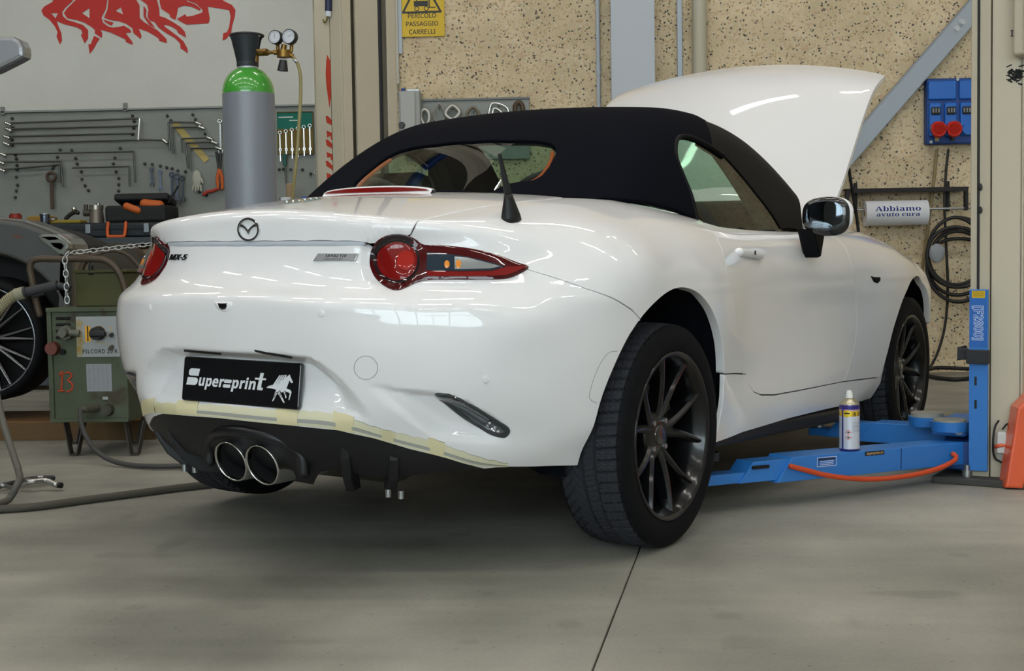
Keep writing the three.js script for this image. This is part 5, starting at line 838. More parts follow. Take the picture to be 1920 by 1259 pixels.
{   // right post: marks, box with the I sign, ink smudge
  const onRear = (x, y, off = 0) => { const p = inBay(x, y, 'x', 1.44 - off); return V3(p.x - 1.44, p.y, p.z - 1.27); };
  const bx = onRear(1900, 60, 0.05), b = part(RP, 'control_box', box(0.0 - 0.03, bx.y + 0.12, bx.z + 0.10, 0.07, 0.40, 0.20, 0.01), CREAM2, 'cream control box'); part(b, 'rim', box(-0.068, bx.y + 0.12, bx.z + 0.115, 0.012, 0.37, 0.16, 0.008), CREAM);
  const it = new TextGeometry('I', { font: fontBold, size: 0.022, depth: 0.0008 }); part(RP, 'mark', it.rotateY(-Math.PI / 2).translate(-0.0665, onRear(1897, 69, 0.066).y, onRear(1894, 69, 0.066).z), M.black, 'black letter I');
  const sm = [], c0 = onRear(1902, 140, 0.001), r2 = rnd; for (let i = 0; i < 42; i++) { const dy = (r2() - 0.5) * 0.05, dw = (r2() - 0.5) * 0.05, a = r2() * 3; sm.push(place(new THREE.BoxGeometry(0.0008, 0.003 + 0.004 * r2(), 0.010 + 0.012 * r2()), -0.0003, c0.y + dy * (i < 30 ? 0.7 : 1.4), c0.z + dw, a * 0.4 - 0.5)); } part(RP, 'ink_smudge', sm, std(0x1a1a1c, 0.8), 'black ink smudge').userData.kind = 'stuff';
  part(RP, 'hole_plug', [394, 351, 655 - 240].map((y) => { const q = onRear(1838, y, 0.014); return place(new THREE.SphereGeometry(0.009, 12, 8).scale(0.3, 1.4, 0.8), q.x, q.y, q.z); }).slice(0, 1), M.black);
  part(RP, 'hole_plug', (() => { const q = onRear(1838, 351, 0.014); return place(new THREE.SphereGeometry(0.009, 12, 8).scale(0.3, 1.4, 0.8), q.x, q.y, q.z); })(), M.black);
  const q0 = onRear(1880, 830, 0.02); part(RP, 'limit_switch', box(-0.02, q0.y, q0.z, 0.04, 0.075, 0.032, 0.006), std(0xc9c9c6, 0.5), 'small white limit switch'); part(RP, 'switch_base', box(-0.01, q0.y - 0.05, q0.z + 0.005, 0.03, 0.03, 0.05, 0.004), std(0x9a9790, 0.5));
  part(RP, 'switch_wire', [tube([onRear(1872, 790, 0.02), onRear(1866, 800, 0.04), onRear(1862, 830, 0.05), onRear(1866, 860, 0.03), onRear(1880, 868, 0.02)], 0.004, 6), tube([onRear(1880, 805, 0.02), onRear(1890, 795, 0.03), onRear(1900, 803, 0.02)], 0.003, 6)], M.black); part(RP, 'orange_clip', tube([onRear(1866, 838, 0.03), onRear(1874, 836, 0.04), onRear(1888, 834, 0.03), onRear(1892, 826, 0.02)], 0.007, 8), ORANGE);
  // carriage: blue slide on the rear edge of the post
  const yt = onRear(1835, 543, 0.02).y, yb = 0.045, wL = onRear(1817, 700, 0.03).z, wR = onRear(1852, 700, 0.03).z;
  const cr_ = bayThing('carriage', 'blue carriage lettered F2800', null, 1.44, 0, 1.27); cr_.name = 'carriage'; scene.updateMatrixWorld(true); RP.attach(cr_);
  part(cr_, 'slide', [box(-0.024, (yt + yb) / 2, (wL + wR) / 2, 0.016, yt - yb, wR - wL, 0.002), box(0.20, (yt + yb) / 2 - 0.02, wL + 0.02, 0.36, yt - yb - 0.04, 0.012, 0.002)], BLUE);
  const tex = canvasTex(128, 512, (g, w, h) => { g.fillStyle = '#1b5fae'; g.fillRect(0, 0, w, h); g.fillStyle = '#c9a800'; g.fillRect(14, 4, 100, 66); g.fillStyle = '#3a3208'; for (let i = 0; i < 3; i++) g.fillRect(22, 12 + i * 18, 84, 5); g.save(); g.translate(w / 2, 300); g.rotate(Math.PI / 2); g.strokeStyle = '#cfd6e6'; g.lineWidth = 4; g.font = 'bold 96px sans-serif'; g.textAlign = 'center'; g.textBaseline = 'middle'; g.strokeText('[F2800]', 0, 0, 400); g.restore(); });
  const pl = new THREE.BoxGeometry(0.002, 0.19, wR - wL - 0.006); const uv = pl.attributes.uv, po = pl.attributes.position; for (let i = 0; i < uv.count; i++) uv.setXY(i, po.getZ(i) / (wR - wL - 0.006) + 0.5, po.getY(i) / 0.19 + 0.5);
  part(cr_, 'label', pl.translate(-0.0335, yt - 0.098, (wL + wR) / 2), std(0xffffff, 0.5, 0, { map: tex }), 'blue label with a yellow sticker and white lettering');
  const yr = onRear(1830, 669, 0.03).y; part(cr_, 'rubber_stop', [box(-0.045, yr, (wL + wR) / 2 + 0.002, 0.03, 0.048, wR - wL + 0.012, 0.004), box(-0.025, yr + 0.008, wL - 0.022, 0.02, 0.04, 0.035, 0.004), box(0.02, yr + 0.008, wL - 0.036, 0.09, 0.046, 0.012, 0.003)], RUBB, 'black rubber stop');
  for (const y of [715, 759]) { const q = onRear(1829, y, 0.034); part(cr_, 'slot', box(-0.0325, q.y, q.z, 0.002, 0.03, 0.008, 0.001), M.black); }
  part(cr_, 'head_block', box(0.20, 0.09, -0.045, 0.42, 0.10, 0.11, 0.008), BLUED);
}
{   // left post: marks on its rear side, hose end
  const onRear = (x, y) => { const p = inBay(x, y, 'x', 1.44 - 0.001); return V3(p.x - 1.44, p.y, p.z + 1.5); };
  const REDP = std(0xb5361f, 0.6), flat = (list, nm, l) => { const q = list.map((a) => onRear(...a)), g = new THREE.ExtrudeGeometry(shapeOf(q.map((p) => [p.z, p.y])), { depth: 0.0015, bevelEnabled: false }); g.applyMatrix4(M4().makeBasis(V3(0, 0, 1), V3(0, 1, 0), V3(-1, 0, 0)).setPosition(-0.0015, 0, 0)); part(LP, nm, g, REDP, l); };
  flat([[614, 103], [618, 112], [621, 112], [622, 126], [624, 140], [624, 155], [625, 165], [624, 178], [620, 186], [618, 202], [616, 186], [613, 165], [611, 140], [612, 116]], 'mark', 'red horse mark on the post');
  [[218, 240], [245, 262], [262, 283], [285, 300], [302, 322], [324, 345]].forEach(([a, b], i) => flat(i % 2 ? [[613, a], [624, a + 5], [624, b], [621, b], [620, a + 9], [614, b - 4]] : [[611, a], [615, a], [624, a + 9], [625, b], [621, b - 6], [613, b - 10]], 'mark', 'slanted red lettering on the post'));
  const a = onRear(621, -10), b = onRear(621, 22), c = onRear(620, 32);
  part(LP, 'hose_end', [rod([-0.02, a.y, a.z], [-0.02, b.y, b.z], 0.016)], std(0x1a2142, 0.5)); part(LP, 'hose_fitting', rod([-0.02, b.y, b.z], [-0.02, c.y, c.z], 0.014), std(0xc9ccd0, 0.5)); part(LP, 'hook', tube([[-0.02, c.y, c.z], [-0.02, c.y - 0.02, c.z - 0.012], [-0.02, c.y - 0.025, c.z - 0.022], [-0.02, c.y - 0.012, c.z - 0.028]], 0.004, 6), std(0x6a6432, 0.6));
}
// lifting arms: telescoping box beams from the carriages to the sills
function arm(owner, label, A, B, faceH, y0, y1, opt = {}) {   // A: pivot end (u, w), B: pad end, beam face heights
  const L = Math.hypot(B[0] - A[0], B[1] - A[1]), t = bayThing('lift_arm', label, null, A[0], y0, A[1]); t.name = 'lift_arm';
  t.quaternion.multiply(new THREE.Quaternion().setFromEuler(new THREE.Euler(0, Math.atan2(-(B[1] - A[1]), B[0] - A[0]), Math.atan2(y1 - y0, L), 'YXZ')));
  const h = faceH, d = 0.10, l1 = L * (opt.cut ?? 0.70), wall = 0.006;
  const beam = (x0, x1, hh, dd, slant) => { const o = [[x0, -hh / 2], [x1 + slant, -hh / 2], [x1, hh / 2], [x0, hh / 2]]; const g = extrude(o, dd, 0.003); return g.translate(0, 0, -dd / 2); };
  part(t, 'outer_beam', beam(0, l1, h, d, h * 0.8), BLUE); const cap = part(t, 'beam_mouth', box(l1 + 0.005, 0, 0, 0.012, h * 0.8, d * 0.8, 0.002), M.dark);
  part(t, 'inner_beam', beam(l1 - 0.05, l1 + 0.15, h * 0.82, d * 0.76, h * 0.7), BLUE); part(t, 'slide', beam(l1 + 0.1, L, h * 0.42, d * 0.6, 0.0).translate(0, -h * 0.2, 0), BLUE);
  const padY = -h * 0.02; part(t, 'pad_stem', cyl(L - 0.03, 0.015, 0, 0.022, 0.022, 0.07, 20), M.steel); part(t, 'pad', cyl(L - 0.03, 0.06, 0, 0.06, 0.06, 0.025, 28), RUBB);
  scene.updateMatrixWorld(true); owner.attach(t); delete t.userData.category;
  return t;
}
{
  const s = arm(RP, 'blue lift arm reaching under the sill towards the rear wheel, spray can on it', [1.50, 1.225], [0.415, 0.69], 0.078, 0.099, 0.128);
  const loc = (x, y, z) => V3(x, y, z), wd = -0.0535;
  // orange hose tied along it, plate and lettering
  const face = (px_, py_) => { const inv = t_inv(s); const o = camPos.clone().applyMatrix4(inv), p = camPos.clone().add(sight(px_, py_)).applyMatrix4(inv).sub(o), k = (wd - o.z) / p.z; return o.addScaledVector(p, k); };
  part(s, 'slot', box(face(1430, 877).x, face(1430, 877).y, wd + 0.009, 0.07, 0.011, 0.006, 0.002), M.dark);
  const tex = canvasTex(256, 96, (g, w, h) => { g.fillStyle = '#2465b4'; g.fillRect(0, 0, w, h); g.strokeStyle = '#d5dbe8'; g.lineWidth = 6; g.strokeRect(5, 5, w - 10, h - 10); g.fillStyle = '#10203c'; g.fillRect(16, 12, 220, 20); g.fillStyle = '#d5dbe8'; for (let i = 0; i < 3; i++) g.fillRect(40, 40 + i * 16, 176, 5); });
  const pg = box(0, 0, 0, 0.088, 0.032, 0.002, 0); { const uv = pg.attributes.uv, po = pg.attributes.position; for (let i = 0; i < uv.count; i++) uv.setXY(i, 0.5 + po.getX(i) / 0.088, po.getY(i) / 0.032 + 0.5); }
  const f1 = face(1550, 866); part(s, 'data_plate', place(pg, f1.x, f1.y, wd, 0, Math.PI, 0), std(0xffffff, 0.5, 0, { map: tex }), 'small blue data plate with white frame');
  const tex2 = canvasTex(512, 80, (g, w, h) => { g.fillStyle = '#191612'; g.fillRect(0, 0, w, h); g.fillStyle = '#d2ad78'; g.font = 'italic bold 62px sans-serif'; g.textAlign = 'center'; g.fillText('Supersprint srl', w / 2, 60, 480); });
  const pg2 = box(0, 0, 0, 0.088, 0.014, 0.002, 0); { const uv = pg2.attributes.uv, po = pg2.attributes.position; for (let i = 0; i < uv.count; i++) uv.setXY(i, 0.5 + po.getX(i) / 0.088, po.getY(i) / 0.014 + 0.5); }
  const f2 = face(1640, 850); part(s, 'name_strip', place(pg2, f2.x, f2.y, wd, 0, Math.PI, 0), std(0xffffff, 0.6, 0, { map: tex2 }), 'black strip with pale lettering');
  const hose = [[1478, 874], [1500, 880], [1530, 888], [1570, 894], [1615, 896], [1660, 893], [1710, 885], [1750, 874], [1775, 863], [1784, 856], [1782, 851]].map((q, i, l) => { const p = face(...q); p.z -= 0.012 + 0.03 * Math.sin(Math.PI * i / (l.length - 1)); return p; });
  part(s, 'orange_hose', tube(hose, 0.0085, 10, 60), std(0xc2451a, 0.6), 'orange hose tied along the arm');
  part(s, 'weld_seam', box(face(1690, 853).x, 0.0, wd, 0.004, 0.072, 0.001, 0), BLUED);
  const can = face(1607, 834);   // the spray can stands on top of the arm
  s.updateMatrixWorld(true); const cw = V3(can.x, 0.0405, -0.02).applyMatrix4(s.matrixWorld);
  const ctex = canvasTex(512, 512, (g, w, h) => { g.fillStyle = '#c9cdd8'; g.fillRect(0, 0, w, h); g.fillStyle = '#2c1f78'; g.fillRect(0, 0, w, 46); g.fillRect(0, h - 22, w, 22); g.fillStyle = '#b08ab0'; g.fillRect(0, 46, w, 16); g.fillStyle = '#d9b422'; g.fillRect(0, 62, w, 62); g.fillStyle = '#1b1b22'; for (let r = 0; r < 2; r++) { const o = r * 256; g.fillStyle = '#e7c92a'; g.beginPath(); g.arc(o + 46, 92, 40, 0, 7); g.fill(); g.fillStyle = '#1b1b22'; g.fillRect(o + 22, 82, 46, 14); for (let i = 0; i < 4; i++) { const x = o + 110 + i * 36; g.beginPath(); g.arc(x, 84, 8, 0, 7); g.fill(); g.fillRect(x - 12, 96, 24, 8); g.fillRect(x - 10, 108, 8, 10); g.fillRect(x + 3, 108, 8, 10); } g.fillStyle = '#2c1f78'; g.fillRect(o, 0, 16, h); g.fillStyle = '#8b93ad'; for (let i = 0; i < 8; i++) g.fillRect(o + 90, 190 + i * 15, 120 - (i % 3) * 22, 4); g.strokeStyle = '#c8482c'; g.lineWidth = 5; for (const y of [300, 360]) { g.save(); g.translate(o + 58, y); g.rotate(Math.PI / 4); g.strokeRect(-17, -17, 34, 34); g.fillStyle = '#222228'; g.fillRect(-8, -8, 16, 16); g.restore(); } } });
  const c = thing('spray_can', 'white and purple aerosol can standing on the blue lift arm', 'spray can', [cw.x, cw.y, cw.z], -1.0);
  const body = lathe([[0, 0], [0.031, 0], [0.033, 0.003], [0.033, 0.148], [0.0315, 0.151]], 48); { const uv = body.attributes.uv, po = body.attributes.position; for (let i = 0; i < uv.count; i++) uv.setY(i, clamp(po.getY(i) / 0.15, 0, 1)); }
  part(c, 'body', body, phys({ map: ctex, roughness: 0.35, metalness: 0.2, clearcoat: 0.4 }));
  part(c, 'shoulder', lathe([[0.0315, 0.150], [0.0325, 0.153], [0.028, 0.160], [0.018, 0.168], [0.016, 0.172], [0, 0.172]], 40), std(0xb9b29a, 0.3, 0.8)); part(c, 'nozzle', [cyl(0, 0.181, 0, 0.0115, 0.0105, 0.018, 24), cyl(0, 0.193, 0, 0.0085, 0.007, 0.008, 20)], std(0xe6e6e2, 0.5)); part(c, 'outlet', cyl(-0.009, 0.186, 0.006, 0.002, 0.002, 0.004, 10, Math.PI / 2, -0.9), M.black);
}
function t_inv(o) { o.updateMatrixWorld(true); return o.matrixWorld.clone().invert(); }
arm(RP, 'blue lift arm pointing forward under the sill beside the front wheel', [1.68, 1.19], [1.72, 0.60], 0.075, 0.125, 0.125, { cut: 0.55 });
{   // pivot head with two worn round caps
  const t = bayThing('arm_pivot', 'blue pivot head with two worn grey caps', null, 1.62, 0, 1.17), WORN = std(0x8f8d84, 0.7, 0.2);
  t.name = 'arm_pivot'; scene.updateMatrixWorld(true); RP.attach(t);
  part(t, 'head', [box(0, 0.175, 0.02, 0.30, 0.05, 0.12, 0.01)], BLUE);
  for (const [x, y] of [[1738, 773], [1781, 786]]) { const q = inBay(x, y, 'y', y < 780 ? 0.222 : 0.214); part(t, 'cap', [cyl(q.x - 1.62, y < 780 ? 0.214 : 0.206, q.z - 1.17, 0.058, 0.056, 0.014, 32)], WORN, 'worn grey cap'); part(t, 'collar', cyl(q.x - 1.62, 0.19, q.z - 1.17, 0.062, 0.066, 0.034, 32), BLUE); }
  const q = inBay(1800, 813, 'x', 1.47); part(t, 'pivot_bolt', cyl(-0.155, 0.172, q.z - 1.17, 0.014, 0.014, 0.02, 16, 0, 0, Math.PI / 2), M.steel); part(t, 'shaft', cyl(0, 0.08, 0.02, 0.05, 0.05, 0.16, 24), BLUED);
}
arm(LP, 'blue lift arm under the left sill towards the rear, seen below the car', [1.50, -1.43], [0.50, -0.69], 0.078, 0.10, 0.13); arm(LP, 'blue lift arm under the left sill towards the front', [1.68, -1.43], [1.75, -0.60], 0.075, 0.12, 0.13, { cut: 0.55 });
{   // orange jack leaning into the frame at the right
  const p = at(1897, 917, 'y', 0), t = thing('floor_jack', 'orange-red jack arm standing at the right edge before the lift post', 'jack', [p.x, 0, p.z]);
  const q = (x, y) => { const v = at(x, y, 'z', p.z); return [v.x - p.x, v.y]; };
  const g = extrude([q(1881, 913), q(1914, 915), q(1934, 840), q(1950, 735), q(1926, 742), q(1904, 764)], 0.07, 0.008); part(t, 'arm', g.translate(0, 0, -0.05), ORANGE); part(t, 'rear_arm', g.clone().translate(0.03, 0.0, -0.16), ORANGE); part(t, 'chassis', box(0.28, 0.09, -0.08, 0.42, 0.12, 0.22, 0.02), ORANGE); part(t, 'roller', cyl(0.12, 0.035, -0.08, 0.035, 0.035, 0.2, 20, Math.PI / 2), std(0x2a2a2c, 0.5, 0.5)); part(t, 'roller', cyl(0.45, 0.035, -0.08, 0.035, 0.035, 0.2, 20, Math.PI / 2), std(0x2a2a2c, 0.5, 0.5));
}
// ------------------------------------------------------------------ the left of the hall: panelled wall, tool board, bench
const PEG = std(0x8b908c, 0.6, 0.15);
{
  const pn = thing('wall_panel', 'pale grey painted wall panel above the tool board, left of the lift post', 'wall panel', [0, 0, 0]); { const g = wallBox(-260, -420, 612, 207, 0.0, 0.05, 0.003); part(pn, 'panel', uvMetres(g), std(0xffffff, 0.7, 0, { map: sized(plasterMap, 2.2) })); }
  const bd = thing('tool_board', 'long grey steel tool board under the pale wall panel', 'tool board', [0, 0, 0]);
  const bmap = dataTex(512, 512, (u, v, x, y) => { const f = fbm(u * 9, v * 9, 9, 41, 4), g = 132 + 16 * (f - 0.5) + 8 * (hash2(x, y, 42) - 0.5); return [g, g + 3, g - 2]; });
  part(bd, 'panel', uvMetres(wallBox(-260, 209, 604, 452, 0.0, 0.045, 0.003)), std(0xffffff, 0.6, 0.1, { map: sized(bmap, 1.4) }));
  const a = W3(-260, 211, 0.05), b = W3(604, 199, 0.05); part(bd, 'top_rail', box((a.x + b.x) / 2, 1.868, WALL_Z + 0.05, b.x - a.x, 0.014, 0.03, 0.003), PEG);
  for (const x of [5, 235]) { const q = W3(x, x < 100 ? 212 : 205, 0.06); part(bd, 'bracket', box(q.x, q.y + 0.015, WALL_Z + 0.06, 0.03, 0.055, 0.01, 0.002), std(0x7d7f7b, 0.6)); }
  // hooks: small dark knobs the tools hang from
  const hooks = [[22, 222], [24, 240], [22, 262], [23, 272], [28, 290], [30, 298], [31, 310], [31, 318], [30, 332], [32, 347], [30, 358], [28, 370], [112, 281], [107, 295], [101, 310], [98, 316], [134, 282], [141, 297], [144, 307], [152, 322], [153, 336], [159, 348], [165, 357], [225, 278], [215, 296], [212, 307], [217, 322], [222, 334], [222, 346], [222, 358], [271, 307], [285, 308], [300, 311], [312, 314], [322, 316], [333, 320], [347, 322], [313, 217], [320, 226], [361, 215], [366, 224], [384, 251], [374, 360], [387, 366], [231, 372], [244, 371], [523, 318], [531, 317], [545, 318], [567, 318], [582, 326], [598, 314], [248, 217], [251, 227], [250, 240], [248, 252]];
  hooks.forEach((q) => { const p = W3(q[0], q[1], 0.06); part(bd, 'hook', new THREE.SphereGeometry(0.011, 10, 7).scale(1, 1, 1.3).translate(p.x, p.y, WALL_Z + 0.055), std(0x4b4d4b, 0.6, 0.3)); });
}
{   // wrenches and bars hung on the board; each is a tool of its own
  const ST = std(0x5f625f, 0.35, 0.8), BR = std(0xc9cbc8, 0.2, 0.95), O = 0.085;
  const ubar = (label, pts, r = 0.0065, head = true, group) => { const q = pts.map((p) => W3(p[0], p[1], O)); const t = thing('hand_tool', label, 'tool', [0, 0, 0]); const segs = []; for (let i = 0; i + 1 < q.length; i++) segs.push(rod(q[i], q[i + 1], r, 8)); part(t, 'shaft', segs, ST); if (head) part(t, 'socket', place(new THREE.CapsuleGeometry(0.013, 0.03, 6, 12), q[0].x - 0.008, q[0].y - 0.006, q[0].z, 0, 0, 1.2), BR); return t; };
  ubar('long T-bar socket wrench, topmost of the bars on the tool board', [[17, 231], [262, 222]]); ubar('long bar socket wrench hung second from the top', [[18, 242], [258, 236]]); ubar('long bar socket wrench hung third from the top', [[14, 256], [252, 250]]); ubar('long bar ending in a bright swivel head at its right', [[14, 269], [262, 262], [305, 263]]);
  { const a = W3(262, 222, O + 0.02), b = W3(259, 262, O + 0.02), t = thing('hand_tool', 'bright upright handle bar at the end of the long bars', 'tool', [0, 0, 0]); part(t, 'bar', rod(a, b, 0.010, 10), std(0xd8d8d6, 0.3, 0.8)); const h = W3(309, 265, O); part(t, 'swivel_head', place(new THREE.CapsuleGeometry(0.014, 0.03, 6, 12), h.x, h.y, h.z, 0, 0, 0.9), BR); }
  ubar('bent bar wrench hung below the four long bars', [[8, 289], [251, 284], [253, 343]]); ubar('bent bar wrench, upper of the crossing pair at far left', [[4, 304], [114, 303], [118, 350]]); ubar('bent bar wrench, lower of the crossing pair at far left', [[6, 318], [112, 309], [112, 343]]); ubar('short bent bar wrench hung between the hook columns', [[135, 315], [242, 312], [243, 350]], 0.006, false);
  ubar('angled key with an orange band, topmost of the stepped row', [[374, 230], [316, 229], [318, 283]]); ubar('angled key, second of the stepped row', [[380, 238], [323, 239], [325, 288]]); ubar('angled key, third of the stepped row', [[395, 258], [340, 260], [342, 286]]); ubar('brighter angled key, fourth of the stepped row', [[404, 266], [348, 268], [352, 316]]); ubar('angled key, lowest of the stepped row', [[412, 277], [356, 278], [357, 320]]);
  { const a = W3(327, 231, 0.052), b = W3(388, 302, 0.052), t = thing('masking_strip', 'strip of yellow tape stuck slanting on the tool board', 'tape', [(a.x + b.x) / 2, (a.y + b.y) / 2, WALL_Z + 0.052]); t.rotation.z = Math.atan2(b.y - a.y, b.x - a.x); part(t, 'tape', box(0, 0, 0, a.distanceTo(b), 0.045, 0.003, 0.001), std(0xb5a263, 0.8)); }
  const wrench = (x, y0, y1, w, label, m = ST) => { const a = W3(x, y0, O), b = W3(x + 1, y1, O), t = thing('spanner', label, 'spanner', [a.x, a.y, a.z]), L = a.y - b.y; part(t, 'shank', box(0, -L / 2, 0, w * 0.55, L, 0.008, 0.002), m); part(t, 'ring_end', place(new THREE.TorusGeometry(w * 0.5, w * 0.22, 8, 20), 0, 0, 0), m); part(t, 'open_end', [box(-w * 0.45, -L - w * 0.3, 0, w * 0.35, w, 0.009, 0.002, 0, 0, 0.25), box(w * 0.45, -L - w * 0.3, 0, w * 0.35, w, 0.009, 0.002, 0, 0, -0.25), box(0, -L + w * 0.2, 0, w * 1.1, w * 0.5, 0.009, 0.002)], m); return t; };
  wrench(284, 318, 345, 0.024, 'small spanner with an orange mark, leftmost of the hung spanners', std(0x5a6472, 0.4, 0.7)); wrench(300, 323, 354, 0.022, 'thin bluish spanner, second of the hung row', std(0x6f7d98, 0.4, 0.7)); wrench(322, 328, 367, 0.028, 'spanner hung third in the row', std(0x4a5260, 0.4, 0.7)); wrench(332, 331, 376, 0.034, 'longest and widest spanner of the hung row', std(0x59616e, 0.4, 0.7)); wrench(342, 334, 372, 0.028, 'spanner at the right end of the hung row', std(0x474f58, 0.4, 0.7));
  wrench(412, 228, 282, 0.026, 'bright spanner partly behind the gas cylinder', BR);
  { const a = W3(96, 332, O), t = thing('ring_spanner', 'large rusty ring spanner hung alone on the tool board', 'spanner', [a.x, a.y, a.z]), RU = std(0x55463c, 0.6, 0.6); part(t, 'ring', place(new THREE.TorusGeometry(0.029, 0.011, 10, 28), 0, 0, 0), RU); part(t, 'shank', box(0, -0.125, 0, 0.024, 0.19, 0.012, 0.004), RU); }
  { const a = W3(369, 336, O), t = thing('glove', 'pale work glove hung on the tool board', 'glove', [a.x, a.y, a.z]), GL = std(0xa9aa9c, 0.9); const g = new THREE.SphereGeometry(0.036, 20, 14).scale(0.9, 1.7, 0.4); part(t, 'palm', g, GL); for (let i = 0; i < 4; i++) part(t, 'finger', rod([-0.024 + i * 0.016, -0.04, 0], [-0.03 + i * 0.02, -0.078 - 0.006 * (i % 2), 0.004], 0.008, 8, 0.006), GL); part(t, 'thumb', rod([0.028, 0.0, 0], [0.045, -0.03, 0.01], 0.009, 8, 0.006), GL); }
  { const a = W3(409, 290, O), t = thing('pliers', 'black pliers with orange grips beside the gas cylinder', 'pliers', [a.x, a.y, a.z]), OR = std(0xc05a1e, 0.6); part(t, 'jaws', [rod([-0.012, 0.02, 0], [0.005, -0.1, 0], 0.010), rod([0.02, 0.02, 0], [0.008, -0.1, 0], 0.010)], std(0x25272a, 0.5)); for (const k of [-1, 1]) part(t, 'grip', tube([[0.006, -0.1, 0], [0.006 + k * 0.016, -0.16, 0], [0.008 + k * 0.012, -0.23, 0]], 0.012, 8), OR); }
  { const a = W3(390, 362, O), t = thing('pliers', 'red-handled cutter lying on hooks low on the tool board', 'pliers', [a.x, a.y, a.z]); part(t, 'handle', tube([[-0.03, -0.01, 0], [0.0, 0.008, 0.0], [0.03, 0.012, 0], [0.075, 0.03, 0]], 0.012, 8), std(0xa3321c, 0.6)); part(t, 'blade', tube([[0.075, 0.03, 0], [0.095, 0.055, 0], [0.1, 0.08, 0]], 0.011, 8), std(0x20242e, 0.5)); }
  {   // green roll of spanners
    const tl = W3(519, 211, 0.06), br = W3(588, 288, 0.06), w = br.x - tl.x, h = tl.y - br.y, t = thing('tool_roll', 'green cloth roll of bright spanners behind the gas cylinder', 'tool roll', [tl.x, br.y, WALL_Z + 0.06]), GR = std(0x1c6a5c, 0.9);
    part(t, 'cloth', box(w / 2, h * 0.72, 0, w, h * 0.56, 0.006, 0.002), GR); part(t, 'pocket', box(w / 2, h * 0.3, 0.004, w, h * 0.6, 0.008, 0.002), std(0x6a5b2c, 0.9)); part(t, 'border', [box(w / 2, h, 0.002, w, 0.008, 0.012, 0.002), box(w / 2, 0, 0.004, w, 0.008, 0.014, 0.002), box(w, h / 2, 0.002, 0.008, h, 0.012, 0.002)], std(0x5d5230, 0.9));
    part(t, 'print', [box(w * 0.25, h * 0.88, 0.0035, w * 0.4, 0.008, 0.001, 0), box(w * 0.5, h * 0.8, 0.0035, w * 0.3, 0.006, 0.001, 0)], std(0xc9d4cc, 0.8));
    for (let i = 0; i < 6; i++) { const x = 0.02 + i * (w - 0.04) / 5, y1 = h * (0.44 + 0.03 * i); part(t, 'spanner', [box(x, y1 - 0.08, 0.011, 0.008, 0.19, 0.006, 0.001), place(new THREE.TorusGeometry(0.011, 0.004, 8, 16), x, y1 + 0.02, 0.011), box(x, 0.03, 0.011, 0.02, 0.02, 0.006, 0.002)], BR); }
  }
  { const a = W3(534, 300, O), t = thing('screwdriver', 'green-handled tool hung under the green tool roll', 'screwdriver', [a.x, a.y, a.z]); part(t, 'handle', place(new THREE.CapsuleGeometry(0.014, 0.06, 6, 12), 0, 0, 0), std(0x1b5a4e, 0.6)); part(t, 'shaft', rod([0, -0.03, 0], [0.004, -0.17, 0], 0.006, 8), ST); }
  { const a = W3(596, 322, O), t = thing('shears', 'small scissors hung near the lift post', 'scissors', [a.x, a.y, a.z]); for (const k of [-1, 1]) { part(t, 'grip', place(new THREE.TorusGeometry(0.013, 0.004, 8, 18), k * 0.013, 0, 0), M.steel); part(t, 'blade', rod([k * 0.008, -0.014, 0], [k * 0.003 + 0.008, -0.07, 0], 0.004, 6), M.steel); } }
}
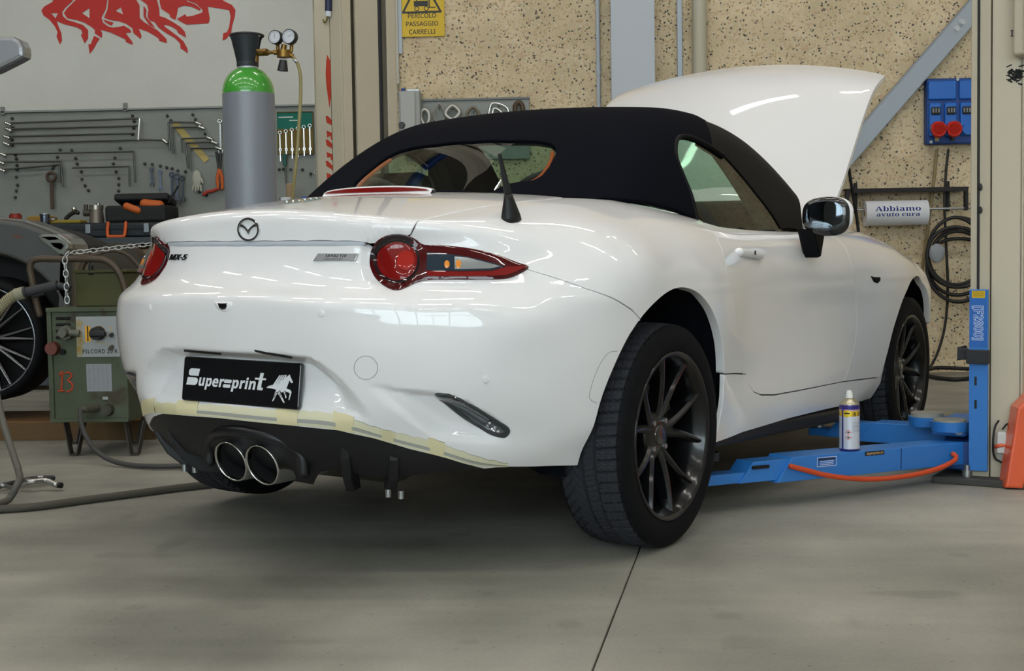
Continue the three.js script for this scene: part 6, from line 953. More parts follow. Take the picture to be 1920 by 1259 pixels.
{   // red mural: legs of running horses, cut from sheet and fixed flat on the panel
  const RED_ = std(0xb41c10, 0.6), o = 0.052, t = thing('horse_mural', 'red cut-out mural of running horses on the pale wall panel', 'mural', [0, 0, 0]);
  const z = (l) => l.map(([x, y]) => { const p = W3(60 + x / 4.8, y / 4.8, o); return [p.x, p.y]; });
  const leg = (l, holes = []) => part(t, 'horse', new THREE.ExtrudeGeometry(shapeOf(z(l), holes.map(z)), { depth: 0.003, bevelEnabled: false }).translate(0, 0, WALL_Z + o), RED_);
  leg([[160, -320], [230, -120], [185, 18], [110, 60], [85, 95], [105, 140], [160, 180], [205, 235], [232, 290], [222, 330], [252, 400], [270, 365], [265, 300], [240, 240], [222, 190], [290, 218], [400, 245], [445, 270], [455, 305], [440, 312], [474, 390], [505, 345], [505, 270], [460, 225], [370, 195], [318, 180], [278, 145], [272, 108], [300, 70], [365, 10], [380, -120], [420, -320]], [[[172, 118], [235, 120], [212, 165]]]);
  leg([[430, -320], [400, -120], [395, 0], [318, 75], [288, 118], [318, 165], [400, 180], [475, 205], [540, 245], [568, 270], [566, 302], [630, 342], [632, 300], [618, 268], [700, 290], [790, 330], [845, 358], [845, 378], [912, 405], [900, 372], [868, 330], [845, 298], [895, 290], [880, 262], [830, 232], [795, 240], [735, 248], [690, 240], [640, 205], [625, 160], [665, 80], [678, 0], [690, -320]], [[[450, 118], [518, 72], [520, 165]]]);
  leg([[560, 322], [610, 348], [585, 385], [552, 445], [520, 485], [508, 400], [530, 398]]);
  leg([[700, -320], [690, 0], [680, 85], [650, 160], [700, 180], [780, 190], [850, 215], [905, 255], [915, 300], [978, 352], [985, 318], [960, 258], [1040, 285], [1110, 325], [1145, 350], [1145, 368], [1215, 388], [1210, 350], [1165, 305], [1130, 272], [1060, 232], [1010, 200], [970, 160], [968, 100], [968, 50], [940, 0], [960, -320]], [[[752, 98], [800, 65], [822, 130]]]);
  leg([[640, 175], [735, 205], [715, 232], [660, 200]]);
  leg([[970, -320], [980, 0], [1035, 40], [1050, 90], [1040, 150], [1060, 185], [1105, 200], [1140, 250], [1210, 300], [1290, 345], [1335, 395], [1338, 435], [1402, 478], [1398, 435], [1362, 370], [1310, 325], [1250, 280], [1195, 240], [1190, 222], [1245, 235], [1300, 265], [1320, 300], [1388, 338], [1375, 285], [1340, 245], [1280, 205], [1200, 160], [1148, 145], [1145, 80], [1125, 0], [1130, -320]]);
  leg([[1005, 50], [1030, 90], [1025, 150], [1065, 195], [1110, 250], [1060, 230], [1005, 150]]);
  leg([[1140, -320], [1150, 20], [1165, 80], [1240, 130], [1245, 155], [1290, 180], [1300, 150], [1315, 70], [1370, 50], [1440, 62], [1515, 98], [1515, 75], [1470, 40], [1395, 12], [1380, -320]]);
  leg([[1395, -320], [1400, 5], [1480, 35], [1540, 95], [1530, 115], [1450, 142], [1390, 150], [1382, 128], [1305, 170], [1330, 190], [1390, 222], [1590, 210], [1600, 170], [1582, 60], [1680, 75], [1775, 92], [1788, 150], [1775, 245], [1755, 290], [1722, 300], [1716, 365], [1750, 348], [1792, 300], [1800, 240], [1825, 150], [1832, 90], [1800, 45], [1720, 5], [1700, -320]]);
}
{   // work bench with its clutter
  const zF = -8.30, yT = at(200, 446, 'z', zF).y, t = thing('workbench', 'grey steel workbench along the tool wall', 'workbench', [0, 0, 0]), x0 = -4.6, x1 = at(600, 400, 'z', -8.6).x;
  part(t, 'top', box((x0 + x1) / 2, yT - 0.02, (zF + WALL_Z + 0.06) / 2, x1 - x0, 0.04, zF - WALL_Z - 0.06, 0.004), std(0x3c4448, 0.6, 0.2)); part(t, 'front_panel', box((x0 + x1) / 2, yT / 2 - 0.05, zF - 0.04, x1 - x0, yT - 0.16, 0.02, 0.003), std(0x5b646c, 0.6, 0.3)); for (const x of [x0 + 0.03, (x0 + x1) / 2, x1 - 0.03]) part(t, 'leg', box(x, yT / 2 - 0.02, zF - 0.09, 0.06, yT - 0.04, 0.06, 0.004), std(0x4a5258, 0.6, 0.3));
  const on = (px_, z) => at(px_, 430, 'z', z).x, S = (n, z) => n * -z / FOCAL;
  {   // flat black tool case with orange handle, and the open case with orange parts on it
    const z = -8.42, xa = on(95, z), xb = on(305, z), h = 0.10, c = thing('tool_case', 'flat black tool case with an orange handle lying on the workbench', 'tool case', [(xa + xb) / 2, yT, z]);
    part(c, 'shell', box(0, h / 2, -0.14, xb - xa, h, 0.36, 0.02), std(0x111a20, 0.6)); part(c, 'seam', box(0, h * 0.55, 0.041, xb - xa - 0.02, 0.006, 0.004, 0.001), std(0x05080a, 0.8)); part(c, 'latch', box(on(170, z) - (xa + xb) / 2, h * 0.6, 0.046, 0.035, 0.06, 0.012, 0.004), std(0x8a9298, 0.4, 0.6)); part(c, 'latch', box(on(279, z) - (xa + xb) / 2, h * 0.6, 0.046, 0.035, 0.06, 0.012, 0.004), std(0x8a9298, 0.4, 0.6));
    const hx0 = on(208, z) - (xa + xb) / 2, hx1 = on(241, z) - (xa + xb) / 2; part(c, 'handle', [tube([[hx0, h * 0.95, 0.045], [hx0, h * 0.5, 0.06], [hx0 + 0.006, -0.005 + 0.012, 0.066], [hx0 + 0.02, 0.008, 0.066], [hx1 - 0.02, 0.008, 0.066], [hx1 - 0.006, 0.012, 0.066], [hx1, h * 0.5, 0.06], [hx1, h * 0.95, 0.045]], 0.011, 10)], std(0xc4531a, 0.5), 'orange carrying handle');
    const o = thing('tool_case', 'open black case with orange parts on top of the flat tool case', 'tool case', [on(265, -8.55), yT + h, -8.6]); part(o, 'tray', box(0, 0.055, 0.02, S(120, z), 0.11, 0.28, 0.02), std(0x0b0d0f, 0.7)); part(o, 'lid', box(-0.01, 0.15, -0.08, S(108, z), 0.05, 0.20, 0.016, -0.25), std(0x0e1012, 0.7)); part(o, 'insert', [place(new THREE.CapsuleGeometry(0.03, 0.10, 6, 14), 0.10, 0.115, 0.12, 0, 0, 1.45), place(new THREE.CapsuleGeometry(0.024, 0.08, 6, 14), -0.02, 0.09, 0.15, 0, 0, 1.2)], std(0xbb5a1a, 0.6), 'orange tool body'); part(o, 'lever', rod([0.17, 0.13, 0], [0.24, 0.24, 0], 0.007), M.black);
  }
  { const z = -8.55, c = thing('vacuum_pump', 'small dull metal pump with fittings on the flat tool case', 'pump', [on(182, z), yT + 0.10, z]), AL = std(0x7e766c, 0.5, 0.6); part(c, 'body', cyl(0, 0.045, 0, 0.05, 0.042, 0.09, 28), AL); part(c, 'head', cyl(0, 0.105, 0, 0.046, 0.046, 0.03, 28), std(0x9b968c, 0.3, 0.8)); part(c, 'port', [cyl(-0.055, 0.07, 0, 0.022, 0.022, 0.06, 16, 0, 0, Math.PI / 2), cyl(-0.07, 0.10, 0, 0.014, 0.014, 0.05, 12)], std(0x4f4a44, 0.5, 0.6)); part(c, 'cap', cyl(0.01, 0.125, 0, 0.018, 0.015, 0.016, 20), M.chrome); }
  { const z = -8.7, c = thing('oil_can', 'rust-red tin can on the far left of the bench', 'can', [on(30, z), yT, z]); part(c, 'body', cyl(0, 0.11, 0, 0.042, 0.042, 0.12, 24), std(0x8f2a18, 0.6)); part(c, 'base', cyl(0, 0.03, 0, 0.09, 0.075, 0.06, 28), std(0x6a4a34, 0.7)); part(c, 'lid', cyl(0, 0.175, 0, 0.036, 0.034, 0.012, 24), std(0x7b2415, 0.5)); }
  { const z = -8.6, c = thing('carton', 'small ochre carton behind the chrome tin on the bench', 'carton', [on(80, z), yT, z]); part(c, 'box', box(0, 0.075, 0, 0.16, 0.15, 0.12, 0.004), std(0x8a6a2c, 0.9)); part(c, 'flap', box(0.0, 0.152, 0.03, 0.155, 0.004, 0.06, 0.001, 0.15), std(0x9a7a3a, 0.9)); }
  { const z = -8.42, c = thing('chrome_tin', 'upright dark chrome tin before the ochre carton', 'tin', [on(85, z), yT, z]); part(c, 'body', lathe([[0, 0], [0.03, 0], [0.031, 0.15], [0.034, 0.155], [0.034, 0.165], [0.028, 0.165], [0.027, 0.05], [0, 0.05]], 28), std(0x6c7380, 0.25, 0.9)); part(c, 'rim', place(new THREE.TorusGeometry(0.0325, 0.003, 8, 28), 0, 0.162, 0, Math.PI / 2), M.chrome); }
  { const z = -8.5, c = thing('polisher', 'black hand tool with a bright head on yellow cloth on the bench', 'tool', [on(133, z), yT + 0.1, z]); part(c, 'cloth', box(-0.01, 0.012, 0, 0.2, 0.024, 0.12, 0.01), std(0x8a7a2c, 0.95)); part(c, 'grip', tube([[-0.03, 0.035, 0], [0.0, 0.06, 0.0], [0.035, 0.075, 0], [0.05, 0.07, 0]], 0.014, 8), std(0x121416, 0.6)); part(c, 'head', new THREE.SphereGeometry(0.018, 16, 12).translate(0.03, 0.095, 0.01), M.chrome); part(c, 'cap', cyl(-0.1, 0.03, 0.05, 0.022, 0.02, 0.012, 20), M.chrome); }
  { const z = -8.45, c = thing('grease_tub', 'blue and white tub on the bench right of the gas cylinder', 'tub', [on(538, z), yT, z]); part(c, 'tub', cyl(0, 0.13, 0, 0.036, 0.036, 0.16, 28), std(0x1f63c4, 0.5)); part(c, 'lid', cyl(0, 0.225, 0, 0.037, 0.037, 0.035, 28), std(0xd2d6da, 0.5)); const d = thing('black_bottle', 'black round bottle on the bench beside the blue tub', 'bottle', [on(523, z), yT, z - 0.1]); part(d, 'body', lathe([[0, 0], [0.045, 0], [0.046, 0.16], [0.03, 0.21], [0.014, 0.225], [0, 0.225]], 24), M.black); part(d, 'cap', cyl(0, 0.235, 0, 0.016, 0.014, 0.024, 16), M.black);
    const e = thing('blue_cloth', 'crumpled blue cloth on the bench near the lift post', 'cloth', [on(570, z), yT, z - 0.05]); const g = new THREE.SphereGeometry(0.07, 24, 16), a = g.attributes.position; for (let i = 0; i < a.count; i++) { const k = 0.75 + 0.5 * fbm(a.getX(i) * 22 + 7, a.getY(i) * 22 + a.getZ(i) * 13 + 5, 64, 6); a.setXYZ(i, a.getX(i) * k * 1.1, Math.max(-0.06, a.getY(i) * k * 1.2), a.getZ(i) * k * 0.8); } g.computeVertexNormals(); part(e, 'cloth', g.translate(0, 0.16, 0), std(0x1d4fae, 0.9)); part(e, 'carton', box(-0.02, 0.05, 0, 0.16, 0.1, 0.14, 0.004), std(0xa98a58, 0.9));
    const f = thing('brush', 'paint brush with a pale wooden head standing on the bench', 'brush', [on(543, -8.7), yT, -8.75]); part(f, 'head', box(0, 0.30, 0, 0.055, 0.10, 0.03, 0.01), std(0x9a8464, 0.8)); part(f, 'handle', rod([0, 0.0, 0], [0.0, 0.26, 0], 0.012, 10), std(0x8a7a5a, 0.7)); }
}
{   // gas cylinder with regulator
  const z = -5.85, base = at(469, 300, 'z', z).x, sy = (y) => at(469, y, 'z', z).y, R = 0.5 * 97.5 * -z / FOCAL, t = thing('gas_cylinder', 'tall grey gas cylinder with a bright green shoulder and black valve guard', 'gas cylinder', [base, 0, z]);
  const ySh = sy(177), yTop = sy(130), GRE = phys({ color: new THREE.Color(0.05, 0.32, 0.03), roughness: 0.3, clearcoat: 1, clearcoatRoughness: 0.05 }), GY = phys({ color: 0x7f838c, roughness: 0.5, metalness: 0.15, clearcoat: 0.25, clearcoatRoughness: 0.35 });
  part(t, 'body', lathe([[0, 0.01], [R * 0.9, 0.01], [R, 0.03], [R, ySh]], 64), GY); const dome = [[R, ySh]]; for (let i = 1; i <= 14; i++) { const a = i / 14 * 1.22; dome.push([R * Math.pow(Math.cos(a), 0.9), ySh + (yTop - ySh + 0.012) * Math.sin(a)]); } dome.push([R * 0.36, yTop]); part(t, 'shoulder', lathe(dome, 64), GRE, 'bright green shoulder');
  const y = (p) => sy(p), s = -z / FOCAL; part(t, 'neck_ring', lathe([[0.0, y(133)], [0.043, y(133)], [0.045, y(130)], [0.045, y(125)], [0.041, y(124)], [0, y(124)]], 32), std(0xb9bec8, 0.4, 0.5));
  const gd = []; for (const [r, py] of [[0.046, 125], [0.047, 118], [0.058, 95], [0.066, 80], [0.070, 73], [0.073, 71], [0.074, 67], [0.070, 64], [0.064, 66], [0.060, 80], [0.045, 110], [0.042, 124]]) gd.push([r, y(py)]);
  part(t, 'valve_guard', new THREE.LatheGeometry(gd.map((p) => new THREE.Vector2(...p)), 40, 2.3, 5.0), std(0x2c3236, 0.55, 0.3)); part(t, 'guard_rim', place(new THREE.TorusGeometry(0.0705, 0.006, 8, 40), 0, y(67), 0, Math.PI / 2), std(0x1b1e20, 0.6)); part(t, 'guard_foot', lathe([[0.044, y(126)], [0.048, y(125)], [0.048, y(117)], [0.044, y(116)]], 32), std(0x24282b, 0.55));
  const BRASS = std(0x8a6a34, 0.4, 0.8), o = (px_, py, d = 0) => { const p = at(px_, py, 'z', z + d); return V3(p.x - base, p.y, p.z - z); };
  part(t, 'valve', [rod(o(479, 124), o(480, 92), 0.014), rod(o(478, 99), o(500, 98, 0.02), 0.016)], BRASS);
  const rg = part(t, 'regulator', [rod(o(492, 99, 0.02), o(523, 98, 0.04), 0.008), rod(o(496, 98.5, 0.02), o(502, 98.3, 0.03), 0.015, 6), rod(o(514, 98.5, 0.04), o(520, 98.3, 0.04), 0.012, 6), place(new THREE.CylinderGeometry(0.029, 0.030, 0.032, 28), ...o(532, 101, 0.04).toArray()), rod(o(531, 94, 0.04), o(533, 84, 0.04), 0.013), rod(o(521, 96, 0.04), o(521, 84, 0.04), 0.008), rod(o(546, 98, 0.04), o(547, 84, 0.04), 0.008), rod(o(540, 100, 0.04), o(549, 106, 0.04), 0.011)], BRASS, 'brass regulator');
  part(t, 'regulator_knob', rod(o(531, 113, 0.04), o(530, 133, 0.04), 0.016, 24, 0.024), std(0x1d1f22, 0.4), 'black knob');
  const dial = canvasTex(128, 128, (g, w, h) => { g.fillStyle = '#c9ccd4'; g.fillRect(0, 0, w, h); g.translate(64, 64); g.strokeStyle = '#3a3c44'; g.lineWidth = 2; for (let i = 0; i < 40; i++) { g.save(); g.rotate(i / 40 * 4.7 + 0.8 + Math.PI / 2); g.beginPath(); g.moveTo(0, -56); g.lineTo(0, i % 5 ? -50 : -44); g.stroke(); g.restore(); } g.lineWidth = 4; g.beginPath(); g.moveTo(0, 8); g.lineTo(0, -38); g.stroke(); });
  for (const [x, y2, r, tw] of [[521, 72, 13, 0], [547, 71, 14, -1.1]]) { const c = o(x, y2, 0.055), R2 = r * s, g = part(t, 'pressure_gauge', place(lathe([[0, 0], [R2 * 0.9, 0], [R2, 0.004], [R2, 0.03], [R2 * 0.9, 0.033], [R2 * 0.9, 0.028]], 36), c.x, c.y, c.z, Math.PI / 2 - 0.05, -0.25), std(0x2f3134, 0.4, 0.4), 'round pressure gauge'); part(g, 'dial', place(new THREE.CircleGeometry(R2 * 0.9, 32), c.x - 0.008, c.y + 0.001, c.z + 0.029, -0.05, -0.25, tw), std(0xffffff, 0.4, 0, { map: dial })); }
  part(t, 'hose', tube([o(549, 106, 0.04), o(554, 113, 0.04), o(559, 122, 0.04), o(563, 140, 0.04), o(564, 170, 0.04), o(562, 210, 0.05), o(559, 260, 0.05), o(555, 310, 0.05), o(551, 345, 0.04), o(548, 380, 0.02)], 0.0075, 10, 80), std(0x8d8254, 0.5), 'yellowish rubber hose'); part(t, 'hose_clip', rod(o(551, 112, 0.05), o(557, 116, 0.05), 0.006), M.steel);
}
// ------------------------------------------------------------------ welder, chain, cables, and the grey car at the left edge
{
  const zf = -5.36, A = (x, y, z = zf) => at(x, y, 'z', z), p0 = A(88, 578), p1 = A(243, 800), yB = A(150, 792).y, t = thing('welding_set', 'old green welding set on bent steel legs, lettered FILCORD 20 K', 'welder', [0, 0, 0]);
  const gmap = dataTex(512, 512, (u, v, x, y) => { const f = fbm(u * 7, v * 7, 7, 51, 5), r = sstep(0.62, 0.8, fbm(u * 11, v * 11, 11, 52, 4)), n = hash2(x, y, 53) - 0.5, g = [66, 74, 54].map((c) => c + 22 * (f - 0.5) + 8 * n); return [lerp(g[0], 56, r), lerp(g[1], 48, r), lerp(g[2], 30, r)]; });
  const GRN = std(0xffffff, 0.6, 0.1, { map: sized(gmap, 0.7) }), OLV = std(0x42421f, 0.75), RUST = std(0x4b4034, 0.55, 0.4), LEG = std(0x3f3b37, 0.6, 0.3);
  const w = p1.x - p0.x, h = p0.y - yB, cx = (p0.x + p1.x) / 2;
  part(t, 'case', uvMetres(box(cx, (p0.y + yB) / 2, zf - 0.24, w, h, 0.48, 0.006)), GRN); part(t, 'front_frame', [box(p0.x + 0.01, (p0.y + yB) / 2, zf + 0.004, 0.02, h, 0.012, 0.002), box(cx, p0.y - 0.008, zf + 0.006, w, 0.018, 0.02, 0.002), box(cx, yB + 0.008, zf + 0.005, w, 0.016, 0.014, 0.002)].map((g) => uvMetres(g)), GRN);
  const tA = A(140, 512, zf - 0.1), tB = A(236, 575, zf - 0.1); part(t, 'wire_box', [box((tA.x + tB.x) / 2, (tA.y + p0.y) / 2, zf - 0.27, tB.x - tA.x, tA.y - p0.y, 0.34, 0.006), box((tA.x + tB.x) / 2, tA.y + 0.005, zf - 0.27, tB.x - tA.x + 0.02, 0.012, 0.36, 0.003)], OLV);
  const face = (x, y, off = 0) => { const v = A(x, y, zf + off); return v; };
  for (let i = 0; i < 4; i++) { const q = face(119, 597 + i * 12); part(t, 'louvre', box(q.x, q.y, zf + 0.004, 0.062, 0.010, 0.012, 0.004, 0.5), M.dark); }
  { const a = face(143, 594), b = face(226, 669), tex = canvasTex(512, 464, (g, W, H) => { g.fillStyle = '#8f9292'; g.fillRect(0, 0, W, H); for (let i = 0; i < 26; i++) { g.fillStyle = 'rgba(140,110,30,0.22)'; g.beginPath(); g.ellipse(rnd() * 60, 60 + rnd() * 380, 18 + 30 * rnd(), 20 + 26 * rnd(), 0, 0, 7); g.fill(); } g.fillStyle = '#d79a00'; g.fillRect(105, 110, 64, 180); g.fillStyle = '#14130f'; g.fillRect(128, 110, 16, 172); g.strokeStyle = '#d79a00'; g.lineWidth = 42; g.beginPath(); g.arc(268, 195, 66, Math.PI * 0.95, Math.PI * 1.85); g.stroke(); g.fillStyle = '#c39012'; for (const [x, y] of [[400, 120], [410, 150], [290, 300], [350, 310], [240, 285]]) g.fillRect(x, y, 18, 14); g.fillStyle = '#22252a'; g.font = 'bold 66px sans-serif'; g.fillText('FILCORD 20 K', 62, 424, 470); });
    const g = box(0, 0, 0, b.x - a.x, a.y - b.y, 0.004, 0); const uv = g.attributes.uv, po = g.attributes.position; for (let i = 0; i < uv.count; i++) uv.setXY(i, po.getX(i) / (b.x - a.x) + 0.5, po.getY(i) / (a.y - b.y) + 0.5); part(t, 'control_plate', place(g, (a.x + b.x) / 2, (a.y + b.y) / 2, zf + 0.004), std(0xffffff, 0.6, 0, { map: tex }), 'pale control plate with yellow switch marks');
    const k = face(186, 625); part(t, 'switch_knob', [cyl(k.x, k.y, zf + 0.025, 0.03, 0.026, 0.04, 24, Math.PI / 2), box(k.x + 0.012, k.y, zf + 0.05, 0.07, 0.026, 0.022, 0.008)], M.black, 'black switch knob'); const k2 = face(211, 627); part(t, 'toggle', rod([k2.x, k2.y, zf], [k2.x + 0.004, k2.y - 0.004, zf + 0.03], 0.008), M.black); const k3 = face(211, 650); part(t, 'toggle', rod([k3.x, k3.y, zf], [k3.x, k3.y - 0.006, zf + 0.025], 0.009), std(0x4a4238, 0.6)); }
  { const q = face(123, 624, 0.03); part(t, 'gas_valve', [cyl(q.x, q.y, zf + 0.02, 0.032, 0.03, 0.035, 8, Math.PI / 2), cyl(q.x, q.y, zf + 0.05, 0.018, 0.018, 0.04, 16, Math.PI / 2), rod([q.x + 0.02, q.y, zf + 0.04], [q.x + 0.06, q.y - 0.004, zf + 0.035], 0.014)], std(0x5f6054, 0.6, 0.4), 'grey gas valve'); const r = face(102, 653); part(t, 'red_button', [cyl(r.x, r.y, zf + 0.02, 0.028, 0.026, 0.035, 28, Math.PI / 2)], std(0x5e2a20, 0.6), 'dull red knob'); part(t, 'cover_screw', [cyl(face(119, 660).x, face(119, 660).y, zf + 0.008, 0.012, 0.012, 0.014, 12, Math.PI / 2)], M.dark); }
  { const a = face(162, 683), b = face(211, 734), tex = canvasTex(256, 256, (g, W, H) => { g.fillStyle = '#83878a'; g.fillRect(0, 0, W, H); g.fillStyle = '#5d6165'; for (let i = 0; i < 11; i++) for (let j = 0; j < 5; j++) g.fillRect(16 + j * 46, 18 + i * 21, 18 + 20 * rnd(), 3); }); const g = box(0, 0, 0, b.x - a.x, a.y - b.y, 0.003, 0); const uv = g.attributes.uv, po = g.attributes.position; for (let i = 0; i < uv.count; i++) uv.setXY(i, po.getX(i) / (b.x - a.x) + 0.5, po.getY(i) / (a.y - b.y) + 0.5); part(t, 'data_plate', place(g, (a.x + b.x) / 2, (a.y + b.y) / 2, zf + 0.002), std(0xffffff, 0.5, 0.3, { map: tex }), 'grey data plate'); part(t, 'small_plate', box(face(198, 747).x, face(198, 747).y, zf + 0.002, 0.022, 0.012, 0.003, 0), std(0x9aa09a, 0.5, 0.3)); }
  { const seg = (l) => tube(l.map((q) => face(q[0], q[1], 0.001)), 0.0042, 6); part(t, 'painted_number', [seg([[112, 703], [117, 697], [116, 715], [115, 734]]), seg([[110, 734], [120, 733]]), seg([[123, 700], [130, 699], [134, 706], [128, 714], [135, 720], [135, 730], [126, 735]])], std(0xa23a1c, 0.8), 'red hand-painted number 13'); }
  { const a = face(170, 765), b = face(152, 768, 0.08); part(t, 'cable_plug', [rod([a.x + 0.03, a.y, zf], [b.x + 0.01, b.y, zf + 0.07], 0.017, 14), rod([b.x + 0.015, b.y, zf + 0.065], [b.x - 0.005, b.y - 0.004, zf + 0.085], 0.012, 12)], std(0x4a483c, 0.7), 'rubber cable plug'); const s2 = face(204, 768); part(t, 'socket', [cyl(s2.x, s2.y, zf + 0.015, 0.025, 0.022, 0.04, 20, Math.PI / 2), cyl(s2.x, s2.y, zf + 0.036, 0.014, 0.014, 0.006, 16, Math.PI / 2)], std(0x3a3a2c, 0.6)); }
  for (const [xl, xr, xa, xb] of [[122, 159, 134, 146], [236, 272, 247, 260]]) for (const dz of [-0.05, -0.42]) { const py = xl < 200 ? 793 : 803, pb = xl < 200 ? 849 : 860, q = (x, y) => A(x, y, zf + dz); const a = q(xl, py), b = q(xa, pb), c = q(xb, pb), d = q(xr, py); a.y = d.y = yB; b.y = c.y = 0.006; const strip = (m, n) => { const L = m.distanceTo(n), g = box(0, 0, 0, L, 0.006, 0.04, 0.001); return place(g, (m.x + n.x) / 2, (m.y + n.y) / 2, m.z, 0, 0, Math.atan2(n.y - m.y, n.x - m.x)); }; part(t, 'leg', [strip(a, b), strip(b, c), strip(c, d)], LEG); }
  part(t, 'handle', tube([[74, 590], [66, 560], [60, 525], [56, 503], [60, 490], [72, 486], [100, 486], [140, 486], [180, 486], [196, 488], [210, 496], [222, 510], [230, 528], [238, 556], [243, 578]].map((q) => A(q[0], q[1], zf - 0.06)), 0.014, 12, 120), RUST, 'brown tubular handle'); part(t, 'handle', tube([[150, 512], [160, 490], [185, 476], [215, 470], [240, 478], [262, 500]].map((q) => A(q[0], q[1], zf - 0.46)), 0.014, 12, 60), RUST);
  part(t, 'wire_drum', [place(new THREE.CylinderGeometry(0.12, 0.12, 0.1, 32), A(225, 500, zf - 0.5).x, A(225, 505, zf - 0.5).y, zf - 0.5, Math.PI / 2), place(new THREE.CylinderGeometry(0.02, 0.02, 0.14, 16), A(225, 500, zf - 0.5).x, A(225, 505, zf - 0.5).y, zf - 0.48, Math.PI / 2)], std(0x352e22, 0.7));
  part(t, 'panel_bracket', [rod(A(170, 512, zf - 0.1), A(171, 498, zf - 0.1), 0.010), rod(A(166, 512, zf - 0.1), A(176, 512, zf - 0.1), 0.008)], M.black);
  // torch laid in the handle, its corrugated hose
  const tz = zf + 0.02, g = thing('welding_torch', 'black welding torch with a pale ribbed hose laid on the welder handle', 'welding torch', [0, 0, 0]), tp = (x, y, dz = 0) => A(x, y, tz + dz);
  part(g, 'handle', [rod(tp(46, 549), tp(108, 535), 0.020, 16), rod(tp(108, 535), tp(132, 541), 0.014, 12), rod(tp(30, 553), tp(50, 548), 0.024, 16)], std(0x26282b, 0.6)); part(g, 'trigger', rod(tp(62, 556), tp(84, 550), 0.008), M.black); part(g, 'collar', rod(tp(30, 553), tp(46, 549), 0.026, 16), std(0x85836f, 0.6));
  const hl = [tp(30, 553), tp(15, 563), tp(4, 574), tp(-14, 595)]; part(g, 'hose', tube(hl, 0.017, 12, 30), std(0x3c3a30, 0.7)); const cv = new THREE.CatmullRomCurve3(hl); for (let i = 0; i < 16; i++) { const p = cv.getPointAt(i / 16), q = cv.getTangentAt(i / 16), r = new THREE.TorusGeometry(0.0195, 0.0045, 8, 18); r.applyQuaternion(new THREE.Quaternion().setFromUnitVectors(V3(0, 0, 1), q)).translate(p.x, p.y, p.z); part(g, 'rib', r, std(0x8a8468, 0.6)); }
  const fl = (x, y) => at(x, y, 'y', 0.014); const cz = -4.55; part(g, 'lead', tube([A(-20, 600, tz), A(-16, 680, -5.1), A(-4, 750, -4.9), A(8, 800, -4.75), A(24, 850, -4.65), A(35, 885, -4.58), at(31, 912, 'y', 0.06), at(18, 935, 'y', 0.02), at(-4, 946, 'y', 0.014)], 0.0125, 10, 100), std(0x55534c, 0.7), 'grey torch lead looping to the floor');
  single('welding_cable', tube([...[[-30, 957], [60, 951], [160, 938], [260, 925], [330, 916], [400, 908], [470, 898]].map((q) => fl(q[0], q[1]))], 0.013, 10, 80), std(0x47433a, 0.75), 'thick grey-brown cable running across the floor to under the car', 'cable');
  single('welding_cable', tube([A(151, 769, zf + 0.085), A(151, 785, zf + 0.10), A(158, 812, zf + 0.12), A(172, 836, zf + 0.16), at(200, 860, 'y', 0.03), fl(235, 871), fl(290, 875), fl(350, 874), fl(420, 872)], 0.010, 10, 90), std(0x3a3a38, 0.7), 'dark cable sagging from the welder plug to the floor', 'cable');
  // earth clamp on the floor
  const e = thing('earth_clamp', 'bright steel clamp with black grips lying on the floor below the welder', 'clamp', [0, 0, 0]), y0 = 0.016; part(e, 'jaw', [tube([at(36, 908, 'y', y0 + 0.012), at(60, 904, 'y', y0 + 0.02), at(85, 902, 'y', y0 + 0.018), at(104, 909, 'y', y0 + 0.008)], 0.011, 8, 30)], std(0xb9b9b6, 0.3, 0.9)); part(e, 'tip', rod(at(104, 909, 'y', y0 + 0.006), at(115, 911, 'y', y0 + 0.004), 0.011, 10), M.black); part(e, 'grip', tube([at(-10, 914, 'y', y0), at(20, 908, 'y', y0 + 0.004), at(60, 899, 'y', y0 + 0.01), at(99, 897, 'y', y0 + 0.006)], 0.010, 8, 30), std(0x1c1c1e, 0.5), 'black grip'); part(e, 'strap', [rod(at(70, 897, 'y', y0 + 0.018), at(80, 896, 'y', y0 + 0.018), 0.009), rod(at(46, 903, 'y', y0 + 0.018), at(56, 901, 'y', y0 + 0.018), 0.008)], M.steel); part(e, 'spring', tube([at(-10, 908, 'y', y0 + 0.01), at(5, 911, 'y', y0 + 0.014), at(20, 914, 'y', y0)], 0.008, 8, 12), M.steel);
  // chain over the handle up to the cylinder
  const ch = thing('chain', 'galvanised chain draped over the welder handle to the gas cylinder', 'chain', [0, 0, 0]), path = new THREE.CatmullRomCurve3([[126, 569], [125, 545], [124, 520], [122, 496], [122, 487], [126, 477], [140, 474], [175, 470], [210, 466], [245, 462], [275, 459], [320, 452]].map((q, i) => A(q[0], q[1], i < 5 ? zf + 0.03 : lerp(zf + 0.03, zf - 0.28, (i - 5) / 6))), false, 'centripetal');
  const len = path.getLength(), pitch = 0.0262, n = Math.floor(len / pitch), lk = new THREE.TorusGeometry(0.0095, 0.0026, 6, 16).scale(1, 1.65, 1), CH = std(0xb9bcbc, 0.4, 0.8);
  for (let i = 0; i < n; i++) { const p = path.getPointAt((i + 0.5) / n), q = path.getTangentAt((i + 0.5) / n), m = part(ch, 'link', lk, CH); m.position.copy(p); m.quaternion.setFromUnitVectors(V3(0, 1, 0), q).multiply(new THREE.Quaternion().setFromAxisAngle(V3(0, 1, 0), i % 2 ? Math.PI / 2 : 0.2)); }
}
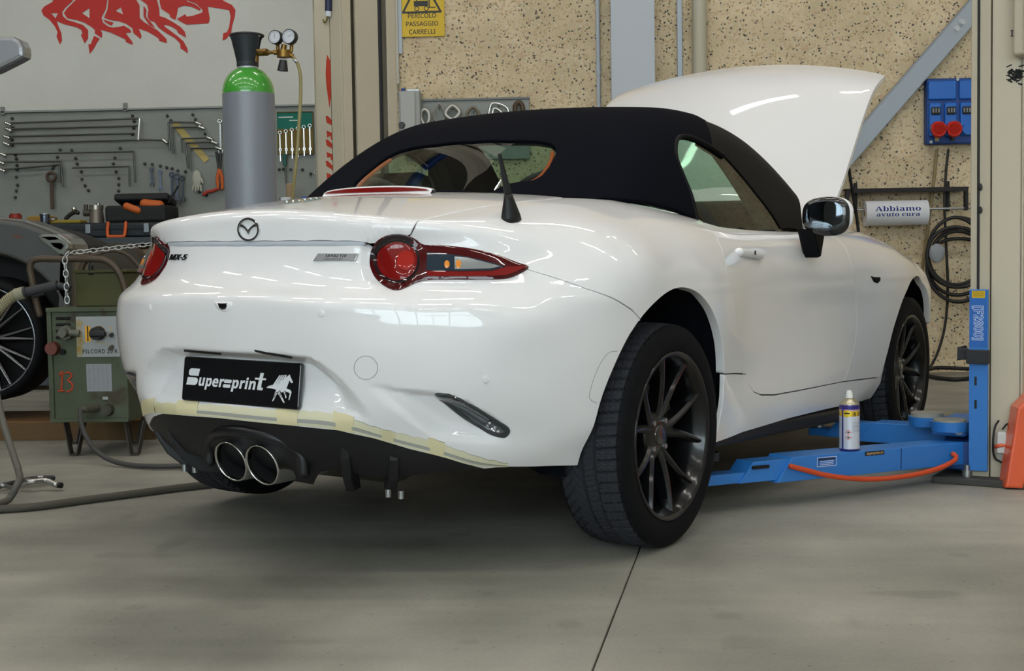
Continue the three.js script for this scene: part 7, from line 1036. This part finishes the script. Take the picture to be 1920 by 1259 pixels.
{   // grey car at the left edge: front wing, headlamp, wheel and its raised bonnet
  const z = -5.95, A = (x, y, d = 0) => { const v = at(x, y, 'z', z + d); return [v.x, v.y]; }, t = thing('grey_car', 'dark grey car with black multi-spoke wheel cut off by the left edge', 'car', [0, 0, 0]), GP = phys({ color: new THREE.Color(0.05, 0.052, 0.048), roughness: 0.4, clearcoat: 1, clearcoatRoughness: 0.05 });
  const wc = A(-26, 637), top = [[-330, 404], [-200, 405], [-100, 405], [0, 408], [40, 413], [75, 425], [105, 438], [122, 447], [130, 458], [133, 470], [134, 520], [132, 580], [126, 640], [118, 700]].map((q) => A(...q));
  const Rw = 0.385, arch = []; for (let i = 0; i <= 30; i++) { const a = lerp(-0.25, Math.PI + 0.25, i / 30); arch.push([wc[0] + Rw * Math.cos(a), wc[1] + Rw * Math.sin(a)]); }
  const low = A(118, 700), outline = [...top, [arch[0][0] + 0.02, low[1]], ...arch, [arch[30][0] - 0.6, arch[30][1]]];
  const g = new THREE.ExtrudeGeometry(shapeOf(outline), { depth: 0.14, bevelEnabled: true, bevelSize: 0.03, bevelThickness: 0.06, bevelSegments: 5, bevelOffset: -0.03, curveSegments: 12 }); part(t, 'front_wing', g.translate(0, 0, z - 0.20), GP);
  part(t, 'body', extrude([...top.slice(0, -1).map((p) => [p[0] - 0.03, p[1] - 0.03]), [low[0] - 0.06, 0.28], [wc[0] - 1.2, 0.28]], 0.45, 0.03).translate(0, 0, z - 0.68), std(0x0c0d0e, 0.8), 'dark body');
  part(t, 'headlamp', extrude([[74, 443], [80, 440], [108, 440], [120, 447], [131, 457], [131, 466], [122, 479], [112, 476], [92, 461], [78, 450]].map((q) => A(...q)), 0.04, 0.01).translate(0, 0, z - 0.03), phys({ color: 0x7d827c, roughness: 0.15, metalness: 0.3, clearcoat: 1 }), 'clear headlamp'); part(t, 'lamp_reflector', extrude([[78, 444], [106, 443], [116, 449], [96, 452]].map((q) => A(...q)), 0.006, 0.002).translate(0, 0, z + 0.012), std(0xb9bdb4, 0.2, 0.8)); part(t, 'lamp_strip', extrude([[96, 455], [118, 455], [124, 462], [118, 470], [104, 464]].map((q) => A(...q)), 0.006, 0.002).translate(0, 0, z + 0.012), std(0x6a6f3a, 0.3, 0.4)); part(t, 'paint_scuff', extrude([[22, 443], [36, 440], [44, 445], [32, 448]].map((q) => A(...q)), 0.001, 0).translate(0, 0, z + 0.0005), std(0x5a3a30, 0.8), 'reddish scuff');
  const w = new THREE.Group(); w.name = 'wheel'; w.position.set(wc[0], wc[1], z - 0.06); t.add(w); const BL2 = phys({ color: 0x0c0d10, roughness: 0.2, metalness: 0.6, clearcoat: 1, clearcoatRoughness: 0.05 }), SIL = std(0x8d9096, 0.25, 0.9);
  const S = -z / FOCAL, RT = 121 * S, RR = 106 * S; part(w, 'tyre', alongW(lathe([[RR, -0.12], [RT - 0.02, -0.12], [RT, -0.10], [RT, 0.08], [RT - 0.012, 0.105], [RT - 0.03, 0.115], [RR + 0.008, 0.105], [RR, 0.10]], 72)), M.rubber); part(w, 'rim', alongW(lathe([[RR - 0.03, -0.1], [RR - 0.02, 0.06], [RR - 0.012, 0.09], [RR, 0.10]], 72)), BL2); part(w, 'rim_edge', place(new THREE.TorusGeometry(RR - 0.006, 0.006, 8, 80), 0, 0, 0.098), SIL);
  part(w, 'back', cyl(0, 0, -0.03, RR - 0.03, RR - 0.03, 0.02, 48, Math.PI / 2), M.dark);
  for (let k = 0; k < 10; k++) for (const s of [-1, 1]) { const a0 = k * Math.PI / 5 + 0.12, p = [], a1 = a0 + s * 0.11, hw = 0.009; const d = V3(Math.cos(a1), Math.sin(a1), 0), b = V3(Math.cos(a0) * 0.05, Math.sin(a0) * 0.05, 0.06), e = d.clone().multiplyScalar(RR - 0.012).setZ(0.09); part(w, 'spoke', [rod(b, e, 0.016, 6, hw)], BL2); part(w, 'spoke_edge', [rod(b.clone().setZ(0.074), e.clone().setZ(0.098), 0.006, 6, 0.005)], SIL); }
  part(w, 'hub', alongW(lathe([[0, 0.085], [0.035, 0.085], [0.06, 0.075], [0.07, 0.05]], 36)), BL2);
  const bz = -0.25, hood = [[-320, 60], [-120, 64], [0, 69], [28, 69], [40, 76], [46, 88], [47, 98], [46, 107], [34, 114], [14, 124], [-6, 134], [-120, 170], [-330, 230]].map((q) => A(q[0], q[1], bz)); part(t, 'raised_bonnet', extrude(hood, 0.07, 0.02).translate(0, 0, z + bz - 0.07), phys({ color: new THREE.Color(0.27, 0.28, 0.30), roughness: 0.35, metalness: 0.2, clearcoat: 1, clearcoatRoughness: 0.1 }), 'grey bonnet raised high'); part(t, 'bonnet_strut', rod(V3(wc[0] - 0.35, 1.0, z - 0.4), V3(wc[0] - 0.5, 1.7, z - 0.4), 0.012), M.black);
  const r0 = at(-40, 772, 'z', z), rp = thing('ramp_track', 'low rusty steel track under the wheel of the grey car', 'ramp', [0, 0, 0]); part(rp, 'deck', box(at(-80, 765, 'z', z - 0.1).x, 0.055 + 0.02, z - 0.16, 2.0, 0.03, 0.42, 0.004), std(0x6a4c28, 0.8)); part(rp, 'side', box(at(-80, 765, 'z', z - 0.1).x, 0.04, z + 0.05, 2.0, 0.08, 0.012, 0.002), std(0x5c4426, 0.8)); for (const s of [-0.8, 0.8]) part(rp, 'foot', box(at(-80, 765, 'z', z - 0.1).x + s, 0.03, z - 0.16, 0.1, 0.06, 0.4, 0.004), std(0x4a3a24, 0.8));
}

renderer.render(scene, camera);
